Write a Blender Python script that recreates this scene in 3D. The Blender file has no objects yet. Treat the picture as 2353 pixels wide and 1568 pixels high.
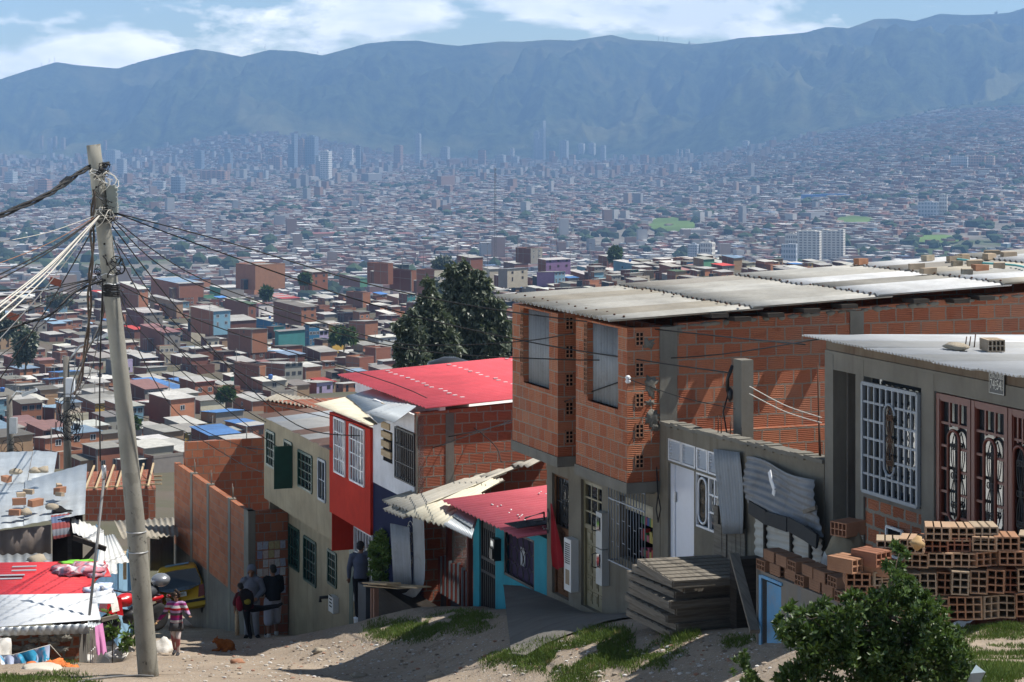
HAZE = 1.2e-4
SUN, SKYS, EXPO = 5.0, .10, .60
SKY_MUL = 2.2
CLOUD_OFF, CLOUD_T = (.35, .1, .05), .474
CL_DARK, CL_LIT = (23, 24, 24), (37, 35.5, 32)
import bpy, bmesh, math, random
import numpy as np
from mathutils import Vector, Matrix, noise
D = bpy.data
SC = bpy.context.scene
COL = SC.collection
FPX, U0, V0 = 5000.0, 1176.5, 285.0      # focal length, principal column and horizon row measured on the photograph
R = math.radians
rng = random.Random(7)

def ray(u, v): return Vector(((u - U0) / FPX, 1.0, -(v - V0) / FPX))
def P(u, v, Y): return ray(u, v) * Y
def sst(a, b, x):
	t = min(1.0, max(0.0, (x - a) / (b - a))); return t * t * (3 - 2 * t)

class Frame:
	"""A building frame: local x along the street front, y into the house, z up."""
	def __init__(s, ox, oy, ang):
		s.ang = ang; s.M = Matrix.Translation((ox, oy, 0)) @ Matrix.Rotation(ang, 4, 'Z'); s.I = s.M.inverted(); s.o = s.I @ Vector((0, 0, 0)); s.R = s.I.to_3x3()
	def _hit(s, u, v, k, c):
		r = s.R @ ray(u, v); return s.o + r * ((c - s.o[k]) / r[k])
	def on_y(s, u, v, y=0.0): return s._hit(u, v, 1, y)
	def on_x(s, u, v, x=0.0): return s._hit(u, v, 0, x)
	def on_z(s, u, v, z=0.0): return s._hit(u, v, 2, z)
	def w(s, p): return s.M @ Vector(p)
	def l(s, p): return s.I @ Vector(p)
	def dep(s, u, v, Y): return s.I @ P(u, v, Y)
WORLD = Frame(0, 0, 0)
PHI = R(21.1)
ST = Frame(1.32, 36.0, -(math.pi / 2 - PHI))      # the right-hand street front
LF = Frame(-7.5, 44.0, R(11.0))                    # the shacks on the left

# ---------------------------------------------------------------- mesh builder
class MB:
	def __init__(s): s.v = []; s.f = []; s.uv = {}; s.sm = set(); s.c = {}
	def add(s, verts, faces, smooth=False, uvs=None, col=None):
		b = len(s.v); s.v += [tuple(p) for p in verts]
		for i, f in enumerate(faces):
			k = len(s.f); s.f.append([b + j for j in f])
			if smooth: s.sm.add(k)
			if uvs: s.uv[k] = [uvs[j] for j in f]
			if col: s.c[k] = col
		return s
	def quad(s, a, b, c, d, **k): return s.add([a, b, c, d], [(0, 1, 2, 3)], **k)
	def box(s, lo, hi, **k):
		x0, y0, z0 = lo; x1, y1, z1 = hi
		if x0 > x1: x0, x1 = x1, x0
		if y0 > y1: y0, y1 = y1, y0
		if z0 > z1: z0, z1 = z1, z0
		return s.add([(x0, y0, z0), (x1, y0, z0), (x1, y1, z0), (x0, y1, z0), (x0, y0, z1), (x1, y0, z1), (x1, y1, z1), (x0, y1, z1)],
                     [(0, 3, 2, 1), (4, 5, 6, 7), (0, 1, 5, 4), (1, 2, 6, 5), (2, 3, 7, 6), (3, 0, 4, 7)], **k)
	def obox(s, M, size, jit=0, **k):
		hx, hy, hz = size[0] / 2, size[1] / 2, size[2] / 2
		vs = [M @ Vector((x * hx + rng.uniform(-jit, jit), y * hy + rng.uniform(-jit, jit), z * hz + rng.uniform(-jit, jit))) for z in (-1, 1) for x, y in ((-1, -1), (1, -1), (1, 1), (-1, 1))]
		return s.add(vs, [(0, 3, 2, 1), (4, 5, 6, 7), (0, 1, 5, 4), (1, 2, 6, 5), (2, 3, 7, 6), (3, 0, 4, 7)], **k)
	def beam(s, a, b, w, h=None, up=(0, 0, 1), jit=0, **k):
		a, b = Vector(a), Vector(b); d = b - a; L = d.length
		z = d.normalized(); upv = Vector(up)
		if abs(z.dot(upv)) > .98: upv = Vector((1, 0, 0))
		x = upv.cross(z).normalized(); y = z.cross(x)
		M = Matrix(((x.x, y.x, z.x, (a.x + b.x) / 2), (x.y, y.y, z.y, (a.y + b.y) / 2), (x.z, y.z, z.z, (a.z + b.z) / 2), (0, 0, 0, 1)))
		return s.obox(M, (w, h or w, L), jit, **k)
	def prism(s, poly, d, **k):
		"""poly: 3-D points of a flat face; d: extrusion vector."""
		n = len(poly); d = Vector(d); a = [Vector(p) for p in poly]; b = [p + d for p in a]
		return s.add(a + b, [tuple(range(n)), tuple(range(2 * n - 1, n - 1, -1))] + [((i + 1) % n, i, n + i, n + (i + 1) % n) for i in range(n)], **k)
	def tube(s, pts, r, n=6, caps=True, smooth=True, **k):
		pts = [Vector(p) for p in pts]; m = len(pts)
		rs = r if isinstance(r, (list, tuple)) else [r] * m
		vs = []; prev = None
		for i, p in enumerate(pts):
			t = (pts[min(i + 1, m - 1)] - pts[max(i - 1, 0)])
			t = t.normalized() if t.length > 1e-9 else Vector((0, 0, 1))
			if prev is None:
				a = Vector((0, 0, 1)) if abs(t.z) < .9 else Vector((1, 0, 0)); x = a.cross(t).normalized()
			else:
				x = prev - t * prev.dot(t); x = x.normalized() if x.length > 1e-6 else Vector((1, 0, 0)).cross(t).normalized()
			prev = x; y = t.cross(x)
			for j in range(n):
				an = 2 * math.pi * j / n; vs.append(p + (x * math.cos(an) + y * math.sin(an)) * rs[i])
		fs = [(i * n + j, i * n + (j + 1) % n, (i + 1) * n + (j + 1) % n, (i + 1) * n + j) for i in range(m - 1) for j in range(n)]
		if caps: fs += [tuple(range(n - 1, -1, -1)), tuple(range((m - 1) * n, m * n))]
		return s.add(vs, fs, smooth=smooth, **k)
	def lathe(s, c, prof, n=24, axis='z', **k):
		c = Vector(c); vs = []
		for r, h in prof:
			for j in range(n):
				a = 2 * math.pi * j / n; x, y = r * math.cos(a), r * math.sin(a)
				vs.append(c + (Vector((x, y, h)) if axis == 'z' else Vector((h, x, y)) if axis == 'x' else Vector((x, h, y))))
		m = len(prof)
		fs = [(i * n + j, i * n + (j + 1) % n, (i + 1) * n + (j + 1) % n, (i + 1) * n + j) for i in range(m - 1) for j in range(n)]
		fs += [tuple(range(n - 1, -1, -1)), tuple(range((m - 1) * n, m * n))]
		return s.add(vs, fs, smooth=True, **k)
	def blob(s, c, rx, ry, rz, n=2, amp=.2, fr=1.5, seed=0, flat=0, **k):
		bm = bmesh.new(); bmesh.ops.create_icosphere(bm, subdivisions=n, radius=1)
		vs = []; c = Vector(c)
		for v in bm.verts:
			q = v.co * (1 + amp * noise.noise(v.co * fr + Vector((seed * 7.3, seed * 3.1, seed))))
			z = max(q.z, -flat) if flat else q.z
			vs.append(c + Vector((q.x * rx, q.y * ry, z * rz)))
		fs = [tuple(v.index for v in f.verts) for f in bm.faces]; bm.free()
		return s.add(vs, fs, smooth=k.pop('smooth', True), **k)
	def corr(s, a, b, c, d, per=.076, amp=.009, th=.004, nv=2, bend=None, along=None, ragged=0, **k):
		"""Corrugated sheet over the quad a-b-c-d (any 3-D corners); the waves run from edge a-b to edge d-c, counted along a-b."""
		a, b, c, d = map(Vector, (a, b, c, d)); W = max((b - a).length, (c - d).length)
		n = max(4, int(W / per * 6)); nrm = (b - a).cross(d - a).normalized(); vs = []
		off = [rng.uniform(-ragged, ragged) for _ in range(max(2, int(W / .8) + 2))]
		Lf = max(1e-6, (d - a).length)
		for j in range(nv + 1):
			t = j / nv
			for i in range(n + 1):
				q = i / n; o = off[min(len(off) - 1, int(q * (len(off) - 1)))] / Lf
				tt = t + o * (1 - 2 * t)
				p = a.lerp(b, q).lerp(d.lerp(c, q), tt) + nrm * (amp * math.sin(2 * math.pi * q * W / per))
				if bend: p = p + bend(q, t)
				vs.append(p)
		m = (n + 1) * (nv + 1)
		fs = [(j * (n + 1) + i, j * (n + 1) + i + 1, (j + 1) * (n + 1) + i + 1, (j + 1) * (n + 1) + i) for j in range(nv) for i in range(n)]
		uv = [(i / n * W, j / nv * Lf) for j in range(nv + 1) for i in range(n + 1)]
		s.add(vs, fs, smooth=True, uvs=uv, **k)
		s.add([Vector(p) - nrm * th for p in vs], [f[::-1] for f in fs], smooth=True, uvs=uv, **k)
		rim = [(i, i + 1) for i in range(n)] + [(nv * (n + 1) + i + 1, nv * (n + 1) + i) for i in range(n)]
		b0 = len(s.v) - 2 * m
		for i, j in rim: s.f.append([b0 + j, b0 + i, b0 + m + i, b0 + m + j])
		return s
	def text(s, body, M, h, th=.003, **k):
		cu = D.curves.new('t', 'FONT'); cu.body = body; cu.size = 1; cu.align_x = 'CENTER'; cu.align_y = 'CENTER'; cu.extrude = 0
		o = D.objects.new('t', cu); COL.objects.link(o)
		me = D.meshes.new_from_object(o.evaluated_get(bpy.context.evaluated_depsgraph_get()))
		D.objects.remove(o); D.curves.remove(cu)
		sx = k.pop('sx', 1.0)
		s.add([M @ Vector((v.co.x * h * 1.35 * sx, v.co.y * h * 1.35, th)) for v in me.vertices], [tuple(p.vertices) for p in me.polygons], **k)
		D.meshes.remove(me); return s
	def build(s, name, mat, parent=None, frame=None, loc=None, mods=None):
		if parent is not None: frame, loc = OFF[parent.name]
		frame = frame or WORLD; loc = Vector(loc or (0, 0, 0))
		co = np.array(s.v, dtype=np.float64) - np.array(loc)
		me = D.meshes.new(name)
		me.from_pydata(co.tolist(), [], s.f)
		n = len(me.loops); uv = np.zeros(n * 2)
		absv = np.array(s.v)
		for p in me.polygons:
			if p.index in s.uv:
				for li, q in zip(p.loop_indices, s.uv[p.index]): uv[2 * li] = q[0]; uv[2 * li + 1] = q[1]
				continue
			nx, ny, nz = p.normal; ax, ay, az = abs(nx), abs(ny), abs(nz)
			for li, vi in zip(p.loop_indices, p.vertices):
				x, y, z = absv[vi]
				q = (x, y) if az > .75 else ((y, z) if ax > ay else (x, z))
				uv[2 * li] = q[0]; uv[2 * li + 1] = q[1]
		me.uv_layers.new(name='UVMap').data.foreach_set('uv', uv)
		if s.sm: me.polygons.foreach_set('use_smooth', [i in s.sm for i in range(len(me.polygons))])
		if s.c:
			at = me.attributes.new('Col', 'FLOAT_COLOR', 'CORNER'); arr = np.ones(n * 4)
			for p in me.polygons:
				c = s.c.get(p.index, (.5, .5, .5))
				for li in p.loop_indices: arr[4 * li:4 * li + 3] = c
			at.data.foreach_set('color', arr)
		me.materials.append(mat)
		o = D.objects.new(name, me); COL.objects.link(o)
		if parent is not None: o.parent = parent
		else: o.matrix_world = frame.M @ Matrix.Translation(loc)
		OFF[o.name] = (frame, loc)
		return o
OFF = {}

def tag(o, label=None, cat=None, group=None, kind=None):
	if label: o['label'] = label
	if cat: o['category'] = cat
	if group: o['group'] = group
	if kind: o['kind'] = kind
	return o
def thing(name, label, cat, loc, frame=WORLD, group=None):
	o = D.objects.new(name, None); o.empty_display_size = .2; COL.objects.link(o)
	o.matrix_world = frame.M @ Matrix.Translation(Vector(loc)); OFF[o.name] = (frame, Vector(loc))
	return tag(o, label, cat, group)
def single(name, mb, mat, label, cat, frame=WORLD, loc=None, group=None):
	if loc is None:
		a = np.array(mb.v); loc = ((a[:, 0].min() + a[:, 0].max()) / 2, (a[:, 1].min() + a[:, 1].max()) / 2, a[:, 2].min())
	return tag(mb.build(name, mat, None, frame, loc), label, cat, group)
def copy_tree(o, parent=None):
	c = o.copy(); COL.objects.link(c)
	OFF[c.name] = OFF.get(o.name, (WORLD, Vector()))
	if parent is not None: c.parent = parent; c.matrix_parent_inverse = o.matrix_parent_inverse.copy()
	for ch in list(o.children): copy_tree(ch, c)
	return c
# ---------------------------------------------------------------- procedural materials
class NT:
	def __init__(s, tree): s.t = tree
	def __call__(s, typ, out=0, **kw):
		n = s.t.nodes.new('ShaderNode' + typ)
		for k, v in kw.items():
			if k.startswith('p_'): setattr(n, k[2:], v); continue
			key = int(k[1:]) if k[0] == 'i' and k[1:].isdigit() else k.replace('_', ' ')
			sk = n.inputs[key]
			if isinstance(v, bpy.types.NodeSocket): s.t.links.new(v, sk)
			else:
				if hasattr(sk.default_value, '__len__') and not isinstance(v, str):
					v = tuple(v); L = len(sk.default_value)
					if len(v) < L: v = v + (1.0,) * (L - len(v))
				sk.default_value = v
		s.last = n
		return n.outputs[out]
	def link(s, a, b): s.t.links.new(a, b)
	def math(s, op, a, b=0.0, c=0.0, clamp=False):
		return s('Math', p_operation=op, p_use_clamp=clamp, i0=a, i1=b, i2=c)
	def mix(s, f, a, b, blend='MIX'):
		n = s.t.nodes.new('ShaderNodeMix'); n.data_type = 'RGBA'; n.blend_type = blend; n.clamp_factor = True
		for i, v in ((0, f), (6, a), (7, b)):
			sk = n.inputs[i]
			if isinstance(v, bpy.types.NodeSocket): s.t.links.new(v, sk)
			else: sk.default_value = v if i == 0 else (tuple(v) + (1,))[:4]
		return n.outputs[2]
	def ramp(s, f, stops):
		n = s.t.nodes.new('ShaderNodeValToRGB'); s.t.links.new(f, n.inputs[0]); e = n.color_ramp.elements
		while len(e) < len(stops): e.new(.5)
		for q, (p, c) in zip(e, stops):
			q.position = p; q.color = (c, c, c, 1) if isinstance(c, (int, float)) else (tuple(c) + (1,))[:4]
		return n.outputs[0]
	def sep(s, v):
		n = s.t.nodes.new('ShaderNodeSeparateXYZ'); s.t.links.new(v, n.inputs[0]); return n.outputs
	def comb(s, x, y, z): return s('CombineXYZ', i0=x, i1=y, i2=z)
	def vmul(s, v, k): return s('VectorMath', p_operation='MULTIPLY', i0=v, i1=k)
	def noise(s, v, scale, detail=4, rough=.55, dist=0): return s('TexNoise', Vector=v, Scale=scale, Detail=detail, Roughness=rough, Distortion=dist)
MATS = {}
def newmat(name):
	m = D.materials.new(name); m.use_nodes = True; t = m.node_tree; t.nodes.clear(); n = NT(t)
	o = t.nodes.new('ShaderNodeOutputMaterial'); return m, n, o
def finish(m, n, o, col, rough=.85, bump=None, bstr=.3, bdist=.02, metal=0.0, spec=.3, **extra):
	kw = dict(Base_Color=col, Roughness=rough, Metallic=metal)
	kw['Specular_IOR_Level'] = spec
	if bump is not None: kw['Normal'] = n('Bump', Strength=bstr, Distance=bdist, Height=bump)
	kw.update(extra)
	n.link(n('BsdfPrincipled', **kw), o.inputs[0]); return m
def scale3(c, k): return tuple(min(1, x * k) for x in c)

def plain(name, col, rough=.7, metal=0.0, var=.18, scale=6, bump=.15, spec=.3, bd=.01, dirt=None, dirt_amt=.5, alpha=None):
	"""Painted or raw surface with soft blotches, fine grain and optional dirt."""
	if name in MATS: return MATS[name]
	m, n, o = newmat(name); c = n('TexCoord', 3)
	big = n.noise(c, scale * .25, 5, .6); fine = n.noise(c, scale * 6, 4, .6)
	k = n.mix(n.ramp(big, [(.3, 0), (.7, 1)]), scale3(col, 1 - var), scale3(col, 1 + var))
	k = n.mix(n.math('MULTIPLY', fine, .35), k, scale3(col, .72))
	if dirt: k = n.mix(n.math('MULTIPLY', n.ramp(n.noise(c, scale * .8, 6, .65, .4), [(.48, 0), (.68, 1)]), dirt_amt), k, dirt)
	h = n.math('ADD', n.math('MULTIPLY', fine, .6), big)
	MATS[name] = finish(m, n, o, k, n.math('ADD', n.math('MULTIPLY', fine, .2), rough - .1), h, bump, bd, metal, spec)
	return MATS[name]

def plaster(name, col, stain=(.09, .08, .065), amt=.6, base=None, spec=.2):
	"""Rendered wall: trowel blotches, vertical rain streaks, patches of cement."""
	if name in MATS: return MATS[name]
	m, n, o = newmat(name); uv = n('TexCoord', 2); ob = n('TexCoord', 3)
	b = n.noise(ob, 1.3, 6, .62, .3); f = n.noise(ob, 22, 5, .6)
	st = n.noise(n.vmul(uv, (3.2, .35, 1)), 1.6, 5, .6)
	k = n.mix(n.ramp(b, [(.32, 0), (.7, 1)]), scale3(col, .78), scale3(col, 1.14))
	k = n.mix(n.math('MULTIPLY', n.ramp(st, [(.5, 0), (.74, 1)]), amt), k, stain)
	k = n.mix(n.math('MULTIPLY', n.ramp(n.noise(ob, .7, 5, .7, .6), [(.55, 0), (.66, 1)]), amt * .7), k, scale3(col, .62))
	k = n.mix(n.math('MULTIPLY', f, .3), k, scale3(col, .7))
	MATS[name] = finish(m, n, o, k, .93, n.math('ADD', n.math('MULTIPLY', f, .5), b), .35, .012, 0, spec)
	return MATS[name]

def brick(name, a, b, mortar=(.2, .185, .165), w=.36, h=.225, mt=.02, grooves=True, dirt=.35, bump=.8, rag=.03, off=.5):
	"""Hollow clay block: running bond, grooved faces, ragged mortar that squeezes out of the beds."""
	if name in MATS: return MATS[name]
	m, n, o = newmat(name); uv = n('TexCoord', 2); ob = n('TexCoord', 3)
	wob = n('TexNoise', 1, Vector=uv, Scale=9, Detail=3)
	v = n('VectorMath', p_operation='ADD', i0=uv, i1=n.vmul(n('VectorMath', p_operation='SUBTRACT', i0=wob, i1=(.5, .5, .5)), (rag, rag, 0)))
	t = n.t.nodes.new('ShaderNodeTexBrick'); n.link(v, t.inputs['Vector'])
	for k_, x in (('Scale', 1), ('Mortar Size', mt), ('Mortar Smooth', .15), ('Bias', 0), ('Brick Width', w), ('Row Height', h)): t.inputs[k_].default_value = x
	t.offset = off; t.inputs['Color1'].default_value = (0, 0, 0, 1); t.inputs['Color2'].default_value = (1, 1, 1, 1); t.inputs['Mortar'].default_value = (.5, .5, .5, 1)
	f = n.noise(ob, 30, 4, .65); bg = n.noise(ob, .9, 6, .65, .4)
	k = n.mix(t.outputs[0], a, b)
	k = n.mix(n.math('MULTIPLY', f, .45), k, scale3(a, .55))
	k = n.mix(n.math('MULTIPLY', n.ramp(bg, [(.5, 0), (.72, 1)]), dirt), k, mortar)
	k = n.mix(n.math('MULTIPLY', n.ramp(n.noise(ob, 2.3, 5, .7, 1.0), [(.56, 0), (.7, 1)]), dirt), k, scale3(a, .4))
	mo = n.mix(f, scale3(mortar, .7), scale3(mortar, 1.5))
	k = n.mix(t.outputs[1], k, mo)
	ht = n.math('MULTIPLY', n.math('SUBTRACT', 1.0, t.outputs[1]), .4)
	if grooves:
		y = n.sep(uv)[1]
		g = n.math('SINE', n.math('MULTIPLY', y, 2 * math.pi / .03))
		g = n.math('MULTIPLY', n.math('MULTIPLY', g, .22), n.math('SUBTRACT', 1.0, t.outputs[1])); ht = n.math('ADD', ht, g)
		k = n.mix(n.ramp(g, [(0, .22), (.1, 0)]), k, scale3(a, .5)) if False else k
	ht = n.math('ADD', ht, n.math('MULTIPLY', n.math('MULTIPLY', n.noise(ob, 14, 4, .7), t.outputs[1]), 1.1))
	ht = n.math('ADD', ht, n.math('MULTIPLY', f, .25))
	MATS[name] = finish(m, n, o, k, .92, ht, bump, .02, 0, .15)
	return MATS[name]

def sheet(name, col, rust=(.13, .07, .04), rust_amt=.35, rough=.5, metal=.0, spec=.4, streak=.3, lap=0):
	"""Roof sheet: grime in streaks down the waves, stains, sun-bleached patches."""
	if name in MATS: return MATS[name]
	m, n, o = newmat(name); uv = n('TexCoord', 2); ob = n('TexCoord', 3)
	s1 = n.noise(n.vmul(uv, (7, .5, 1)), 1.2, 5, .6); b = n.noise(ob, 1.1, 6, .65, .4); f = n.noise(ob, 26, 4, .6)
	k = n.mix(n.ramp(b, [(.3, 0), (.72, 1)]), scale3(col, .8), scale3(col, 1.12))
	k = n.mix(n.math('MULTIPLY', n.ramp(s1, [(.45, 0), (.75, 1)]), streak), k, scale3(col, .45))
	k = n.mix(n.math('MULTIPLY', n.ramp(n.noise(ob, 2.4, 6, .7, .7), [(.55, 0), (.72, 1)]), rust_amt), k, rust)
	k = n.mix(n.math('MULTIPLY', f, .25), k, scale3(col, .6))
	MATS[name] = finish(m, n, o, k, n.math('ADD', rough - .12, n.math('MULTIPLY', f, .25)), n.math('ADD', f, b), .12, .01, metal, spec)
	return MATS[name]

def wood(name, col, dark=None):
	if name in MATS: return MATS[name]
	m, n, o = newmat(name); ob = n('TexCoord', 2)
	g = n.noise(n.vmul(ob, (2, 26, 26)), 1, 6, .65, .5); b = n.noise(ob, 2.2, 5, .6)
	k = n.mix(n.ramp(g, [(.3, 0), (.7, 1)]), dark or scale3(col, .5), col)
	k = n.mix(n.math('MULTIPLY', b, .4), k, scale3(col, .6))
	MATS[name] = finish(m, n, o, k, .85, g, .5, .01, 0, .2); return MATS[name]

def attr(name, rough=.85, spec=.2, var=.25, scale=2.0, metal=0, bump=.2, trans=0):
	"""Colour carried per face (each house, shed or sheet its own paint) with grime over it."""
	if name in MATS: return MATS[name]
	m, n, o = newmat(name); a = n('Attribute', p_attribute_name='Col'); ob = n('TexCoord', 3)
	b = n.noise(ob, scale, 5, .65, .3); f = n.noise(ob, scale * 9, 4, .6)
	k = n.mix(n.math('MULTIPLY', n.ramp(b, [(.4, 0), (.75, 1)]), var * 1.6), a, n.mix(.5, a, (.06, .055, .05)))
	k = n.mix(n.math('MULTIPLY', f, var), k, n.mix(.55, a, (.03, .03, .03)))
	MATS[name] = finish(m, n, o, k, rough, n.math('ADD', f, b), bump, .02, metal, spec); return MATS[name]

def leafmat(name, a, b, dry=None, scale=3.0, rough=.55, spec=.35, tr=.25):
	if name in MATS: return MATS[name]
	m, n, o = newmat(name); ob = n('TexCoord', 3)
	k = n.mix(n.ramp(n.noise(ob, scale, 3, .6), [(.35, 0), (.65, 1)]), a, b)
	rnd = n('Attribute', p_attribute_name='Col')
	k = n.mix(.5, k, rnd, 'OVERLAY')
	if dry: k = n.mix(n.ramp(n.noise(ob, scale * 4, 2, .5), [(.66, 0), (.74, 1)]), k, dry)
	bs = n('BsdfPrincipled', Base_Color=k, Roughness=rough, Specular_IOR_Level=spec)
	tl = n('BsdfTranslucent', Color=n.mix(.5, k, (.10, .16, .02)))
	n.link(n('MixShader', i0=tr, i1=bs, i2=tl), o.inputs[0]); MATS[name] = m; return m

def glass(name, col=(.03, .035, .04), rough=.05):
	if name in MATS: return MATS[name]
	m, n, o = newmat(name); ob = n('TexCoord', 3)
	b = n.noise(ob, 3, 2)
	MATS[name] = finish(m, n, o, col, rough, b, .03, .01, 0, .9); return MATS[name]

def stripes(name, cols, h, axis=2, soft=0, z0=0.0):
	"""Knitted or printed bands of set colours along one local axis."""
	m, n, o = newmat(name); ob = n('TexCoord', 3); z = n.sep(ob)[axis]
	q = n.math('FRACT', n.math('DIVIDE', n.math('SUBTRACT', z, z0), h * len(cols)))
	rp = n.t.nodes.new('ShaderNodeValToRGB'); n.link(q, rp.inputs[0]); rp.color_ramp.interpolation = 'CONSTANT'
	e = rp.color_ramp.elements
	while len(e) < len(cols): e.new(.5)
	for i, c in enumerate(cols): e[i].position = i / len(cols); e[i].color = (*c, 1)
	f = n.noise(ob, 60, 3)
	return finish(m, n, o, n.mix(n.math('MULTIPLY', f, .3), rp.outputs[0], (.05, .04, .04)), .9, f, .2, .004, 0, .1)

# shared paints
BR_ORANGE = brick('clay_block_orange', (.36, .115, .055), (.46, .18, .095), mortar=(.2, .16, .13), h=.19, w=.29, mt=.008, rag=.015)
BR_HOUSE = brick('clay_block_house', (.31, .10, .055), (.43, .17, .095), mortar=(.20, .165, .135), h=.228, w=.31, mt=.013, rag=.03)
BR_DARK = brick('clay_block_dark', (.27, .085, .05), (.34, .115, .07), mortar=(.19, .165, .14), h=.205, w=.30, mt=.013, rag=.04)
BR_BAY = brick('clay_block_bay', (.36, .11, .055), (.46, .19, .105), mortar=(.24, .21, .17), h=.205, w=.29, mt=.010, rag=.02)
BR_OLD = brick('old_patched_block', (.26, .085, .045), (.40, .15, .08), mortar=(.2, .18, .15), h=.205, w=.30, mt=.024, dirt=.75, rag=.06)
CONC = plaster('concrete', (.19, .18, .155), (.1, .09, .08), .5)
CONC_D = plaster('concrete_dark', (.16, .15, .135), (.07, .06, .05), .6)
PL_GREY = plaster('plaster_grey', (.20, .18, .142), (.10, .085, .06), .65)
PL_BEIGE = plaster('plaster_beige', (.36, .305, .21), (.16, .13, .09), .55)
RED_P = plaster('paint_red', (.50, .035, .018), (.28, .02, .012), .4)
WHITE_P = plaster('paint_white', (.72, .73, .76), (.45, .45, .46), .3)
NAVY_P = plaster('paint_navy', (.010, .015, .055), (.012, .016, .05), .4)
TEAL_P = plaster('paint_teal', (.045, .30, .38), (.03, .20, .25), .4)
LBLUE_P = plaster('paint_pale_blue', (.28, .48, .66), (.2, .3, .4), .35)
FIBRO = sheet('fibre_cement', (.42, .40, .35), (.2, .17, .13), .5, .9, 0, .15, .45)
FIBRO_OLD = sheet('fibre_cement_old', (.34, .31, .26), (.12, .1, .08), .6, .92, 0, .1, .6)
ZINC = sheet('zinc', (.50, .54, .57), (.2, .19, .18), .3, .42, .35, .5, .3)
ZINC_D = sheet('zinc_dull', (.27, .29, .31), (.12, .1, .09), .5, .6, .2, .35, .5)
ZINC_W = sheet('zinc_bright', (.76, .78, .80), (.45, .43, .4), .25, .38, .2, .5, .2)
WHITE_SH = sheet('white_sheet', (.70, .70, .68), (.3, .25, .2), .35, .55, 0, .4, .25)
CREAM_SH = sheet('cream_sheet', (.62, .58, .46), (.3, .24, .15), .4, .7, 0, .3, .35)
REDSH = sheet('red_roof_sheet', (.84, .125, .145), (.7, .16, .17), .12, .4, 0, .4, .04)
PINKSH = sheet('faded_red_sheet', (.64, .135, .16), (.6, .25, .25), .3, .45, 0, .4, .12)
REDOLD = sheet('old_red_sheet', (.62, .045, .055), (.5, .12, .1), .35, .45, 0, .45, .25)
BLUESH = sheet('blue_roof_sheet', (.10, .20, .46), (.3, .3, .32), .25, .45, 0, .4, .2)
IRON = plain('dark_iron', (.025, .025, .027), .55, .2, .2, 20, .1, .5)
IRON_W = plain('white_iron', (.68, .69, .71), .5, 0, .08, 15, .08, .4)
IRON_G = plain('grey_iron', (.22, .25, .29), .5, .1, .1, 15, .08, .4)
IRON_GR = plain('green_iron', (.012, .055, .04), .45, 0, .2, 15, .08, .4)
GREEN_D = plain('dark_green_steel', (.015, .05, .04), .4, 0, .2, 10, .1, .4)
BROWN_D = plain('brown_red_steel', (.125, .028, .016), .45, 0, .2, 8, .1, .45)
WOOD_D = wood('wood_door', (.16, .075, .035))
WOOD_G = wood('wood_grey', (.23, .205, .17), (.09, .08, .065))
WOOD_L = wood('wood_pale', (.58, .45, .29), (.36, .26, .15))
WOOD_K = wood('wood_black', (.06, .05, .042), (.02, .018, .016))
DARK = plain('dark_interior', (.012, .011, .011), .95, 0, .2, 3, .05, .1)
GLASS = glass('window_glass')
BLACK_PL = plain('black_plastic', (.014, .014, .016), .42, 0, .1, 12, .05, .5)
CABLE = plain('cable_black', (.013, .013, .014), .6, 0, .1, 12, .05, .35)
CABLE_W = plain('cable_pale', (.55, .52, .46), .6, 0, .1, 12, .05, .35)
CABLE_G = plain('cable_grey', (.16, .16, .16), .6, 0, .1, 12, .05, .35)
STEEL = plain('galvanised_steel', (.42, .43, .44), .42, .5, .15, 14, .08, .5)
RUSTY = plain('rusty_bar', (.09, .045, .03), .8, .1, .3, 20, .2, .2)
STONE = plain('field_stone', (.36, .31, .24), .95, 0, .25, 9, .5, .15, .03)
BLOCKC = plain('pale_clay_brick', (.42, .33, .24), .9, 0, .2, 10, .3, .15)
CLAY = plain('clay_brick', (.36, .185, .115), .92, 0, .22, 14, .3, .15)
SACK = plain('white_sack', (.66, .64, .60), .85, 0, .12, 12, .4, .2, .02, (.35, .3, .24), .5)
# ---------------------------------------------------------------- terrain
_PY = [-40, 0, 64, 110, 200, 350, 490, 800, 1100, 1300, 1600, 2000, 2400, 60000]
_PZ = [5.8, -2.08, -14.6, -24.5, -41, -61, -73.5, -91, -101, -109, -142, -186, -200, -200]
RES = []; RESA = None       # (x, y, dz) corrections learned from the houses placed on the hillside
def fbm(x, y, s, o=4): return noise.fractal(Vector((x / s, y / s, 3.7)), 1.0, 2.0, o)
RIDGE = [(-700, 215), (-300, 205), (0, 183), (60, 163), (130, 143), (175, 150), (270, 158), (330, 140), (400, 123), (450, 113), (500, 120), (555, 131), (620, 115), (680, 118), (740, 128), (790, 115), (840, 101), (900, 95), (960, 94), (1010, 102), (1055, 106), (1100, 101), (1150, 96), (1200, 97), (1260, 92), (1320, 94), (1370, 86), (1405, 81), (1450, 92), (1520, 96), (1590, 103), (1650, 97), (1700, 88), (1780, 82), (1850, 76), (1900, 63), (1950, 66), (2010, 45), (2060, 44), (2100, 50), (2160, 33), (2220, 36), (2280, 34), (2320, 30), (2353, 20), (2700, -20), (3300, -60)]
_RU = [p[0] for p in RIDGE]; _RV = [p[1] for p in RIDGE]
def right_hill(t, Y):
	a = sst(.045, .25, t) * max(0.0, min(Y, 10500) - 3300) * .043
	return a + (18 * fbm(t * Y, Y, 900, 3) * sst(2600, 4000, Y) if Y > 2600 else 0) * (0.15 + sst(0, .2, t))
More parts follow.
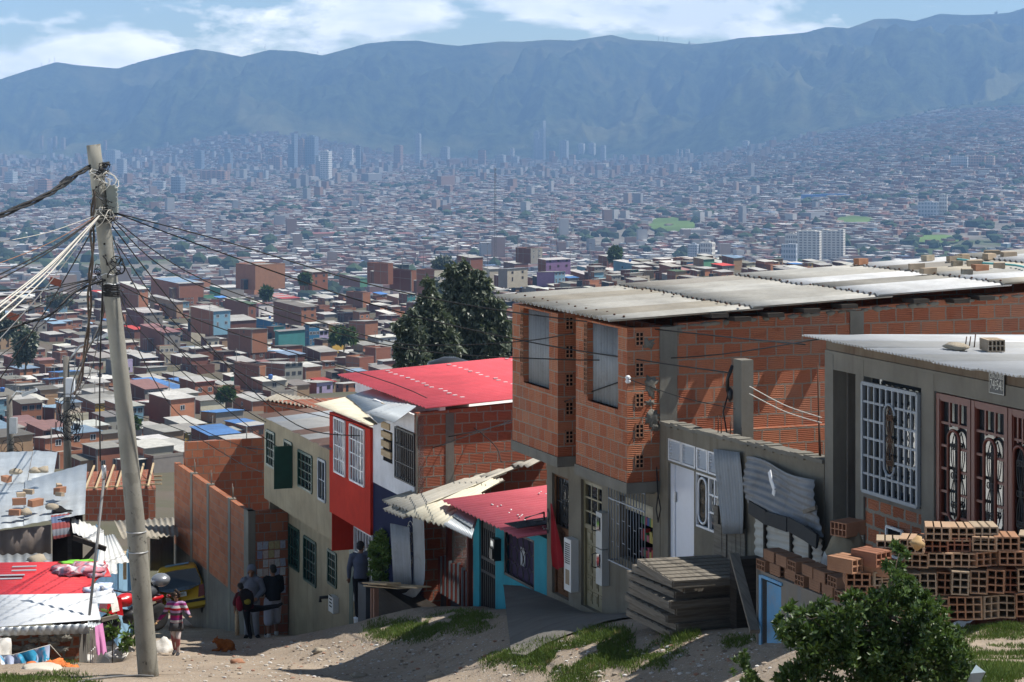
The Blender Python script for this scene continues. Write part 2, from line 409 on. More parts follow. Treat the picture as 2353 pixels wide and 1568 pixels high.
def terrain(X, Y):
	z = float(np.interp(Y, _PY, _PZ)); t = X / max(Y, 1e-3)
	if Y < 120:
		xs, q = ST.l((X, Y, 0)).xy
		A = float(np.interp(xs, [-30, -16, -12, -6, 0, 9, 14, 20], [0, -.05, .3, 1.0, 1.0, 1.05, 1.3, 1.35]))
		ra = A * sst(-4.0, -.8, q)
		rb = 1.25 * sst(0.2, 3.2, X) * sst(27, 20, Y)
		z += max(ra, rb)
		z -= 1.7 * sst(-.174, -.2, t) * sst(40.2, 42.6, Y) * sst(95, 70, Y)
		k = sst(110, 60, Y)
		z += k * (.04 * fbm(X, Y, 3.2, 3) + .035 * fbm(X + 40, Y, .6, 3))
	elif Y < 2300:
		crest = 27 * sst(-30, 120, X) * sst(650, 1000, Y) * sst(1700, 1350, Y) + -6 * sst(40, 160, X) * sst(900, 1080, Y)
		z += crest + 1.5 * fbm(X, Y, 90, 3)
		if RESA is not None:
			d = np.exp(-((RESA[:, 0] - X) ** 2 + (RESA[:, 1] - Y) ** 2) / (2 * (22 + Y * .02) ** 2)); w = d.sum()
			z += float((d * RESA[:, 2]).sum() / (w + .06))
	else:
		z += right_hill(t, Y) + (2.0 * fbm(X, Y, 700, 3))
		# wooded foothills with hillside barrios in front of the mountain wall
		z += 150 * sst(9800, 11800, Y) * math.exp(-((t + .115) / .05) ** 2) * .9
	return z
def ground_hit(u, v, y0=60, y1=12400):
	r = ray(u, v); Y = y0; st = 1.006
	while Y < y1:
		p = r * Y
		if p.z <= terrain(p.x, p.y): return p
		Y *= st
	return r * y1
def mountain(t, Y):
	u = U0 + t * FPX; yb = float(np.interp(t, [-.3, -.02, .06, .13, .26, .4], [12300, 12300, 12000, 10900, 9700, 9300])); yr = 15000
	zb = -200 + right_hill(t, min(Y, yb)) + (150 * .9 * math.exp(-((t + .115) / .05) ** 2))
	zr = 3.0 * (285 - float(np.interp(u, _RU, _RV)))
	s = (Y - yb) / (yr - yb); X = t * Y
	if s <= 0: return terrain(X, min(Y, 12390)) - 6 - 30 * min(1, -s * 2)
	n1 = abs(noise.fractal(Vector((X / 1500 + .2 * fbm(X, Y, 800, 2), Y / 3800, 1.3)), 1.0, 2.0, 5)); n2 = noise.fractal(Vector((X / 420, Y / 700, 5.3)), 1.0, 2.1, 6)
	if s <= 1:
		sh = s ** 1.05 * (1 - .12 * math.sin(math.pi * s))
		w = math.sin(math.pi * min(1, s)) ** .8
		n3 = abs(noise.fractal(Vector((X / 360, Y / 900, 8.8)), 1.0, 2.0, 4))
		return min((zr - 4) / 15000 * Y + 2 * n2, zb + (zr - zb) * sh + w * (190 * (.32 - n1) * 3.2 + 75 * n2 + 280 * (.3 - n3)) + s * 5 * noise.noise(Vector((X / 60, Y / 60, 0)))) if s < .985 else zr
	return zr - (s - 1) * 900 + 4 * n2

def fan(name, ys, ts, zf, mat, kind='structure'):
	vs = []
	for Y in ys:
		for t in ts: vs.append((t * Y, Y, zf(t, Y)))
	n = len(ts); fs = [(j * n + i, j * n + i + 1, (j + 1) * n + i + 1, (j + 1) * n + i) for j in range(len(ys) - 1) for i in range(n - 1)]
	me = D.meshes.new(name); me.from_pydata(vs, [], fs); me.polygons.foreach_set('use_smooth', [True] * len(fs)); me.materials.append(mat)
	o = D.objects.new(name, me); COL.objects.link(o); o['kind'] = kind; return o

def m_dirt():
	m, n, o = newmat('dirt_road'); c = n('TexCoord', 3); xyz = n.sep(c)
	b = n.noise(c, .35, 6, .65, .4); md = n.noise(c, 2.2, 6, .65); f = n.noise(c, 14, 5, .7)
	vo = n('TexVoronoi', 0, Vector=c, Scale=15.0); vcol = n.last.outputs['Color']
	vo2 = n('TexVoronoi', 0, Vector=c, Scale=42.0); vcol2 = n.last.outputs['Color']
	k = n.mix(n.ramp(b, [(.3, 0), (.7, 1)]), (.28, .22, .165), (.48, .395, .305))
	k = n.mix(n.ramp(md, [(.4, 0), (.7, .7)]), k, (.33, .275, .22))
	k = n.mix(n.math('MULTIPLY', f, .6), k, (.17, .13, .095)); k = n.mix(n.ramp(n.noise(c, 1.1, 7, .75, 1.2), [(.56, 0), (.66, .6)]), k, (.15, .115, .08))
	peb = n.ramp(vo, [(.0, 1), (.22, .9), (.32, 0)]); pm = n.math('MULTIPLY', peb, n.ramp(n.sep(vcol)[0], [(.72, 0), (.76, 1)]))
	k = n.mix(pm, k, n.mix(n.sep(vcol)[1], (.22, .19, .17), (.62, .58, .53)))
	peb2 = n.ramp(vo2, [(.0, 1), (.25, .9), (.36, 0)]); pm2 = n.math('MULTIPLY', peb2, n.ramp(n.sep(vcol2)[0], [(.7, 0), (.74, 1)]))
	k = n.mix(pm2, k, n.mix(n.sep(vcol2)[1], (.16, .13, .11), (.66, .63, .6)))
	h = n.math('ADD', n.math('ADD', n.math('MULTIPLY', f, .5), n.math('MULTIPLY', pm, .9)), n.math('MULTIPLY', pm2, .45))
	return finish(m, n, o, k, .97, n.math('ADD', h, n.math('MULTIPLY', md, 1.2)), .9, .05, 0, .1)
def m_land():
	m, n, o = newmat('hill_soil'); c = n('TexCoord', 3)
	b = n.noise(c, .02, 6, .65, .3); f = n.noise(c, .3, 5, .65)
	k = n.mix(n.ramp(b, [(.42, 0), (.6, 1)]), (.14, .115, .09), (.10, .10, .06))
	return finish(m, n, o, n.mix(n.math('MULTIPLY', f, .6), k, (.09, .075, .06)), .97, f, .3, .5, 0, .1)
def m_plain():
	m, n, o = newmat('city_ground'); c = n('TexCoord', 3)
	b = n.noise(c, .0016, 6, .6, .3); f = n.noise(c, .02, 6, .7)
	k = n.mix(n.ramp(f, [(.35, 0), (.65, 1)]), (.13, .115, .10), (.27, .25, .225))
	k = n.mix(n.ramp(b, [(.55, 0), (.62, 1)]), k, (.07, .10, .035))
	return finish(m, n, o, k, .97, None, 0, 0, 0, .1)
def m_mtn():
	m, n, o = newmat('mountain_forest'); c = n('TexCoord', 3)
	b = n.noise(c, .0011, 7, .62, .3); f = n.noise(c, .012, 7, .75); p = n.noise(c, .0032, 5, .6, .8)
	k = n.mix(n.ramp(f, [(.38, 0), (.62, 1)]), (.004, .010, .004), (.10, .13, .05))
	k = n.mix(n.math('MULTIPLY', n.ramp(b, [(.5, 0), (.62, 1)]), .7), k, (.24, .23, .10))
	k = n.mix(n.ramp(p, [(.66, 0), (.72, .7)]), k, (.26, .22, .14))
	return finish(m, n, o, k, .97, n.math('ADD', f, p), 1.0, 25, 0, .1)
# ---------------------------------------------------------------- the hillside barrio
HF = []      # houses read off the photograph: corner columns, top and base rows, paints and roof
def Z3(*a): HF.append(('3',) + a)
def Z4(*a): HF.append(('4',) + a)
def Z5(*a): HF.append(('5',) + a)
CO = dict(br=(.30, .125, .075), bo=(.45, .20, .11), bd=(.19, .078, .05), bt=(.38, .25, .15), pl=(.30, .28, .25), wh=(.66, .65, .62), cr=(.55, .50, .39), lb=(.22, .38, .48), bl=(.05, .2, .36), tl=(.08, .29, .29), gr=(.12, .30, .19), pk=(.46, .25, .27), pu=(.30, .19, .34), ye=(.55, .36, .07), rd=(.46, .05, .045), na=(.05, .08, .2), vi=(.45, .38, .55), dk=(.05, .055, .06), tn=(.42, .28, .16), og=(.42, .20, .115))  # bo: orange brick, sunlight on the right faces put into its colour
RO = dict(w=(.60, .585, .55), g=(.36, .345, .32), d=(.21, .195, .17), b=(.09, .22, .50), lb=(.30, .42, .56), r=(.50, .07, .06), p=(.36, .19, .18), gn=(.13, .2, .12), n=None)
CNAME = dict(br='brick', bo='orange brick', bd='dark brick', bt='tan brick', pl='grey plaster', wh='white', cr='cream', lb='pale blue', bl='bright blue', tl='turquoise', gr='green', pk='pink', pu='purple', ye='yellow', rd='red', na='navy', vi='lilac', dk='dark', tn='sandy brick', og='orange')
RNAME = dict(w='white tin roof', g='grey sheet roof', d='dark weathered roof', b='blue roof', lb='pale blue roof', r='red roof', p='faded pink roof', gn='green roof', n='flat open top')
# (left edge, corner, right edge, top at corner, base, storeys, left wall, right wall, roof[, windows on the right face])
Z3(255, 560, 710, 1100, 1250, 2, 'br', 'bo', 'b', 0); Z3(225, 440, 570, 945, 1035, 1.6, 'br', 'pl', 'w', 2); Z3(440, 575, 670, 930, 990, 1.3, 'br', 'cr', 'b', 1)
Z3(670, 860, 990, 945, 1022, 1.7, 'br', 'lb', 'b', 2); Z3(955, 990, 1042, 960, 1022, 1.4, 'lb', 'lb', 'w', 1); Z3(1050, 1250, 1262, 925, 1080, 2, 'br', 'bo', 'n', 0)
Z3(1250, 1450, 1590, 895, 1085, 2.7, 'br', 'pl', 'g', 3); Z3(1055, 1245, 1375, 770, 862, 1.9, 'br', 'pl', 'w', 2); Z3(1000, 1190, 1315, 625, 745, 2, 'br', 'bo', 'd', 0)
Z3(710, 890, 1022, 482, 610, 2.3, 'br', 'lb', 'w', 2); Z3(1360, 1580, 1695, 450, 545, 2, 'br', 'bo', 'd', 2); Z3(900, 1000, 1225, 560, 640, 1.6, 'bd', 'bd', 'w', 0)
Z3(1225, 1345, 1455, 560, 650, 2, 'bl', 'bl', 'w', 3); Z3(315, 505, 630, 650, 752, 2, 'br', 'pl', 'p', 2); Z3(280, 480, 605, 808, 880, 1.4, 'br', 'bo', 'lb', 1)
Z3(612, 770, 880, 840, 890, 1.2, 'br', 'br', 'w', 1); Z3(740, 900, 1005, 765, 815, 1.2, 'br', 'bo', 'p', 0); Z3(1385, 1400, 1645, 640, 750, 2, 'tl', 'tl', 'g', 0)
Z3(1610, 1640, 1722, 580, 745, 2.9, 'bl', 'bl', 'w', 3); Z3(1700, 1722, 1820, 632, 745, 2, 'vi', 'vi', 'w', 3); Z3(1800, 1822, 1922, 592, 752, 2.8, 'ye', 'ye', 'd', 3)
Z3(860, 945, 1130, 300, 345, 1.5, 'gr', 'pl', 'w', 0); Z3(1065, 1218, 1452, 125, 275, 4, 'og', 'og', 'n', 0); Z3(375, 620, 815, 265, 335, 1.7, 'br', 'br', 'lb', 0)
Z3(590, 800, 870, 228, 262, 1.2, 'bo', 'bo', 'b', 0); Z3(155, 300, 380, 308, 400, 2, 'br', 'bo', 'w', 1); Z3(460, 535, 690, 345, 395, 1.5, 'pl', 'gr', 'gn', 2)
Z3(1130, 1210, 1335, 265, 315, 1.5, 'bo', 'bo', 'w', 0); Z3(1120, 1165, 1355, 218, 265, 1.5, 'tl', 'gr', 'w', 0); Z3(1580, 1665, 1787, 175, 272, 2.3, 'br', 'br', 'g', 2)
Z3(2095, 2215, 2296, 115, 225, 2.6, 'br', 'br', 'n', 0); Z3(1855, 2040, 2096, 225, 265, 1.5, 'br', 'gr', 'gn', 0); Z3(1930, 2060, 2122, 345, 425, 2, 'br', 'bo', 'n', 0)
Z3(2065, 2085, 2190, 505, 560, 1.7, 'rd', 'rd', 'w', 2); Z3(2185, 2290, 2353, 515, 605, 2, 'bd', 'bd', 'w', 0); Z3(1742, 1840, 1965, 815, 905, 2, 'br', 'ye', 'lb', 2)
Z3(1880, 2045, 2092, 440, 495, 1.5, 'na', 'bt', 'g', 0); Z3(1700, 1835, 2028, 405, 470, 1.8, 'br', 'bo', 'w', 1); Z3(802, 985, 1120, 1045, 1172, 2, 'br', 'bo', 'b', 0)
Z3(990, 1175, 1310, 1130, 1225, 1.9, 'br', 'pu', 'w', 3); Z3(1130, 1320, 1450, 1110, 1165, 1.3, 'br', 'pk', 'b', 3); Z3(1610, 1780, 1910, 965, 1075, 2, 'dk', 'dk', 'g', 1)
Z3(1910, 2070, 2215, 920, 1000, 1.7, 'tn', 'tn', 'g', 0); Z3(2170, 2200, 2345, 770, 880, 2, 'pl', 'pl', 'n', 0); Z3(625, 800, 962, 1255, 1345, 1.8, 'br', 'bo', 'g', 0)
Z3(432, 595, 790, 1310, 1400, 1.8, 'dk', 'br', 'g', 2); Z3(800, 960, 1262, 1385, 1475, 1.8, 'br', 'bo', 'w', 0); Z3(300, 425, 832, 1440, 1520, 1.7, 'br', 'bo', 'lb', 0)
Z3(1240, 1430, 1570, 385, 415, 1.1, 'bd', 'br', 'r', 0); Z3(980, 1160, 1225, 425, 505, 1.8, 'br', 'br', 'gn', 1); Z3(1222, 1245, 1358, 425, 485, 1.5, 'pk', 'wh', 'p', 1)
Z3(2120, 2205, 2353, 405, 440, 1.2, 'tl', 'tl', 'w', 0); Z3(770, 880, 960, 440, 470, 1.1, 'br', 'bo', 'r', 0); Z3(940, 1100, 1180, 395, 440, 1.2, 'br', 'br', 'w', 0)
Z3(1660, 1740, 1840, 370, 405, 1.2, 'br', 'br', 'w', 0); Z3(160, 320, 400, 450, 510, 1.5, 'br', 'bo', 'w', 0); Z3(210, 345, 492, 495, 575, 1.8, 'bd', 'pl', 'w', 2)
Z3(390, 600, 650, 410, 480, 1.6, 'bt', 'bt', 'w', 0); Z3(2100, 2185, 2350, 690, 800, 2, 'pl', 'wh', 'w', 3); Z3(545, 720, 850, 1010, 1090, 1.9, 'br', 'pl', 'd', 2)
Z3(1115, 1130, 1245, 860, 925, 1.5, 'wh', 'wh', 'w', 3); Z3(1470, 1610, 1740, 1080, 1160, 1.5, 'br', 'bo', 'n', 0); Z3(1720, 1745, 1840, 910, 960, 1.4, 'vi', 'vi', 'w', 2)
Z3(270, 300, 420, 1280, 1370, 1.8, 'bd', 'br', 'w', 1); Z3(1490, 1560, 1700, 530, 600, 1.6, 'bt', 'bo', 'w', 0); Z3(1950, 2080, 2180, 560, 640, 1.6, 'bo', 'bo', 'd', 0)
Z4(1018, 1128, 1212, 88, 155, 2, 'bd', 'pl', 'n', 2); Z4(892, 958, 1105, 228, 322, 2.3, 'pl', 'cr', 'b', 2); Z4(1172, 1300, 1376, 250, 330, 2, 'pu', 'lb', 'w', 3)
Z4(1726, 1868, 1940, 192, 285, 2.3, 'lb', 'cr', 'w', 0); Z4(1180, 1238, 1416, 165, 235, 1.8, 'br', 'pu', 'w', 3); Z4(590, 690, 782, 148, 210, 1.7, 'br', 'br', 'g', 0)
Z4(2080, 2215, 2346, 195, 275, 2, 'lb', 'lb', 'g', 3); Z4(2132, 2265, 2330, 240, 285, 1.4, 'rd', 'rd', 'n', 0); Z4(1512, 1635, 1726, 283, 335, 1.5, 'cr', 'cr', 'w', 0)
Z4(1262, 1392, 1528, 352, 395, 1.3, 'cr', 'wh', 'g', 1); Z4(1528, 1660, 1762, 345, 385, 1.1, 'br', 'br', 'b', 0); Z4(1770, 1860, 1948, 332, 365, 1.1, 'pl', 'br', 'b', 0)
Z4(812, 940, 1005, 378, 420, 1.3, 'bd', 'vi', 'gn', 2); Z4(130, 190, 246, 200, 245, 1.4, 'dk', 'dk', 'gn', 0); Z4(-10, 95, 131, 200, 295, 2.2, 'br', 'br', 'n', 0)
Z4(105, 262, 306, 250, 345, 2.2, 'bd', 'br', 'n', 0); Z4(300, 430, 497, 250, 365, 2.6, 'br', 'cr', 'n', 3); Z4(1616, 1680, 1760, 140, 200, 1.8, 'br', 'bd', 'w', 2)
Z4(780, 830, 897, 230, 305, 2, 'cr', 'cr', 'g', 0); Z4(2056, 2190, 2266, 290, 330, 1.3, 'br', 'br', 'w', 1); Z4(1460, 1560, 1660, 225, 265, 1.3, 'lb', 'gr', 'w', 2)
Z4(1940, 1975, 2075, 215, 270, 1.5, 'br', 'bt', 'w', 0); Z4(930, 1010, 1110, 190, 220, 1.2, 'bd', 'bd', 'w', 0); Z4(2270, 2330, 2420, 290, 325, 1.1, 'rd', 'rd', 'r', 0)
Z4(1010, 1120, 1240, 345, 395, 1.4, 'tn', 'tn', 'g', 1); Z4(1730, 1800, 1870, 290, 330, 1.3, 'pl', 'bt', 'g', 1); Z4(1360, 1395, 1460, 215, 262, 1.4, 'bo', 'wh', 'w', 1)
Z5(285, 418, 482, 1112, 1170, 2, 'rd', 'lb', 'g', 2); Z5(552, 650, 760, 1115, 1175, 2, 'bt', 'tn', 'r', 1); Z5(-10, 95, 158, 1115, 1160, 1.4, 'br', 'lb', 'g', 3); Z5(155, 290, 352, 1168, 1200, 1.1, 'br', 'br', 'w', 0)

A0 = 40.0
class House: pass
HOUSES = []
def mk(uL, uC, uR, vT, vB, st, cl, cr, ro, win, Y=None):
	h = House(); h.st = st; H = 2.75 * st
	h.Y = Y or FPX * H / (vB - vT); h.a = R(A0 + rng.uniform(-4, 4)); h.H = H
	p = P(uC, vB, h.Y); h.p = p
	nr = Vector((math.cos(h.a), math.sin(h.a)))       # direction along the right face, away from the corner
	nl = Vector((-math.sin(h.a), math.cos(h.a)))      # direction along the left face
	def ln(d, u):                                     # length along d until the picture column u
		t = (u - U0) / FPX; den = d.x - t * d.y
		L = (t * p.y - p.x) / den if abs(den) > 1e-6 else 8
		return min(30, max(2.2, L))
	h.Lr = ln(nr, uR); h.Ll = ln(nl, uL); h.cl, h.cr, h.ro, h.win = cl, cr, ro, win
	h.u, h.v, h.vt = uC, vB, vT
	HOUSES.append(h); return h
for k, *a in HF:
	s, u0, v0 = {'3': (.29294, 229.8, 574.5), '4': (.31738, 861.7, 545.7), '5': (.3408, 1551, 229.8)}[k]
	uL, uC, uR, vT, vB, st, cl, cr, ro, win = a
	h = mk(u0 + uL * s, u0 + uC * s, u0 + uR * s, v0 + vT * s, v0 + vB * s, st, cl, cr, ro, win); h.feat = True
_t = []
for h in HOUSES: _t.append((h.p.x, h.p.y, max(-14, min(14, h.p.z - 1.0 - terrain(h.p.x, h.p.y)))) )
RESA = np.array(_t)
# the rest of the barrio, row behind row
def overlaps(x, y, r):
	for h in HOUSES:
		c = h.p
		if abs(c.y - y) < 20 and abs(c.x - x) < 20:
			nr = Vector((math.cos(h.a), math.sin(h.a))); nl = Vector((-nr.y, nr.x)); q = Vector((x - c.x, y - c.y))
			if -r - 6 < q.dot(nr) < h.Lr + 2 and -r - 9 < q.dot(nl) < h.Ll + 2: return True
	return False
r2 = random.Random(21)
Y = 225.0
while Y < 1330:
	dx = 9 + Y * .005
	X = -.262 * Y + r2.uniform(0, dx)
	lim = .20 * Y if Y > 600 else .02 * Y
	while X < lim:
		x, y = X + r2.uniform(-2, 2), Y + r2.uniform(-5, 5); X += dx * r2.choice((.85, 1, 1, 1.3))
		if r2.random() < .06 or overlaps(x, y, 0): continue
		st = r2.choices((.95, 1.2, 1.6, 2, 2.4), (4, 4, 3, 2.5, .5))[0] if y > 300 else r2.choice((1, 1, 1.2))
		z = terrain(x, y); u, v = U0 + x / y * FPX, V0 - z / y * FPX
		cl = r2.choices(('br', 'bd', 'bo', 'pl', 'bt', 'dk'), (7, 3, 3, 1.3, 1, .4))[0]
		cr = r2.choices(('br', 'bo', 'bd', 'pl', 'cr', 'lb', 'wh', 'bt', 'pk', 'tl', 'gr', 'ye', 'rd', 'bl', 'vi'), (7, 9, 2, 4, 1.6, .6, 1, 2, .3, .35, .3, .3, .2, .25, .25))[0]
		ro = r2.choices(('w', 'g', 'd', 'b', 'lb', 'r', 'p', 'gn', 'n'), (8, 7, 4.5, 1.0, 1.3, .5, .5, .25, 1.8))[0]
		h = mk(u, u, u, v - FPX * 2.75 * st / y, v, st, cl, cr, ro, r2.choice((0, 0, 1, 2, 2, 3)), y)
		h.Lr = r2.uniform(5, 8); h.Ll = r2.uniform(5.5, 10.5); h.feat = False
	Y += 9.5 + max(0, Y - 300) * .008
M_WALL = attr('barrio_wall', .92, .12, .3, .45, 0, .25); M_ROOF = attr('barrio_roof', .7, .25, .6, .8, 0, .15)
M_SASH = attr('barrio_window', .5, .4, .1, 2)

def house_geo(h, wall, roof, wins, deco):
	rq = random.Random(int(h.p.x * 13 + h.p.y * 7))
	if not getattr(h, 'feat', 1) and h.st >= 1.6 and rq.random() < .45:      # upper floor set back behind an open terrace
		a, b = House(), House(); nl = Vector((-math.sin(h.a), math.cos(h.a), 0)); k = rq.uniform(.3, .6)
		for o_ in (a, b): o_.__dict__.update(h.__dict__)
		a.st, a.ro, a.H = 1.0, 'n', 2.75; b.p = h.p + nl * h.Ll * k; b.Ll = h.Ll * (1 - k); b.feat = a.feat = 1
		shell(a, wall, roof, wins, deco); shell(b, wall, roof, wins, deco)
	else: shell(h, wall, roof, wins, deco)
	if rq.random() < .6:      # patched lean-to against the side or back
		s = House(); s.__dict__.update(h.__dict__); nr, nl = Vector((math.cos(h.a), math.sin(h.a), 0)), Vector((-math.sin(h.a), math.cos(h.a), 0)); q_ = rq.random()
		s.Lr, s.Ll, s.st, s.win, s.cl, s.cr = rq.uniform(2.2, 4), rq.uniform(2.5, 5), .85, 0, rq.choice(('dk', 'br', 'pl', 'bd')), rq.choice(('br', 'dk', 'bt', 'bo')); s.H = 2.75 * rq.uniform(.75, 1.0); s.ro = rq.choice('wggddp')
		s.p = h.p + (nl * (h.Ll + .2) + nr * rq.uniform(0, 2) if q_ < .5 else -nr * (s.Lr + .15) + nl * rq.uniform(1, max(1.1, h.Ll - s.Ll)))
		shell(s, wall, roof, [], [])
def shell(h, wall, roof, wins, deco):
	"""Walls with a concrete frame, roof sheet laid on a shallow fall with an eave, windows set into the faces."""
	nr = Vector((math.cos(h.a), math.sin(h.a), 0)); nl = Vector((-nr.y, nr.x, 0)); c = Vector(h.p); up = Vector((0, 0, 1)); H = h.H
	Lr, Ll = h.Lr, h.Ll; rr = random.Random(int(h.p.x * 31 + h.p.y * 17))
	fall = rr.choice((.05, .08, .12, -.06)) if h.ro != 'n' else 0
	jit = lambda q: (lambda k: tuple(max(.01, x * k * rr.uniform(.97, 1.03)) for x in q))(rr.uniform(.78, 1.15))
	cl, cr = jit(CO[h.cl]), jit(CO[h.cr]); A, B, Cc, E = c, c + nr * Lr, c + nr * Lr + nl * Ll, c + nl * Ll
	dn = up * -3; z0 = up * H; z1 = up * (H + fall * Ll)
	wall.quad(A + dn, B + dn, B + z0, A + z0, col=cr); wall.quad(E + dn, A + dn, A + z0, E + z1, col=cl)
	wall.quad(B + dn, Cc + dn, Cc + z1, B + z0, col=cl); wall.quad(Cc + dn, E + dn, E + z1, Cc + z1, col=cl)
	gc = (.30, .285, .26)
	if h.cl[0] == 'b' and rr.random() < .75:       # slab edge and columns showing on the unrendered side
		for k in range(1, int(h.st) + (1 if h.st % 1 > .4 else 0)):
			q = A + up * (2.75 * k - .12); e = nl * -.0 - nr * .03
			wall.quad(E + up * (2.75 * k - .12) + e, q + e, q + e + up * .2, E + up * (2.75 * k + .08) + e, col=gc)
		for t in (0.02, .5, .97):
			q = A.lerp(E, t) - nr * .025; wall.quad(q + nl * .22 + dn, q + dn, q + z0, q + nl * .22 + z0, col=gc)
	if h.cr in ('bo', 'br') and rr.random() < .6:
		q = A - nl * .03; wall.quad(q + dn, q + nr * .22 + dn, q + nr * .22 + z0, q + z0, col=gc); q = q + nr * (Lr - .22); wall.quad(q + dn, q + nr * .22 + dn, q + nr * .22 + z0, q + z0, col=gc)
	if h.ro != 'n':
		e = .45; th = .12; rc = jit(RO[h.ro])
		a, b = A - nr * .3 - nl * e + up * (H - fall * e + .06), B + nr * .3 - nl * e + up * (H - fall * e + .06)
		d_, c_ = E - nr * .3 + nl * .3 + up * (H + fall * (Ll + .3) + .06), Cc + nr * .3 + nl * .3 + up * (H + fall * (Ll + .3) + .06)
		k = max(1, int(Ll / 4));
		for i in range(k):
			t0, t1 = i / k, (i + 1) / k; kk = rr.uniform(.7, 1.15); cc = tuple(x * kk for x in rc)
			if rr.random() < .14: cc = (.45, .44, .42)
			roof.quad(a.lerp(d_, t0), b.lerp(c_, t0), b.lerp(c_, t1), a.lerp(d_, t1), col=cc)
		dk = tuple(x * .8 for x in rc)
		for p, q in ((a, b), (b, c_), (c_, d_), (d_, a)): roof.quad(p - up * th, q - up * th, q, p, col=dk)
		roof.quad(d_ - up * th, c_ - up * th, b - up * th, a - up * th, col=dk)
	else:
		pr = up * .55; cc = (.33, .31, .28)
		roof.quad(A + z0 - up * .1, B + z0 - up * .1, Cc + z1 - up * .1, E + z1 - up * .1, col=cc)
		for p, q, k in ((A, B, cr), (E, A, cl), (B, Cc, cl), (Cc, E, cl)):
			t = (q - p).normalized().cross(up) * -.15
			wall.quad(p + z0 - up * .2, q + z0 - up * .2, q + z0 + pr, p + z0 + pr, col=k); wall.quad(q + z0 - up * .2 + t, p + z0 - up * .2 + t, p + z0 + pr + t, q + z0 + pr + t, col=k)
			wall.quad(p + z0 + pr, q + z0 + pr, q + z0 + pr + t, p + z0 + pr + t, col=gc)
	# windows
	fl = max(1, int(h.st + .3)); wd = 1.35
	fc = rr.choice(((.7, .7, .7), (.7, .7, .7), (.2, .2, .2), (.12, .07, .04)))
	def window(o, ax, nn, z, ww, hh, door=False):
		mb = MB(); b = o + up * z + nn * .03
		mb.quad(b, b + ax * ww, b + ax * ww + up * hh, b + up * hh, col=(.018, .02, .024))
		f = .09
		for p, q in ((Vector(), ax * ww + up * f), (up * (hh - f), ax * ww + up * hh), (Vector(), ax * f + up * hh), (ax * (ww - f), ax * ww + up * hh), (ax * (ww / 2 - f / 2), ax * (ww / 2 + f / 2) + up * hh)):
			w_ = q.dot(ax) - p.dot(ax); h_ = q.z - p.z; s = b + p + nn * .03
			mb.quad(s, s + ax * w_, s + ax * w_ + up * h_, s + up * h_, col=fc)
		wins.append(mb)
	nf = -nl
	for k in range(fl):
		n_ = h.win
		for i in range(n_):
			x = (i + .5) * Lr / n_ - wd / 2
			if k == 0 and i == 0 and fl > 0:
				window(A + nr * (x + .2), nr, nf, .05, .95, 2.05, True)
			elif Lr / max(1, n_) > 1.6: window(A + nr * x, nr, nf, 2.75 * k + .95, wd, 1.25)
	if rr.random() < .28:
		window(A + nl * rr.uniform(2.5, max(2.6, Ll - 3)) , nl, -nr, 2.75 * (fl - 1) + 1.0, 1.0, 1.0)
	if h.st > 1.9 and rr.random() < .22 and h.ro != 'n':      # black or blue water tank on the roof
		deco.append(('tank', c + nr * Lr * .5 + nl * Ll * rr.uniform(.3, .7) + up * (H + .1 + fall * Ll * .5), rr.choice(((.012, .012, .014), (.03, .14, .4)))))
def area(h):      # size in the picture, nearest and tallest first, unseen ones last
	u = U0 + h.p.x / h.p.y * FPX; v = V0 - h.p.z / h.p.y * FPX
	if u < -50 or u > 2400 or v > 1090: return 0
	if v - FPX * h.H / h.Y > 960 and u > 300 and u < 620: return .5 * (h.Lr + h.Ll) * h.H / h.Y ** 2
	if u > 600 and v > 930 - max(0, (u - 600)) * .12: return 0
	return (h.Lr + h.Ll) * h.H / h.Y ** 2 * (3 if h.feat else 1)
# ---------------------------------------------------------------- build land, barrio, city, sky
DIRT, LAND, PLAIN, MTN = m_dirt(), m_land(), m_plain(), m_mtn()
lin = lambda a, b, n: [a + (b - a) * i / (n - 1) for i in range(n)]
ys = lin(3, 12, 20) + lin(12.4, 76, 300); fan('ground', ys, lin(-.34, .34, 200), lambda t, Y: terrain(t * Y, Y), DIRT)
ys = [76 * (2300 / 76) ** (i / 199) for i in range(200)]; fan('hillside', ys, lin(-.36, .36, 110), lambda t, Y: terrain(t * Y, Y), LAND)
ys = [2300 * (12900 / 2300) ** (i / 119) for i in range(120)]
fan('valley_plain', ys, lin(-.36, .36, 110), lambda t, Y: terrain(t * Y, Y) if Y < 12400 else min(terrain(t * Y, Y), -200.0) - 40, PLAIN)
ys = lin(9000, 12300, 40) + lin(12350, 15000, 130) + lin(15040, 16500, 14)
fan('mountains', ys, lin(-.27, .27, 620), mountain, MTN)

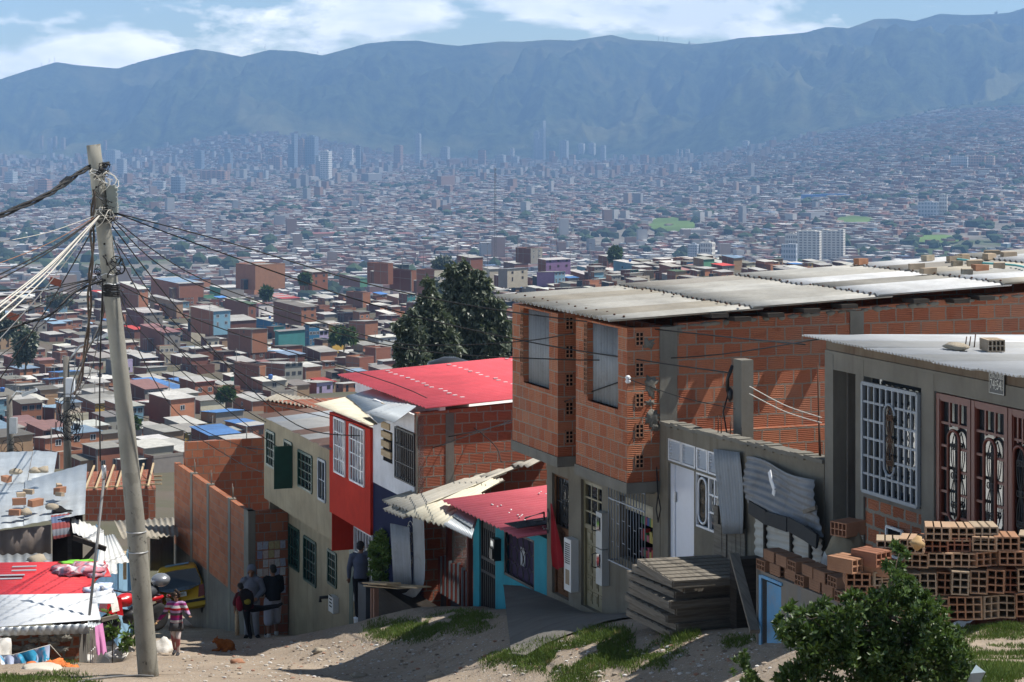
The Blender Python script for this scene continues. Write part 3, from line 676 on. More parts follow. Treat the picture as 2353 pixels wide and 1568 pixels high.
# --- houses: the 300 that show largest are things, the rest one mass
ranked = sorted([h for h in HOUSES], key=area, reverse=True)
top = [h for h in ranked if area(h) > 0][:300]
ids = set(id(h) for h in top)
W, Rf, Wn = MB(), MB(), MB(); extra = []
LM = [('tall orange block', 600, 640), ('turquoise mural wall', 672, 775), ('eucalyptus trees', 1040, 740), ('leaning concrete pole', 262, 800), ('red roof', 900, 880), ('lattice mast', 1138, 600), ('striped mast', 1272, 590), ('green gabled shed', 520, 660), ('curved white roof', 740, 672), ('distant lone tree', 55, 800), ('black water tank', 985, 840), ('slim street pole', 152, 900), ('beige house', 620, 980), ('purple ridge house', 1235, 640), ('roof with blocks', 1700, 640), ('yellow house front', 770, 770)]
def wn(c, k): return (CNAME[c] if c != 'br' else 'brick')
labs = {}
for h in top:
	u, v = h.u, (h.v + h.vt) / 2
	d = sorted((math.hypot(u - a, (v - b) * 1.6), n) for n, a, b in LM)
	h.base = f"{wn(h.cl, 0)} house, {wn(h.cr, 1)} front, {RNAME[h.ro]}"; h.lm = d[0][1]; h.ld = d[0][0]
	labs.setdefault((h.base, h.lm), []).append(h)
ORD = ['nearest', 'second nearest', 'third nearest', 'fourth nearest', 'fifth nearest', 'sixth nearest', 'seventh nearest', 'eighth nearest', 'ninth nearest', 'tenth nearest', 'eleventh nearest', 'twelfth nearest']
for k, hs in labs.items():
	hs.sort(key=lambda h: h.ld)
	for i, h in enumerate(hs): h.label = f"{h.base}, {ORD[min(i, 11)]} the {h.lm}"
for h in HOUSES:
	if id(h) in ids:
		w, r, ws, dc = MB(), MB(), [], []
		house_geo(h, w, r, ws, dc)
		t = thing('hillside_house', h.label, 'house', h.p, group='houses on the slope below the road')
		wo = w.build('wall', M_WALL, t)
		if r.f: r.build('roof' if h.ro != 'n' else 'terrace', M_ROOF, t)
		for m in ws: m.build('window', M_SASH, t)
		extra += [(x, h) for x in dc]
	else:
		if area(h) <= 0: continue
		ws = []; house_geo(h, W, Rf, ws, []);
		for m in ws:
			b = len(Wn.v); Wn.v += m.v
			for i, f in enumerate(m.f): Wn.c[len(Wn.f)] = m.c[i]; Wn.f.append([b + j for j in f])
for mb in (Rf, Wn):
	b = len(W.v); W.v += mb.v
	for i, f in enumerate(mb.f): W.c[len(W.f)] = mb.c.get(i, (.4, .4, .4)); W.f.append([b + j for j in f])
if W.f: tag(W.build('distant_houses', M_WALL), kind='stuff')
MT = plain('tank_black', (.014, .014, .016), .4, 0, .1, 3, .05, .5); MTB = plain('tank_blue', (.03, .13, .42), .4, 0, .1, 3, .05, .5)
for ((k, p, c), h) in extra:
	mb = MB(); mb.lathe(p, [(.6, 0), (.68, .9), (.7, .95), (.45, 1.15), (.2, 1.2)], 14)
	single('water_tank', mb, MT if c[2] < .1 else MTB, f"{'black' if c[2] < .1 else 'blue'} tank on the {h.label.split(', ')[0]}, {h.label.split(', ')[-1]}", 'water tank', loc=p, group='water tanks on the hillside houses')

# --- the far city: nobody could count it
g = np.random.default_rng(5)
N = 78000
Yc = np.sqrt(g.uniform(1750 ** 2, 12250 ** 2, N)); tc = g.uniform(-.27, .275, N); Xc = Yc * tc
hi = np.array([right_hill(a, b) for a, b in zip(tc, Yc)]); ft = 135 * np.exp(-((tc + .115) / .05) ** 2) * np.clip((Yc - 9800) / 2000, 0, 1) ** 2 * (3 - 2 * np.clip((Yc - 9800) / 2000, 0, 1))
# blocks of streets: snap to a turned grid
ang = np.where(np.sin(Xc / 900 + Yc / 1500) > 0, .35, .95) + .12 * np.sin(Yc / 700)
dens = np.array([noise.fractal(Vector((x / 520, y / 700, 9.1)), 1.0, 2.0, 4) for x, y in zip(Xc, Yc)])
mpar = np.array([noise.fractal(Vector((x / 1500, y / 1500, 2.2)), 1.0, 2.0, 3) for x, y in zip(Xc, Yc)])
upper = np.interp(tc, [-.27, -.02, .06, .13, .26], [12000, 11900, 11700, 10500, 9600])
ok = (dens > -.52) & ~((mpar > .62) & (g.random(N) < .9)) & (Yc < upper + ft * 4)
for (u, v, ru, rv) in ((1545, 520, 60, 22), (1420, 545, 110, 18), (1960, 505, 50, 12), (2180, 560, 110, 26), (2290, 520, 70, 16)):
	vz = 285 - (-200 + hi + ft) / Yc * FPX; uu = U0 + tc * FPX; ok &= ~((((uu - u) / ru) ** 2 + ((vz - v) / rv) ** 2 < 1) & (g.random(N) < .93))
Xc, Yc, tc, hi, ft, ang, dens = (a[ok] for a in (Xc, Yc, tc, hi, ft, ang, dens)); n_ = len(Xc)
sc_ = 1 + Yc / 11000
wx = g.uniform(6, 13, n_) * sc_; wy = g.uniform(8, 20, n_) * sc_; hz = g.uniform(3.5, 8.5, n_) * (1 + .25 * (Yc > 6500))
big = g.random(n_) < .022; wx[big] *= 3.0; wy[big] *= 1.7
tall = (g.random(n_) < np.where(Yc > 7500, .022, .008)) & (tc < .14); hz[tall] *= g.uniform(2.0, 4.6, tall.sum()); wx[tall] *= 1.1; wy[tall] *= .7
zb = np.array([terrain(a, b) for a, b in zip(Xc, Yc)]) - 3
ca, sa = np.cos(ang), np.sin(ang)
cor = np.array([[-1, -1], [1, -1], [1, 1], [-1, 1]])
V = np.zeros((n_, 8, 3))
for i, (a, b) in enumerate(cor):
	lx, ly = a * wx / 2, b * wy / 2; px, py = Xc + lx * ca - ly * sa, Yc + lx * sa + ly * ca
	V[:, i] = np.stack([px, py, zb], 1); V[:, i + 4] = np.stack([px, py, zb + 3 + hz + (a * g.uniform(-.25, .25, n_))], 1)
FT = np.array([[4, 5, 6, 7], [0, 1, 5, 4], [1, 2, 6, 5], [2, 3, 7, 6], [3, 0, 4, 7]])
Fc = (np.arange(n_)[:, None, None] * 8 + FT[None]).reshape(-1, 4)
wallc = np.array([(.27, .125, .08), (.33, .17, .11), (.21, .1, .07), (.38, .27, .2), (.48, .45, .41), (.31, .3, .29), (.58, .57, .55), (.38, .26, .22), (.17, .15, .14), (.24, .33, .4)])
roofc = np.array([(.55, .55, .54), (.33, .33, .32), (.2, .2, .2), (.2, .11, .08), (.26, .15, .11), (.44, .44, .44), (.16, .22, .36), (.74, .74, .73), (.3, .11, .1), (.14, .14, .14)])
wi = g.choice(10, n_, p=[.2, .16, .15, .1, .09, .1, .07, .04, .07, .02]); ri = g.choice(10, n_, p=[.17, .18, .14, .11, .09, .10, .03, .08, .02, .08])
wc = wallc[wi] * g.uniform(.8, 1.15, (n_, 1)); rc = roofc[ri] * g.uniform(.8, 1.1, (n_, 1))
wc[tall] = np.array([(.30, .19, .14), (.44, .43, .42), (.3, .3, .31), (.36, .27, .22)])[g.choice(4, tall.sum())]
colr = np.ones((n_, 5, 4, 4)); colr[:, 0, :, :3] = rc[:, None]; colr[:, 1:, :, :3] = wc[:, None, None]
me = D.meshes.new('city'); me.vertices.add(n_ * 8); me.vertices.foreach_set('co', V.ravel()); me.loops.add(n_ * 20); me.loops.foreach_set('vertex_index', Fc.ravel().astype(np.int32))
me.polygons.add(n_ * 5); me.polygons.foreach_set('loop_start', (np.arange(n_ * 5) * 4).astype(np.int32)); me.update(calc_edges=True); me.polygons.foreach_set('use_smooth', np.zeros(n_ * 5, dtype=bool))
at = me.attributes.new('Col', 'FLOAT_COLOR', 'CORNER'); at.data.foreach_set('color', colr.ravel())
me.materials.append(attr('city_blocks', .8, .25, .12, .08, 0, 0)); o = D.objects.new('city', me); COL.objects.link(o); o['kind'] = 'stuff'
def pts_mesh(name, C, S, cols, mat, rgn, kind='stuff'):
	"""Many small tree crowns far off, as squashed irregular lumps of facets."""
	bm = bmesh.new(); bmesh.ops.create_icosphere(bm, subdivisions=1, radius=1); bv = np.array([v.co[:] for v in bm.verts]); bf = np.array([[v.index for v in f.verts] for f in bm.faces]); bm.free()
	k = len(C); nv = len(bv); V = np.zeros((k, nv, 3)); V[:] = bv[None] * rgn.uniform(.6, 1.25, (k, nv, 1)); V *= S[:, None, :]; V += C[:, None, :]
	Fq = (np.arange(k)[:, None, None] * nv + bf[None]).reshape(-1, 3); me = D.meshes.new(name); me.vertices.add(k * nv); me.vertices.foreach_set('co', V.ravel()); me.loops.add(Fq.size); me.loops.foreach_set('vertex_index', Fq.ravel().astype(np.int32))
	me.polygons.add(len(Fq)); me.polygons.foreach_set('loop_start', (np.arange(len(Fq)) * 3).astype(np.int32)); me.update(calc_edges=True)
	c = np.ones((k, len(bf), 3, 4)); c[..., :3] = cols[:, None, None, :]; me.attributes.new('Col', 'FLOAT_COLOR', 'CORNER').data.foreach_set('color', c.ravel()); me.polygons.foreach_set('use_smooth', np.zeros(len(Fq), dtype=bool))
	me.materials.append(mat); o = D.objects.new(name, me); COL.objects.link(o); o['kind'] = kind; return o
M_FARTREE = attr('far_foliage', .95, .1, .3, .15, 0, 0)
T = 15000; Yt = np.sqrt(g.uniform(1800 ** 2, 11800 ** 2, T)); tt = g.uniform(-.27, .275, T); Xt = Yt * tt
dn_ = np.array([noise.fractal(Vector((x / 520, y / 700, 9.1)), 1.0, 2.0, 4) for x, y in zip(Xt, Yt)]); mp = np.array([noise.fractal(Vector((x / 1500, y / 1500, 2.2)), 1.0, 2.0, 3) for x, y in zip(Xt, Yt)])
vt_ = 285 - np.array([terrain(a, b) for a, b in zip(Xt, Yt)]) / Yt * FPX; ut = U0 + tt * FPX
keep = (dn_ < -.42) | (mp > .6) | (g.random(T) < .22)
ell = lambda u, v, ru, rv: ((ut - u) / ru) ** 2 + ((vt_ - v) / rv) ** 2 < 1
keep |= ell(1420, 545, 110, 18) | ell(2180, 560, 110, 26) | ell(2290, 520, 70, 16); keep &= ~ell(1545, 520, 55, 18)
Xt, Yt = Xt[keep], Yt[keep]; k = len(Xt); zt = np.array([terrain(a, b) for a, b in zip(Xt, Yt)]); s = g.uniform(4, 11, k)
pts_mesh('distant_trees', np.stack([Xt, Yt, zt + s * .6], 1), np.stack([s * 1.3, s * 1.3, s], 1), np.array([.035, .055, .022]) * g.uniform(.5, 1.7, (k, 1)), M_FARTREE, g)
# open green slopes between the barrios
M_FIELD = plain('pasture', (.12, .19, .05), .97, 0, .3, .02, .1, .1)
for (u, v, ru, rv, lab) in ((1545, 520, 54, 17, 'bright green open slope among the far houses below the downtown towers'), (1965, 509, 46, 8, 'green field below the long blue roofs on the far slope'), (2150, 555, 60, 10, 'dull green clearing among dark trees on the far slope')):
	vs = [];
	for j in range(25):
		for i in range(25):
			a = 2 * math.pi * i / 24; rr_ = j / 24 * (1 + .25 * noise.noise(Vector((math.cos(a) * 2, math.sin(a) * 2, u))))
			p = ground_hit(u + ru * rr_ * math.cos(a), v + rv * rr_ * math.sin(a), 1700); vs.append((p.x, p.y, terrain(p.x, p.y) + 3.0))
	me = D.meshes.new('field'); me.from_pydata(vs, [], [(j * 25 + i, j * 25 + i + 1, (j + 1) * 25 + i + 1, (j + 1) * 25 + i) for j in range(24) for i in range(24)]); me.materials.append(M_FIELD)
	o = D.objects.new('field', me); COL.objects.link(o); o['kind'] = 'structure'

# --- towers that can be told apart
def m_tower(name, wall, win, fx, fz, gap=.35, rough=.6):
	if name in MATS: return MATS[name]
	m, n, o = newmat(name); uv = n('TexCoord', 2); x, y, z = n.sep(uv)
	a = n.math('LESS_THAN', n.math('FRACT', n.math('DIVIDE', x, fx)), 1 - gap); b = n.math('LESS_THAN', n.math('FRACT', n.math('DIVIDE', y, fz)), .55)
	MATS[name] = finish(m, n, o, n.mix(n.math('MULTIPLY', a, b), wall, win), rough, None, 0, 0, 0, .4); return MATS[name]
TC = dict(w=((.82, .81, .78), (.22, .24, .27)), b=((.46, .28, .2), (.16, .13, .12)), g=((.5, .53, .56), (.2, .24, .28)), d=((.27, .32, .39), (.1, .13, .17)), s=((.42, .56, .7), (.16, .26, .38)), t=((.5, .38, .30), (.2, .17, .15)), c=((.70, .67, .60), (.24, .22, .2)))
TN = dict(w='white', b='brick red', g='grey', d='dark glass', s='sky blue glass', t='pale brick', c='cream')
def tower(uL, uR, vT, vB, c, label, name='tower', steps=None, Y=None, dep=.8, ang=.42):
	p = ground_hit((uL + uR) / 2, vB, 1700) if Y is None else P((uL + uR) / 2, vB, Y)
	Yd = p.y; w = (uR - uL) / FPX * Yd; h = (vB - vT) / FPX * Yd; zb = p.z
	ca = math.cos(ang); wf = w / (ca + dep * math.sin(ang)); d = wf * dep
	t = thing(name, label, 'tower', (p.x, p.y + d, zb), Frame(0, 0, 0), 'towers of the far city')
	M = Matrix.Translation((p.x, p.y + d * .6, 0)) @ Matrix.Rotation(-ang, 4, 'Z')
	for k, (x0, x1, hh) in enumerate(steps or [(0, 1, 1)]):
		mb = MB(); lo = Vector((wf * (x0 - .5), -d / 2, zb - 10)); hi_ = Vector((wf * (x1 - .5), d / 2, zb + h * hh))
		mb.box(lo, hi_);
		if len(steps or [0]) < 2: mb.box((lo.x + wf * .3, -d * .2, hi_.z), (hi_.x - wf * .3, d * .2, hi_.z + h * .03 + 1))
		fl = 3.6; floors = h * hh / fl
		mt = m_tower(f'tower_{c}_{int(min(7, max(1, w / 9)))}', TC[c][0], TC[c][1], max(3.2, wf / 5), fl if Yd < 6000 else fl * 2)
		uvb = mb; o = MB(); o.v = [tuple(M @ Vector(q)) for q in mb.v]; o.f = mb.f
		L = np.array(mb.v)
		for i, f in enumerate(mb.f):
			q = L[f]; ax = np.ptp(q, axis=0)
			o.uv[i] = [((a[0] if ax[0] > 1e-6 else a[1]), a[2]) if ax[2] > 1e-6 else (.99 * 0 - .01, -.01) for a in q]
		o.build('tower_block', mt, t)
X_ = lambda x: 1034 + x * .31738
Z_ = lambda y: 247 + y * .31738
TW = [(X_(622), X_(694), Z_(128), Z_(386), 'g', 'tallest grey glass tower with a stepped top, in the middle of downtown', [(0, .62, .62), (.45, 1, .93), (.86, 1, 1.12)]),
      (X_(606), X_(654), Z_(176), Z_(380), 'g', 'grey tower close beside the tallest stepped tower', None), (X_(794), X_(861), Z_(241), Z_(396), 'g', 'broad grey tower framed in pale concrete, next after the tallest one', None),
      (X_(928), X_(979), Z_(262), Z_(374), 'w', 'slim twin-ribbed white tower after the framed grey tower', None), (X_(1004), X_(1056), Z_(257), Z_(374), 'w', 'second slim white ribbed tower beside the blue glass pair', None), (X_(1088), X_(1131), Z_(278), Z_(408), 'g', 'grey banded tower in front of the blue glass pair', None),
      (X_(1128), X_(1166), Z_(268), Z_(358), 's', 'shorter tower of the blue glass pair downtown', None), (X_(1176), X_(1220), Z_(250), Z_(356), 's', 'taller tower of the blue glass pair downtown', None), (X_(356), X_(388), Z_(296), Z_(360), 'w', 'short white tower, first of the bright trio', None), (X_(398), X_(427), Z_(294), Z_(362), 'w', 'middle white tower of the bright trio', None),
      (X_(434), X_(467), Z_(296), Z_(380), 'w', 'tallest white tower of the bright trio', None), (X_(203), X_(260), Z_(310), Z_(420), 'b', 'dark brick slab with a white striped end, beyond the lattice mast', None), (X_(338), X_(406), Z_(345), Z_(448), 'g', 'wide grey blue block below the bright white trio', None), (X_(448), X_(502), Z_(355), Z_(420), 'g', 'squat grey block between the white trio and the tallest tower', None),
      (X_(1638), X_(1656), Z_(303), Z_(376), 'c', 'first of the three slim cream towers at the mountain foot', None), (X_(1670), X_(1686), Z_(304), Z_(376), 'c', 'middle one of the three slim cream towers at the mountain foot', None), (X_(1704), X_(1737), Z_(303), Z_(378), 'c', 'widest of the three slim cream towers at the mountain foot', None), (X_(1226), X_(1260), Z_(344), Z_(408), 'w', 'small white slab after the blue glass pair', None),
      (X_(1378), X_(1442), Z_(345), Z_(414), 'b', 'brick block with flat top below the mountain valley', None), (X_(718), X_(762), Z_(318), Z_(404), 'b', 'brick tower between the tallest tower and the framed one', None), (X_(862), X_(911), Z_(344), Z_(420), 't', 'pale brick block at the foot of the framed tower', None), (X_(542), X_(570), Z_(280), Z_(352), 'g', 'slender grey tower left behind the tallest one', None),
      (X_(1048), X_(1156), Z_(408), Z_(444), 'c', 'long low cream hall with arched openings, below the towers', None), (X_(2118), X_(2172), Z_(242), Z_(292), 'w', 'white block on the wooded foot of the mountain', None), (X_(2278), X_(2302), Z_(246), Z_(282), 'w', 'small bright white block on the wooded mountain foot', None), (X_(1706), X_(1752), Z_(430), Z_(494), 'c', 'stepped cream building on the far plain', [(0, .6, .7), (.5, 1, 1)]), (X_(1754), X_(1822), Z_(400), Z_(462), 'd', 'dark glass block on the far plain', None)]
X0 = lambda x: x * .31738
Z0 = lambda y: 287.2 + y * .31738
TW += [(X0(2208), X0(2302), Z0(84), Z0(326), 'd', 'broad dark blue office tower with pale edge, tallest of the western group', None), (X0(2156), X0(2208), Z0(104), Z0(326), 'b', 'dark brick tower leaning against the broad blue office tower', None), (X0(2082), X0(2160), Z0(64), Z0(330), 'd', 'stepped dark tower beside the dark brick tower', [(0, .75, .72), (.45, .85, 1)]), (X0(1622), X0(1682), Z0(168), Z0(328), 'd', 'dark tower with white zigzag edge', [(0, .62, .98), (.6, 1, .8)]),
       (X0(1868), X0(1896), Z0(204), Z0(268), 't', 'thin pale brick tower standing alone', None), (X0(1408), X0(1476), Z0(188), Z0(324), 'd', 'dark square tower under the hillside barrio', None), (X0(1438), X0(1660), Z0(334), Z0(414), 'b', 'long row of joined brick slabs on the plain', None), (X0(1832), X0(1942), Z0(328), Z0(402), 'g', 'grey ribbed slab on the plain', None), (X0(1232), X0(1334), Z0(378), Z0(506), 'd', 'wide dark tower alone on the plain', None),
       (X0(1098), X0(1198), Z0(408), Z0(480), 'g', 'grey slab close to the wide dark tower', None), (X0(268), X0(368), Z0(398), Z0(484), 'b', 'brick red ribbed block behind the black cables', None), (X0(28), X0(118), Z0(338), Z0(434), 'g', 'grey blue block at the far left', None), (X0(486), X0(572), Z0(328), Z0(406), 'g', 'grey slab just left of the pole top', None), (X0(846), X0(914), Z0(248), Z0(376), 'g', 'grey tower just right of the pole top', None), (X0(756), X0(862), Z0(184), Z0(290), 'g', 'wide grey block behind the pole top', None),
       (X0(996), X0(1062), Z0(234), Z0(296), 'w', 'white ended slab right of the pole top', None), (X0(1936), X0(2042), Z0(222), Z0(324), 'b', 'row of brick towers with stepped tops, left of the dark group', [(0, .35, .8), (.33, .7, 1), (.68, 1, .9)]), (X0(2282), X0(2344), Z0(222), Z0(394), 'g', 'grey tower stepping down in front of the broad office tower', [(0, .55, 1), (.5, 1, .78)]),
       (X0(286), X0(312), Z0(80), Z0(160), 't', 'first brick tower of the cluster high on the left slope', None), (X0(344), X0(378), Z0(94), Z0(182), 'c', 'cream tower of the cluster high on the left slope', None), (X0(380), X0(412), Z0(84), Z0(160), 't', 'tall brick tower of the cluster high on the left slope', None), (X0(438), X0(472), Z0(94), Z0(160), 't', 'last brick tower of the cluster high on the left slope', None), (X0(744), X0(772), Z0(114), Z0(190), 'b', 'brick tower seen just above the pole top', None), (X0(8), X0(46), Z0(214), Z0(286), 't', 'pale brick pair at the far left edge', None),
       (954, 968, 308, 378, 'g', 'slim grey tower standing alone in mid downtown', None), (904, 926, 335, 382, 'b', 'brick block left of the lone slim grey tower', None), (817, 829, 336, 398, 'd', 'narrow dark tower left of the brick block', None), (790, 812, 342, 388, 'w', 'white banded block beside the narrow dark tower', None), (735, 762, 348, 415, 'w', 'white and grey tower right of the broad office tower', None), (1012, 1034, 338, 378, 'g', 'grey block under the ridge right of the slim tower', None)]
Q = lambda x: 1551 + x * .3408
S = lambda y: 229.8 + y * .3408
TW += [(Q(88), Q(172), S(975), S(1115), 'g', 'shade-grey half of the pale apartment pair above the ridge houses', None), (Q(170), Q(276), S(962), S(1115), 'c', 'sun-cream half of the pale apartment pair above the ridge houses', None), (Q(828), Q(992), S(885), S(1112), 'c', 'left wide cream apartment slab of the big estate', [(0, .22, 1), (.2, .8, 1.02), (.78, 1, 1)]), (Q(992), Q(1152), S(876), S(1082), 'c', 'right wide cream apartment slab of the big estate', [(0, .3, 1), (.28, .8, .98), (.78, 1, 1.02)]), (Q(720), Q(828), S(975), S(1160), 'g', 'grey front apartment slab of the big estate', [(0, .45, 1), (.43, 1, 1.02)]),  # apartment pair: shade and sun are put into grey and cream walls
       (Q(744), Q(832), S(905), S(1040), 'c', 'cream apartment slab behind the grey front slab', None), (Q(1643), Q(1788), S(690), S(806), 'g', 'long grey slab of the estate on the far right slope', None), (Q(1784), Q(1840), S(640), S(796), 'c', 'cream tower behind the long grey slab on the far slope', None), (Q(1866), Q(1982), S(384), S(456), 'g', 'grey block row high on the far right slope', None), (Q(1984), Q(2100), S(380), S(452), 'b', 'brick block row high on the far right slope', None), (Q(2090), Q(2168), S(378), S(444), 't', 'pale brick block high on the far right slope', None), (Q(1816), Q(1860), S(374), S(420), 'w', 'small white block high on the far right slope', None)]
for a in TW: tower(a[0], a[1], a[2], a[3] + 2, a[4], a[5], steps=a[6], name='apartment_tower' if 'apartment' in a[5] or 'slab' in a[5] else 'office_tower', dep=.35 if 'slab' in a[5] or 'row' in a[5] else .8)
mb = MB(); p = ground_hit(1925, 456, 1700); M = Matrix.Translation(p) @ Matrix.Rotation(.1, 4, 'Z')
for (x, w, h) in ((-60, 34, 9), (-10, 40, 12), (50, 80, 9)): mb.obox(M @ Matrix.Translation((x, 0, 4)), (w * 1.4, 20, h))
single('school', mb, plain('blue_school_roof', (.09, .24, .6), .6, 0, .1, .1, .05, .3), 'long low building with bright blue roofs on the far slope', 'school')
# --- on the ridge: pilgrim church, second shrine and antennas
def ridge_pt(u):
	v = float(np.interp(u, _RU, _RV)); return P(u, v + 3, 14980)
CHW = plain('church_white', (.82, .82, .8), .8, 0, .05, .1, .05, .2)
p = ridge_pt(1590); t = thing('hilltop_church', 'white pilgrim church with a bell tower on the mountain ridge', 'church', p)
mb = MB(); mb.box((p.x - 14, p.y, p.z - 8), (p.x + 26, p.y + 20, p.z + 12)); mb.add([(p.x - 14, p.y, p.z + 12), (p.x + 26, p.y, p.z + 12), (p.x + 26, p.y + 20, p.z + 12), (p.x - 14, p.y + 20, p.z + 12), (p.x - 14, p.y + 10, p.z + 19), (p.x + 26, p.y + 10, p.z + 19)], [(0, 1, 5, 4), (2, 3, 4, 5), (0, 4, 3), (1, 2, 5)]); mb.build('nave', CHW, t)
mb = MB(); mb.box((p.x - 24, p.y, p.z - 8), (p.x - 13, p.y + 11, p.z + 24)); mb.add([(p.x - 24, p.y, p.z + 24), (p.x - 13, p.y, p.z + 24), (p.x - 13, p.y + 11, p.z + 24), (p.x - 24, p.y + 11, p.z + 24), (p.x - 18.5, p.y + 5.5, p.z + 38)], [(0, 1, 4), (1, 2, 4), (2, 3, 4), (3, 0, 4)]); mb.build('bell_tower', CHW, t)
for u, lab in ((1655, 'low white building on the ridge just past the pilgrim church'), (1672, 'second low white building further down the ridge from the church')):
	p = P(u, float(np.interp(u, _RU, _RV)) + 14, 14850); mb = MB(); mb.box((p.x - 15, p.y, p.z - 10), (p.x + 12, p.y + 14, p.z + 8)); mb.box((p.x + 12, p.y + 2, p.z - 10), (p.x + 24, p.y + 12, p.z + 4)); single('ridge_building', mb, CHW, lab, 'building')
p = ridge_pt(2289); mb = MB(); mb.box((p.x - 34, p.y, p.z - 10), (p.x + 34, p.y + 20, p.z + 6)); mb.box((p.x - 8, p.y + 2, p.z + 6), (p.x + 10, p.y + 16, p.z + 24)); mb.box((p.x + 4, p.y + 4, p.z + 24), (p.x + 9, p.y + 10, p.z + 34))
single('ridge_shrine', mb, plain('shrine_grey', (.3, .29, .28), .9, 0, .1, .1, .05, .2), 'dark stone shrine building on the highest part of the ridge', 'shrine')
for i, (u, hh, w) in enumerate(((95, 40, 1.2), (113, 55, 1.2), (126, 48, 1.2), (609, 58, 1.4), (730, 40, 1.2), (1513, 46, 1.3), (1524, 62, 1.3), (1533, 44, 1.3))):
	p = ridge_pt(u); mb = MB(); mb.tube([(p.x, p.y, p.z - 8), (p.x, p.y, p.z + hh * .6), (p.x, p.y, p.z + hh)], [w * 1.5, w, w * .4], 5)
	for q in (.55, .75): mb.box((p.x - 3, p.y - 1, p.z + hh * q), (p.x + 3, p.y + 1, p.z + hh * q + 1))
	single('ridge_antenna', mb, plain('mast_red', (.35, .12, .1), .7, 0, .1, 1), ['leftmost thin antenna on the ridge', 'tallest of the three antennas on the left ridge', 'antenna beside the tallest one on the left ridge', 'lone thin antenna on the ridge between two domed summits', 'short antenna by the notch in the ridge', 'first antenna of the trio left of the church', 'tallest antenna of the trio left of the church', 'antenna of the trio nearest the church'][i], 'antenna', group='antennas on the mountain ridge')

# --- haze, sun, sky, camera
m, n, o = newmat('haze_air'); n.link(n('VolumePrincipled', Color=(.25, .455, .83), Density=HAZE, Anisotropy=.0), o.inputs[1])
mb = MB(); mb.box((-15500, -13000, -330), (15500, 16700, 960)); tag(mb.build('haze', m), kind='stuff')
SD = Vector((-.60, -.055, -1.0)).normalized()         # the way the sunlight travels
l = D.lights.new('sun', 'SUN'); l.energy = SUN; l.angle = R(.53); l.color = (1.0, .955, .88); lo = D.objects.new('sun', l); COL.objects.link(lo)
lo.rotation_euler = SD.to_track_quat('-Z', 'Y').to_euler()
w = D.worlds.new('World'); SC.world = w; w.use_nodes = True; t = w.node_tree; t.nodes.clear(); n = NT(t)
el = math.asin(-SD.z); az = math.atan2(-SD.x, -SD.y)
sky = n('TexSky', p_sky_type='NISHITA', p_sun_disc=False, p_sun_elevation=el, p_sun_rotation=az, p_altitude=2700, p_air_density=1.0, p_dust_density=.6)
d = n('TexCoord', 0); x, y, z = n.sep(d)
zz = n.math('MAXIMUM', z, 0.0)
v = n.comb(n.math('DIVIDE', x, n.math('ADD', y, .001)), 0.0, n.math('MULTIPLY', n.math('SQRT', n.math('ADD', zz, .0004)), 1.0))
v = n.comb(x, y, n.math('MULTIPLY', z, 2.6))
off = n('VectorMath', p_operation='ADD', i0=v, i1=CLOUD_OFF)
c1 = n.noise(off, 9.5, 9, .58, .2); c2 = n.noise(off, 34, 7, .62)
cv = n.math('ADD', n.math('MULTIPLY', c1, .8), n.math('MULTIPLY', c2, .2))
cf = n.ramp(cv, [(CLOUD_T, 0), (CLOUD_T + .075, 1)])
low = n.ramp(z, [(.0, 1), (.09, 1), (.3, .45), (.8, .2)]); cf = n.math('MULTIPLY', cf, low)
shade = n.ramp(n.noise(n('VectorMath', p_operation='ADD', i0=off, i1=(.02, 0, -.02)), 17, 8, .6, .2), [(.36, 1), (.62, 0)])
cc = n('VectorMath', p_operation='SCALE', i0=n.mix(shade, CL_DARK, CL_LIT), Scale=n.ramp(z, [(.06, 1.0), (.2, .14)]))
base = n('VectorMath', p_operation='SCALE', i0=sky, Scale=n.ramp(z, [(.055, 1.0), (.16, .17)]))
base = n.vmul(base, (SKY_MUL, SKY_MUL, SKY_MUL * .9))
n.link(n('Background', Color=n.mix(cf, base, cc), Strength=SKYS), t.nodes.new('ShaderNodeOutputWorld').inputs[0])
cam = D.cameras.new('camera'); cam.sensor_width = 36; cam.lens = FPX / 2353 * 36; cam.clip_end = 60000; cam.clip_start = .2
cam.shift_y = -(784 - V0) / 2353
co = D.objects.new('camera', cam); COL.objects.link(co); co.location = (0, 0, 0); co.rotation_euler = (R(90), 0, 0); SC.camera = co
SC.view_settings.view_transform = 'Standard'; SC.view_settings.look = 'None'; SC.view_settings.exposure = EXPO; SC.view_settings.gamma = 1
SC.cycles.use_denoising = True; SC.cycles.max_bounces = 6; SC.cycles.diffuse_bounces = 3; SC.cycles.transparent_max_bounces = 8; SC.cycles.volume_bounces = 0; SC.cycles.sample_clamp_indirect = 4
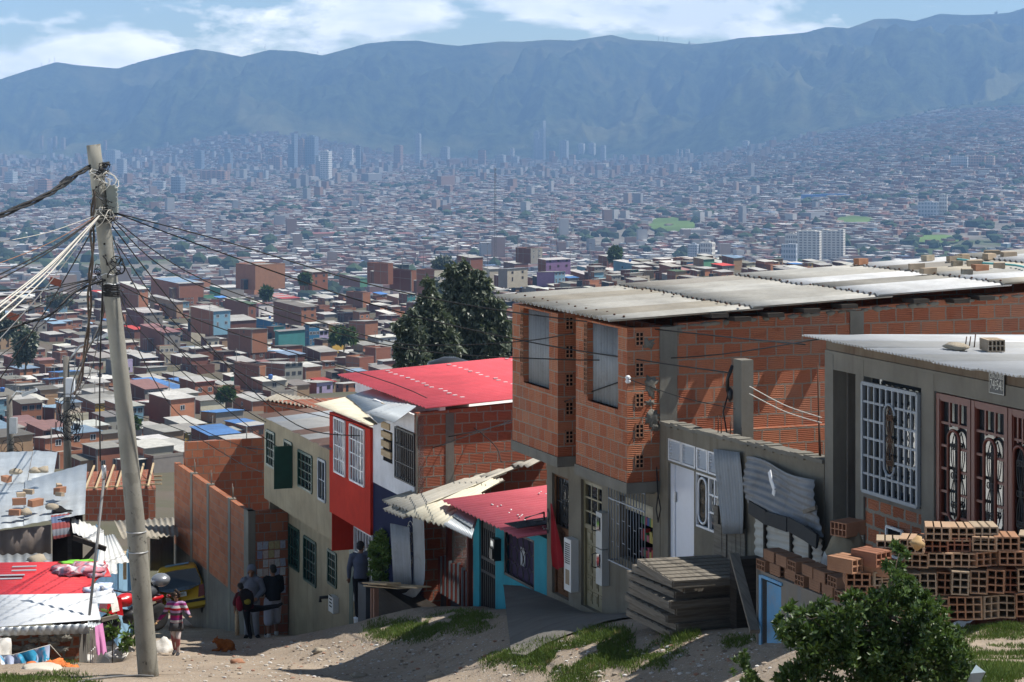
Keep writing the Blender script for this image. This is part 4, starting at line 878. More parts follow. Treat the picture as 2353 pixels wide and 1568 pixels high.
# ================================================================ the right-hand row, seen down the street
S_ = lambda u, v, y=0.0: ST.on_y(u, v, y)
fx = lambda u, y=0.0, v=1000: ST.on_y(u, v, y).x
fz = lambda u, v, y=0.0: ST.on_y(u, v, y).z
FP = lambda y0: (lambda a, z, d=0.0: Vector((a, y0 + d, z)))          # facade plane facing the street
SP = lambda x0: (lambda a, z, d=0.0: Vector((x0 - d, a, z)))          # side plane facing the camera (a = depth)
def panel(mb, pt, a0, a1, z0, z1, holes=(), dep=.14, zt=None):
	"""Wall skin with openings and their reveals; zt(a) gives a sloping top."""
	A = sorted({a0, a1, *[h[0] for h in holes], *[h[1] for h in holes]}); Z = sorted({z0, z1, *[h[2] for h in holes], *[h[3] for h in holes]})
	for i in range(len(A) - 1):
		for j in range(len(Z) - 1):
			a, b, c, d = A[i], A[i + 1], Z[j], Z[j + 1]; m, k = (a + b) / 2, (c + d) / 2
			if any(h[0] < m < h[1] and h[2] < k < h[3] for h in holes): continue
			ta, tb = (zt(a), zt(b)) if (zt and d == z1) else (d, d)
			mb.quad(pt(a, c), pt(b, c), pt(b, tb), pt(a, ta))
	for (a, b, c, d) in holes:
		mb.quad(pt(a, c), pt(a, c, dep), pt(a, d, dep), pt(a, d)); mb.quad(pt(b, c, dep), pt(b, c), pt(b, d), pt(b, d, dep))
		mb.quad(pt(a, d), pt(a, d, dep), pt(b, d, dep), pt(b, d)); mb.quad(pt(a, c, dep), pt(a, c), pt(b, c), pt(b, c, dep))
	ea, eb = (zt(a0), zt(a1)) if zt else (z1, z1)
	mb.quad(pt(a0, z0, dep), pt(a0, z0), pt(a0, ea), pt(a0, ea, dep)); mb.quad(pt(a1, z0), pt(a1, z0, dep), pt(a1, eb, dep), pt(a1, eb))
	mb.quad(pt(a0, ea), pt(a1, eb), pt(a1, eb, dep), pt(a0, ea, dep)); mb.quad(pt(a0, z0, dep), pt(a1, z0, dep), pt(a1, z0), pt(a0, z0))
	return mb
def slab(pt, a0, a1, z0, z1, d0, d1, mb=None, **k):
	"""Box in wall coordinates: along, up, and depth behind (+) or proud of (-) the wall face."""
	mb = mb or MB(); p, q = pt(a0, z0, d0), pt(a1, z1, d1)
	return mb.box((min(p.x, q.x), min(p.y, q.y), min(p.z, q.z)), (max(p.x, q.x), max(p.y, q.y), max(p.z, q.z)), **k)
def ring(mb, pt, ca, cz, ra, rz, d, r, n=28, a0=0, a1=2 * math.pi, stadium=0):
	pts = []
	for i in range(n + 1):
		t = a0 + (a1 - a0) * i / n; z = cz + rz * math.sin(t) + (stadium if math.sin(t) >= 0 else -stadium)
		pts.append(pt(ca + ra * math.cos(t), z, d))
	return mb.tube(pts, r, 5, caps=False)
def bars(mb, pt, a0, a1, z0, z1, nv, nh, w, d, frame=None, skip=None):
	f = frame or w
	for (p, q) in (((a0, z0), (a1, z0)), ((a0, z1), (a1, z1)), ((a0, z0), (a0, z1)), ((a1, z0), (a1, z1))): mb.beam(pt(*p, d), pt(*q, d), f, f)
	for i in range(1, nv):
		a = a0 + (a1 - a0) * i / nv
		if skip and skip[0] < a < skip[1]:
			mb.beam(pt(a, z0, d), pt(a, skip[2], d), w, w); mb.beam(pt(a, skip[3], d), pt(a, z1, d), w, w); continue
		mb.beam(pt(a, z0, d), pt(a, z1, d), w, w)
	for j in range(1, nh):
		z = z0 + (z1 - z0) * j / nh
		if skip and skip[2] < z < skip[3]:
			mb.beam(pt(a0, z, d + .002), pt(skip[0], z, d + .002), w, w); mb.beam(pt(skip[1], z, d + .002), pt(a1, z, d + .002), w, w); continue
		mb.beam(pt(a0, z, d + .002), pt(a1, z, d + .002), w, w)
	return mb
def scroll(mb, pt, ca, z0, z1, ra, d, r):
	"""Wrought-iron ornament: crossing stems, rosettes and loops in a narrow upright field."""
	h = z1 - z0; m = (z0 + z1) / 2
	for s in (-1, 1):
		mb.tube([pt(ca + s * ra * .75 * math.sin(math.pi * t * 2), z0 + h * t, d) for t in [i / 24 for i in range(25)]], r, 4)
		mb.tube([pt(ca + s * ra * .4 * math.cos(math.pi * t), z0 + h * (.08 + .84 * t), d) for t in [i / 16 for i in range(17)]], r * .8, 4)
	for q in (.16, .84, .5):
		for k in range(3): ring(mb, pt, ca + (k - 1) * ra * .42, z0 + h * q, ra * .3, ra * .34, d - .004, r, 12)
	return mb
def hollow_end(mb, pt, a0, a1, z0, z1, d, na=2, nz=3, t=.018, dep=.12):
	"""The open end of a clay block: webs around dark cells that run into the block."""
	A = [a0 + (a1 - a0) * i / na for i in range(na + 1)]; Z = [z0 + (z1 - z0) * i / nz for i in range(nz + 1)]
	for a in A: slab(pt, a - t / 2, a + t / 2, z0, z1, d, d + dep, mb)
	for z in Z: slab(pt, a0, a1, z - t / 2, z + t / 2, d + .003, d + dep, mb)
	return mb
TXT = lambda p: Matrix(((1, 0, 0, p[0]), (0, 0, -1, p[1]), (0, 1, 0, p[2]), (0, 0, 0, 1)))

# ---------------------------------------------------------------- big two-storey brick house
xL, xR, zG, zB, yB = -1.98, 2.66, -8.35, -5.50, -.55
bh = thing('brick_house', 'two storey brick house with jutting bays and a long corrugated grey roof', 'house', (0, 0, zG), ST)
door_h = [(-1.75, -1.0, -8.1, -6.03), (-.46, .42, -8.05, -5.94)]
win_h = [(1.12, 2.40, -6.95, -5.95)]
panel(MB(), FP(0), xL, xR, zG, zB, door_h + win_h, .16).build('ground_floor_wall', PL_GREY, bh)
zt = lambda y: -3.10 + .048 * max(y, 0)
mb = panel(MB(), SP(xR), .30, 11.5, zG, -3.0, (), .14, zt); mb.build('side_wall', BR_HOUSE, bh)
mb = MB(); mb.box((xL - .3, .02, zB), (xR - .16, .12, -3.12)); mb.build('upper_wall', BR_DARK, bh)
mb = MB(); mb.box((xL, 11.4, zG), (xR, 11.5, -2.7)); mb.box((xL, .16, zG), (xL + .12, 11.4, -3.0)); mb.build('back_wall', BR_HOUSE, bh)
mb = MB(); mb.box((xR - .3, -.004, zB + .02), (xR + .015, .29, -3.13)); mb.build('corner_column', CONC, bh)
o = S_(1510, 1000, 0)
for u0, u1, v0, v1 in ((1953, 1984, 715, 790),):
	p, q = ST.on_x(u0, v0, xR), ST.on_x(u1, v1, xR); mb = MB(); mb.box((xR - .12, p.y, -6.0), (xR + .014, q.y, p.z)); mb.build('wall_column', CONC, bh)
# lower course that stands a little proud and catches the sun on its ledge
p = ST.on_x(1750, 985, xR + .12); slab(SP(xR + .12), .32, 11.3, zG, p.z, 0, .115).build('lower_side_wall', BR_HOUSE, bh)
# sloppy cement under the eave and patches near the corner
mb = MB()
for i in range(46):
	y = .32 + i * .22 + rng.uniform(-.06, .06); mb.blob((xR, y, zt(y) - .05), .016, rng.uniform(.06, .15), rng.uniform(.02, .05), 1, .5, 2, i)
for (u, v, a, b) in ((1497, 885, .2, .22), (1500, 960, .22, .18), (1488, 790, .18, .12), (1560, 760, .1, .1), (1495, 925, .16, .06), (1506, 980, .14, .1)):
	p = ST.on_x(u, v, xR); mb.blob((xR - .004, p.y, p.z), .012, a * .55, b * .7, 3, 1.1, 3.5, u)
mb.build('mortar_stain', CONC, bh)
for u, v in ((1640, 723), (1692, 731), (1768, 722), (1850, 712), (1936, 702), (2100, 690), (2192, 690), (2250, 683)):
	p = ST.on_x(u, v, xR); mb = MB(); mb.box((xR - .1, p.y - .16, p.z - .03), (xR + .26, p.y + .13, p.z + .035)); mb.build('rafter', WOOD_K, bh)
# the two bays
for k, (b0, b1, w0, w1, wz) in enumerate(((-2.22, -.14, -1.69, -.52, -4.44), (.63, 2.66, 1.11, 2.31, -4.42))):
	mb = panel(MB(), FP(yB), b0, b1, zB, -3.13, [(w0, w1, wz, -3.16)], .12)
	panel(mb, SP(b1), yB + .12, .0, zB, -3.13, (), .12); panel(mb, SP(b0 + .12), yB + .12, 0, zB, -3.13, (), .12)
	bay = mb.build('bay', BR_BAY, bh)
	mb = MB(); mb.corr((w0 - .05, yB + .10, wz - .02), (w1 + .05, yB + .10, wz - .02), (w1 + .05, yB + .10, -3.14), (w0 - .05, yB + .10, -3.14), per=.11, amp=.022, nv=1); mb.build('window_sheet', ZINC_D, bay)
	mb = MB(); slab(FP(yB), w0 - .015, w1 + .015, wz - .05, wz, .02, .13, mb); mb.build('sill', CONC_D, bay)
	# toothed block ends showing their cells, on the corner and inside the reveal
	z = -5.28; i = 0; mc = MB(); md = MB()
	while z < -3.3:
		if i % 2 == 0:
			hollow_end(mc, SP(b1 + .012), yB + .14, yB + .27, z, z + .2, 0, 2, 3, .016, .010); slab(SP(b1 + .002), yB + .13, yB + .28, z - .01, z + .21, 0, .001, md)
		if z > wz:
			hollow_end(mc, FP(yB - .011), w0 - (.14 if i % 2 else .12), w0 - .01, z, z + .2, 0, 2, 3, .014, .010); slab(FP(yB - .002), w0 - .15, w0, z - .01, z + .21, 0, .001, md)
		z += .235; i += 1
	mc.build('open_brick', CLAY, bay); md.build('brick_hole', DARK, bay)
	mb = MB(); mb.box((b0 - .02, yB - .02, zB - .17), (b1 + .02, .0, zB - .002)); mb.build('floor_slab', CONC, bay)
mb = MB(); mb.box((xL - .02, -.03, zB - .2), (xR + .02, .0, zB - .175)); mb.build('slab_drip', CONC, bh)
# roof: four courses of wavy sheets lapped up the slope, each sheet its own grey
mb = MB(); ROW = [(-.92, 1.7), (1.5, 4.0), (3.8, 6.3), (6.1, 8.6), (8.4, 11.9)]
zr = lambda y: -3.03 + .046 * (y + .85)
for r, (ya, yb) in enumerate(ROW):
	x = -2.16
	while x < 2.8:
		w = min(.885, 2.84 - x); c = rng.choice([(.36, .352, .325), (.41, .40, .37), (.30, .29, .265), (.45, .445, .42), (.33, .31, .28)])
		if r >= 2 and rng.random() < .45: c = rng.choice([(.58, .59, .60), (.66, .67, .68), (.48, .44, .37)])
		if r == 0: c = rng.choice([(.41, .40, .37), (.36, .35, .32), (.31, .285, .24)])
		e = rng.uniform(-.10, .10) if r else 0; l = .018 * r + .05
		mb.corr((x + w, ya + e, zr(ya) + l), (x, ya + e, zr(ya) + l), (x, yb + e, zr(yb) + l - .015), (x + w, yb + e, zr(yb) + l - .015), per=.177, amp=.026, th=.008, nv=3, ragged=.0, col=c); x += w - .0005
mb.build('roof', attr('roof_sheets', .8, .2, .6, .9, 0, .3), bh)
mb = MB()
for r, y in enumerate((-.6, 1.3, 3.7, 6.1)):
	for i in range(13): mb.blob((-1.95 + i * .39 + rng.uniform(-.03, .03), y + rng.uniform(-.04, .04), zr(y) + .02 * r + .08), .022, .022, .018, 1, 0)
mb.build('roof_hook', RUSTY, bh)
# doors, window cage, meters
def panel_door(parent, pt, a0, a1, z0, z1, zm, mat, na, nz, dark=False, glassmat=GLASS):
	mb = MB(); slab(pt, a0 + .02, a1 - .02, z0, zm, .09, .13, mb)
	for w in ((a0, a0 + .05), (a1 - .05, a1)): slab(pt, *w, z0, z1, .05, .14, mb)
	slab(pt, a0, a1, z1 - .05, z1, .052, .14, mb); slab(pt, a0, a1, zm - .03, zm + .03, .053, .14, mb)
	ca, cz = (a1 - a0 - .12) / na, (zm - z0 - .06) / nz
	for i in range(na):
		for j in range(nz):
			u0, w0 = a0 + .06 + i * ca, z0 + .04 + j * cz
			slab(pt, u0 + .02, u0 + ca - .02, w0 + .025, w0 + cz - .025, .078, .1, mb); slab(pt, u0 + .055, u0 + ca - .055, w0 + .07, w0 + cz - .07, .066, .08, mb)
	d = mb.build('door', mat, parent)
	g = MB(); slab(pt, a0 + .05, a1 - .05, zm + .03, z1 - .05, .115, .12, g); g.build('pane', glassmat, d)
	return d
d1 = panel_door(bh, FP(0), -1.75, -1.0, -8.1, -6.03, -6.95, WOOD_D, 2, 4); g = MB(); scroll(g, FP(0), -1.32, -6.9, -6.12, .16, .075, .008); bars(g, FP(0), -1.7, -1.05, -6.92, -6.08, 3, 2, .012, .08); g.build('grille', IRON, d1)
mb = MB()
pts = []
for j in range(15):      # red cloth hung from the door grille, gathered at the top
	t = j / 14
	for i in range(9):
		q = i / 8; x = -1.66 + .34 * t + (q - .5) * (.08 + .36 * min(1, t * 1.3)) ; pts.append((x, -.03 - .03 * math.sin(q * 9 + t * 2) * t - .02, -6.55 - t * 1.05 - .05 * math.sin(q * 5) * t))
mb.add(pts, [(j * 9 + i, j * 9 + i + 1, (j + 1) * 9 + i + 1, (j + 1) * 9 + i) for j in range(14) for i in range(8)], smooth=True)
single('hanging_cloth', mb, plain('red_cloth', (.26, .015, .02), .9, 0, .15, 6, .2, .1), 'dark red cloth hanging from the grille of the wooden door', 'cloth', ST)
KHAKI = plain('khaki_steel', (.22, .19, .11), .5, 0, .15, 7, .12, .35)
d2 = panel_door(bh, FP(0), -.46, .42, -8.05, -5.94, -6.72, KHAKI, 3, 5); g = MB(); scroll(g, FP(0), -.02, -6.68, -6.0, .14, .07, .009); g.build('ornament', IRON, d2)
g = MB(); bars(g, FP(0), -.41, .37, -6.69, -6.0, 3, 3, .028, .07); g.build('grille', KHAKI, d2); g = MB(); g.tube([FP(0)(.34, -7.25, .06), FP(0)(.34, -7.3, .01), FP(0)(.34, -7.42, .01), FP(0)(.34, -7.47, .06)], .012, 6); g.build('handle', STEEL, d2)
def cage(parent, pt, a0, a1, z0, z1, out):
	mb = MB(); n = 13
	for i in range(n + 1):
		a = a0 + (a1 - a0) * i / n; mb.tube([pt(a, z0, -out), pt(a, z1, -out), pt(a, z1, 0)], .0085, 5)
		if i < n and i % 2:
			for z in (.22, .5, .74): mb.beam(pt(a, z0 + (z1 - z0) * (z + .03 * (i % 3)), -out), pt(a0 + (a1 - a0) * (i + 1) / n, z0 + (z1 - z0) * (z + .03 * (i % 3)), -out), .01, .01)
	for z in (z0, z1, z0 + (z1 - z0) * .78): mb.beam(pt(a0, z, -out), pt(a1, z, -out), .022, .022)
	for a in (a0, a1): mb.beam(pt(a, z0, -out), pt(a, z0, .02), .02, .02)
	return mb.build('window_cage', IRON_G, parent)
cage(bh, FP(0), 1.06, 2.46, -7.0, -5.72, .16)
mb = MB(); mb.corr((1.12, .10, -6.18), (2.40, .10, -6.18), (2.40, .10, -5.955), (1.12, .10, -5.955), .1, .01, nv=1); mb.build('shop_awning', CREAM_SH, bh)
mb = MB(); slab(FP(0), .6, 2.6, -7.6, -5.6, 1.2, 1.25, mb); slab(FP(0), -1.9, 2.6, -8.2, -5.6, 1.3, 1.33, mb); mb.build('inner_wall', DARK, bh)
sh = thing('shop_shelf', 'shelf of small packets seen through the barred shop window', 'shelf', (1.7, .4, -6.95), ST)
mb = MB()
for z in (-6.94, -6.68, -6.42): mb.box((1.25, .35, z), (2.3, .55, z + .02))
mb.build('board', WOOD_K, sh); mb = MB()
for z in (-6.92, -6.66, -6.40):
	x = 1.3
	while x < 2.2:
		w = rng.uniform(.05, .1); mb.box((x, .3, z), (x + w, .4, z + rng.uniform(.1, .19)), col=rng.choice([(.5, .04, .04), (.5, .4, .08), (.06, .12, .4), (.5, .5, .5), (.4, .08, .15), (.08, .25, .1)])); x += w + .01
mb.build('packets', attr('packet_print', .5, .4, .2, 9), sh)
for k, (z0, z1) in enumerate(((-6.90, -6.32), (-7.50, -6.92))):
	t = thing('electric_meter', ['upper grey electric meter box beside the khaki door', 'lower grey electric meter box beside the khaki door'][k], 'meter', (.6, 0, z0), ST, 'meter boxes on the brick house')
	mb = MB(); mb.box((.47, -.13, z0), (.72, -.002, z1)); mb.build('housing', IRON_G if False else plain('meter_grey', (.42, .43, .42), .5, 0, .08, 9, .05, .4), t)
	g = MB(); g.box((.51, -.134, z0 + .28), (.66, -.131, z0 + .5)); g.build('dial_window', GLASS, t); g = MB(); g.tube([(.48, -.13, z0 + .26), (.48, -.2, z0 + .28), (.48, -.2, z0 + .48), (.48, -.13, z0 + .5)], .012, 5); g.build('guard', IRON, t)
t = thing('gas_meter_box', 'slim white gas meter cabinet with a pierced door by the brown door', 'meter box', (-.8, 0, -7.9), ST)
mb = MB(); mb.box((-.86, -.14, -7.86), (-.56, -.002, -6.98)); mb.build('housing', plain('meter_white', (.62, .62, .6), .5, 0, .08, 9, .05, .4), t); g = MB()
for i in range(4):
	for j in range(10): g.box((-.82 + i * .055, -.1425, -7.40 + j * .036), (-.785 + i * .055, -.140, -7.378 + j * .036))
g.build('vent_hole', DARK, t); g = MB(); g.box((-.80, -.1425, -7.75), (-.63, -.1405, -7.5)); g.build('notice', plain('brown_print', (.3, .22, .14), .7), t)
mb = MB(); mb.text('3', TXT((-1.90, -.006, -6.92)), .46, .002, sx=.55); mb.build('painted_number', plain('black_paint', (.03, .03, .03), .8), bh)
mb = MB(); mb.tube([S_(1505, 985, -.03), S_(1508, 1060, -.05), S_(1511, 1120, -.06), S_(1512, 1136, -.07), S_(1508, 1170, -.08), S_(1512, 1200, -.08), S_(1518, 1170, -.08), S_(1512, 1136, -.07)], .011, 5); single('loose_cable', mb, CABLE, 'black cable looped in a coil at the top of the shop window cage', 'cable', ST)
# loose blocks and sheets weighing the roof down
BLK = []
def roof_block(u, v, big, mat, lab, rot=.3):
	lo, hi = 0.0, 12.0
	for _ in range(40):
		y = (lo + hi) / 2; p = ST.on_y(u, v, y)
		if p.z < zr(y) + .12: hi = y
		else: lo = y
		if p.x < -2.2: hi = y
	L, w, h = (.27, .13, .11) if big else (.19, .12, .10)
	mb = MB(); M = Matrix.Translation((p.x, p.y, zr(p.y) + .12 + h / 2)) @ Matrix.Rotation(rot, 4, 'Z')
	mb.obox(M, (w, L, h), .008)
	for i in range(3): mb.obox(M @ Matrix.Translation(((i - 1) * w * .3, -L / 2, 0)), (w * .22, .006, h * .6))
	single('concrete_block', mb, mat, lab, 'block', ST, group='blocks on the long grey roof')
OD = ['first', 'second', 'third', 'fourth', 'fifth', 'sixth', 'seventh', 'eighth', 'ninth', 'tenth', 'eleventh', 'twelfth', 'thirteenth', 'fourteenth', 'fifteenth', 'sixteenth', 'seventeenth', 'eighteenth']
bl = [(1978, 608, 1, CLAY), (2106, 620, 1, BLOCKC), (2132, 600, 1, STONE), (2133, 630, 1, BLOCKC), (2193, 602, 1, BLOCKC), (2215, 597, 0, BLOCKC), (2199, 612, 0, STONE), (2222, 631, 0, STONE), (2240, 612, 1, BLOCKC), (2252, 623, 1, CLAY), (2280, 588, 1, BLOCKC), (2273, 597, 1, BLOCKC), (2296, 617, 0, BLOCKC), (2318, 593, 1, BLOCKC)]
for i, (u, v, b, m) in enumerate(sorted(bl)): roof_block(u, v, b, m, f"{'red clay' if m == CLAY else 'grey stone' if m == STONE else 'pale'} block on the long grey roof, {OD[i]} from the roof's street end", rng.uniform(-.5, .5))
mb = MB(); mb.tube([(-1.2 + .25 * i, 7.6 + .1 * math.sin(i), zr(7.6) + .17) for i in range(14)], .02, 5); single('plastic_pipe', mb, plain('aqua_pipe', (.15, .45, .45), .5), 'thin turquoise pipe lying across the long grey roof', 'pipe', ST)
# ---------------------------------------------------------------- plastered yard front with the white door
yf = thing('yard_front', 'grey plastered yard wall with a white door, louvres and a barred window', 'house', (5.2, 0, -8.1), ST)
holes = [(2.95, 3.86, -7.6, -5.17), (2.93, 4.66, -5.14, -4.80), (3.90, 4.68, -5.98, -5.17)]
x1 = 7.78
mb = panel(MB(), FP(0), xR + .02, x1, -8.2, -4.62, holes, .14, lambda a: -4.60 + .14 * (a - 2.7) / 5.1); mb.build('wall', PL_GREY, yf)
mb = MB()
for i in range(40):
	a = xR + .05 + i * (x1 - xR - .05) / 40; b = xR + .05 + (i + 1) * (x1 - xR - .05) / 40; z = -4.595 + .14 * (a - 2.7) / 5.1 + rng.uniform(-.012, .012)
	mb.box((a, -.03, z - .03), (b, .20, z + .015 + rng.uniform(0, .02)))
mb.build('coping', CONC, yf)
mb = MB(); slab(FP(0), 2.95, 3.86, -7.6, -5.17, .06, .10, mb); slab(FP(0), 2.95, 3.10, -7.6, -5.17, .045, .06, mb); d = mb.build('door', plain('white_door', (.62, .65, .72), .4, 0, .05, 3, .05, .45), yf)
g = MB(); slab(FP(0), 3.78, 3.83, -6.5, -6.42, .03, .06, g); slab(FP(0), 3.12, 3.15, -5.75, -5.6, .03, .06, g); g.build('lock', STEEL, d)
mb = MB();
for a, b in ((2.93, 3.38), (3.40, 3.87), (3.91, 4.28), (4.30, 4.66)):
	for w in ((a, a + .035), (b - .035, b)): slab(FP(0), *w, -5.14, -4.80, .01, .07, mb)
	slab(FP(0), a, b, -4.83, -4.80, .012, .07, mb); slab(FP(0), a, b, -5.14, -5.11, .012, .07, mb)
	for k in range(6):
		z = -5.10 + k * .046; mb.quad((a + .03, .02, z), (b - .03, .02, z), (b - .03, .07, z + .042), (a + .03, .07, z + .042))
mb.build('louvre', IRON_W, yf)
mb = MB(); slab(FP(0), 2.93, 4.66, -5.14, -4.8, .12, .125, mb); slab(FP(0), 3.9, 4.68, -5.98, -5.17, .12, .125, mb); mb.build('pane', glass('grey_pane', (.10, .11, .12), .08), yf)
mb = MB(); bars(mb, FP(0), 3.90, 4.68, -5.97, -5.18, 1, 1, .03, .03, .045); mb.beam(FP(0)(4.33, -5.97, .03), FP(0)(4.33, -5.18, .03), .04, .04); mb.beam(FP(0)(4.51, -5.97, .03), FP(0)(4.51, -5.18, .03), .03, .03)
for z in (-5.44, -5.70): mb.beam(FP(0)(4.33, z, .03), FP(0)(4.66, z, .03), .03, .03)
ring(mb, FP(0), 4.11, -5.575, .135, .135, .02, .02, 26, stadium=.2); w_ = mb.build('window_grille', IRON_W, yf)
mb = MB(); scroll(mb, FP(0), 4.11, -5.88, -5.27, .09, .03, .008); mb.build('ornament', plain('bronze_iron', (.14, .11, .08), .5, .3), w_)
mb = MB(); slab(FP(0), 4.0, 4.55, -8.1, -7.05, -.02, 0, mb); mb.build('cement_patch', CONC_D, yf)
t = thing('wall_hatch', 'small white hatch low in the plastered wall behind the pallets', 'hatch', (4.2, 0, -7.2), ST); mb = MB(); bars(mb, FP(0), 3.98, 4.36, -7.25, -6.93, 1, 1, .03, -.02, .03); mb.build('frame', IRON_W, t); mb = MB(); slab(FP(0), 4.0, 4.34, -7.23, -6.95, -.012, -.004, mb); mb.build('flap', plain('grey_flap', (.3, .31, .33), .5), t)
# propped sheets over the gateway
q = lambda u, v, y: S_(u, v, y)
mb = MB(); mb.corr(q(1662, 1228, -.1), q(1708, 1227, -.1), q(1700, 1040, -.06), q(1640, 1032, -.06), .09, .011, nv=6, bend=lambda a, t: Vector((0, .05 * math.sin(t * 3) * (a - .3), 0)))
single('zinc_sheet', mb, ZINC_D, 'tall upright grey zinc sheet nailed beside the white barred window', 'metal sheet', ST)
pg = thing('plank_gate', 'weathered grey plank gate below the upright zinc sheet', 'gate', (4.9, 0, -8.1), ST)
for i in range(7):
	a = 4.66 + i * .145; mb = MB(); mb.beam((a + rng.uniform(-.02, .02), -.03, -8.1), (a + rng.uniform(-.02, .02), -.03, -5.75 + rng.uniform(-.2, .2)), .125, .022, (0, 1, 0)); mb.build('plank', WOOD_G, pg)
mb = MB(); slab(FP(0), 5.62, 5.86, -8.1, -4.85, .01, .05, mb); slab(FP(0), 4.64, 7.8, -8.1, -4.9, .25, .3, mb); mb.build('dark_board', WOOD_K, pg)
mb = MB(); mb.corr(q(1718, 1155, -.16), q(1712, 1048, -.1), q(1876, 1105, -.1), q(1884, 1238, -.2), .11, .011, nv=8, bend=lambda a, t: Vector((0, -.05 * math.sin(a * 4 + t * 5), .02 * math.sin(t * 7))))
single('corrugated_fence', mb, plain('blue_grey_sheet', (.20, .215, .235), .6, .1, .25, 3, .2, .3, .01, (.12, .1, .08), .6), 'dented blue grey corrugated sheet closing the yard, waves running lengthwise', 'fence', ST)
mb = MB(); mb.corr(q(1735, 1282, -.1), q(1735, 1192, -.1), q(1888, 1238, -.1), q(1890, 1300, -.1), .12, .012, nv=4)
single('white_sheet_fence', mb, sheet('dirty_white', (.50, .49, .45), (.2, .18, .15), .6, .7, 0, .2, .4), 'dirty white corrugated sheet along the foot of the yard fence', 'fence', ST)
mb = MB(); pts = [q(1722, 1165, -.2), q(1760, 1190, -.24), q(1810, 1205, -.24), q(1850, 1225, -.26), q(1878, 1245, -.27)]
for a, b in zip(pts, pts[1:]): mb.beam(a, b, .035, .19, (0, 0, 1), .01)
single('rubber_strip', mb, plain('rubber', (.03, .032, .035), .7, 0, .2, 4, .2, .2), 'dark rubber strip sagging along the corrugated yard fence', 'strip', ST)
mb = MB(); pts = [q(1768, 1083, -.22), q(1772, 1105, -.24), q(1779, 1125, -.24), q(1777, 1138, -.24)]
for a, b in zip(pts, pts[1:]): mb.beam(a, b, .012, .075, (1, 0, .2))
single('plastic_strip', mb, IRON_W, 'curved white plastic strip fixed on the blue grey sheet', 'strip', ST)
mb = MB(); mb.beam(q(1848, 1176, -.2), q(1876, 1166, -.2), .05, .05, jit=.006); single('wood_peg', mb, WOOD_G, 'short wooden peg tied on the blue grey sheet', 'peg', ST)
for i, u in enumerate((1758, 1818, 1862)):
	mb = MB(); mb.beam(q(u, 1190 + i * 16, -.12), q(u + 1, 1285, -.12), .05, .04, jit=.004); single('fence_post', mb, WOOD_K, f"{['first', 'middle', 'last'][i]} thin dark post behind the dirty white sheet", 'post', ST, group='posts of the yard fence')
for i, (u, a, b) in enumerate(((1650, 998, 968), (1657, 1000, 975), (1678, 1000, 970))):
	mb = MB(); p = q(u, a, .1); mb.tube([p, p + Vector((.01, 0, .28 - .04 * i))], .009, 5); single('rebar', mb, RUSTY, f"{['first', 'second', 'third'][i]} short rusty bar sticking out of the yard wall's top", 'rebar', ST, group='bars on the yard wall')
for i, (u, a, b) in enumerate(((1883, 840, 1062), (1886, 960, 1058))):
	mb = MB(); p = q(u, b, .12); t_ = q(u - 4, a, .12); mb.tube([p, t_], .011, 5); single('rebar', mb, RUSTY, ['tall thin rusty bar beside the grey corner column', 'shorter rusty bar beside the tall one at the grey corner column'][i], 'rebar', ST, group='bars by the corner column')
# square service post behind the wall
sp = thing('service_post', 'short square concrete post with a cable bracket behind the yard wall', 'post', (0, 0, 0), ST); p = q(1708, 1005, .75); h = q(1708, 826, .75)
OFF[sp.name] = (ST, Vector((p.x, p.y, -8))); sp.matrix_world = ST.M @ Matrix.Translation((p.x, p.y, -8))
mb = MB(); mb.box((p.x - .135, p.y - .1, -8), (p.x + .135, p.y + .1, h.z)); mb.build('shaft', CONC, sp)
mb = MB(); mb.tube([(p.x - .15, p.y - .1, h.z - .1), (p.x - .2, p.y - .16, h.z - .3), (p.x - .24, p.y - .14, h.z - .5)], .03, 6); mb.blob((p.x - .2, p.y - .12, h.z - .55), .07, .05, .12, 1, .3); mb.build('insulator', BLACK_PL, sp)
mb = MB(); mb.tube([(p.x - .2, p.y - .14, h.z - .5), (p.x - .26, p.y - .2, h.z - .8), (p.x - .1, p.y - .2, h.z - 1.25), (p.x + .1, p.y - .16, h.z - 1.35), (p.x + .2, p.y - .1, h.z - 1.15)], .012, 5)
for k in range(5): mb.tube([(p.x + .14, p.y - .1, h.z - 1.0 - .07 * k), (p.x + .25, p.y - .15, h.z - 1.2), (p.x + .2 - .02 * k, p.y - .14, h.z - 1.6 - .07 * k)], .005, 4)
mb.build('loop_wire', CABLE, sp)

# ---------------------------------------------------------------- grey column house with barred window and brown doors
rh = thing('concrete_frame_house', 'unfinished house of concrete columns with barred window and brown doors', 'house', (10.4, 0, -5.9), ST)
mb = MB()
for a, b in ((7.80, 8.02), (8.60, 8.80), (10.18, 10.46)): slab(FP(0), a, b, -6.2, -3.02, 0, .2, mb)
slab(FP(0), 7.80, 13.4, -3.22, -2.98, .004, .21, mb); slab(FP(0), 12.42, 12.62, -6.2, -3.02, .002, .2, mb); mb.build('column_frame', CONC, rh)
mb = MB(); slab(FP(0), 8.8, 10.18, -6.2, -4.72, .03, .18, mb); mb.build('brick_panel', BR_OLD, rh)
mb = MB(); slab(FP(0), 8.8, 10.18, -4.76, -4.69, .0, .19, mb); mb.build('sill', CONC_D, rh)
mb = MB(); slab(FP(0), 7.8, 13.4, -2.975, -2.78, .02, .16, mb); mb.build('fascia', plaster('rusty_plaster', (.17, .135, .10), (.08, .04, .025), .8), rh)
mb = MB(); slab(FP(0), 8.02, 8.6, -6.2, -5.0, .62, .68, mb); slab(FP(0), 8.02, 8.6, -5.0, -3.8, .62, .67, mb)
for k in range(4): slab(FP(0), 8.05, 8.58, -6.1 + k * .3, -5.85 + k * .3, .60, .62, mb)
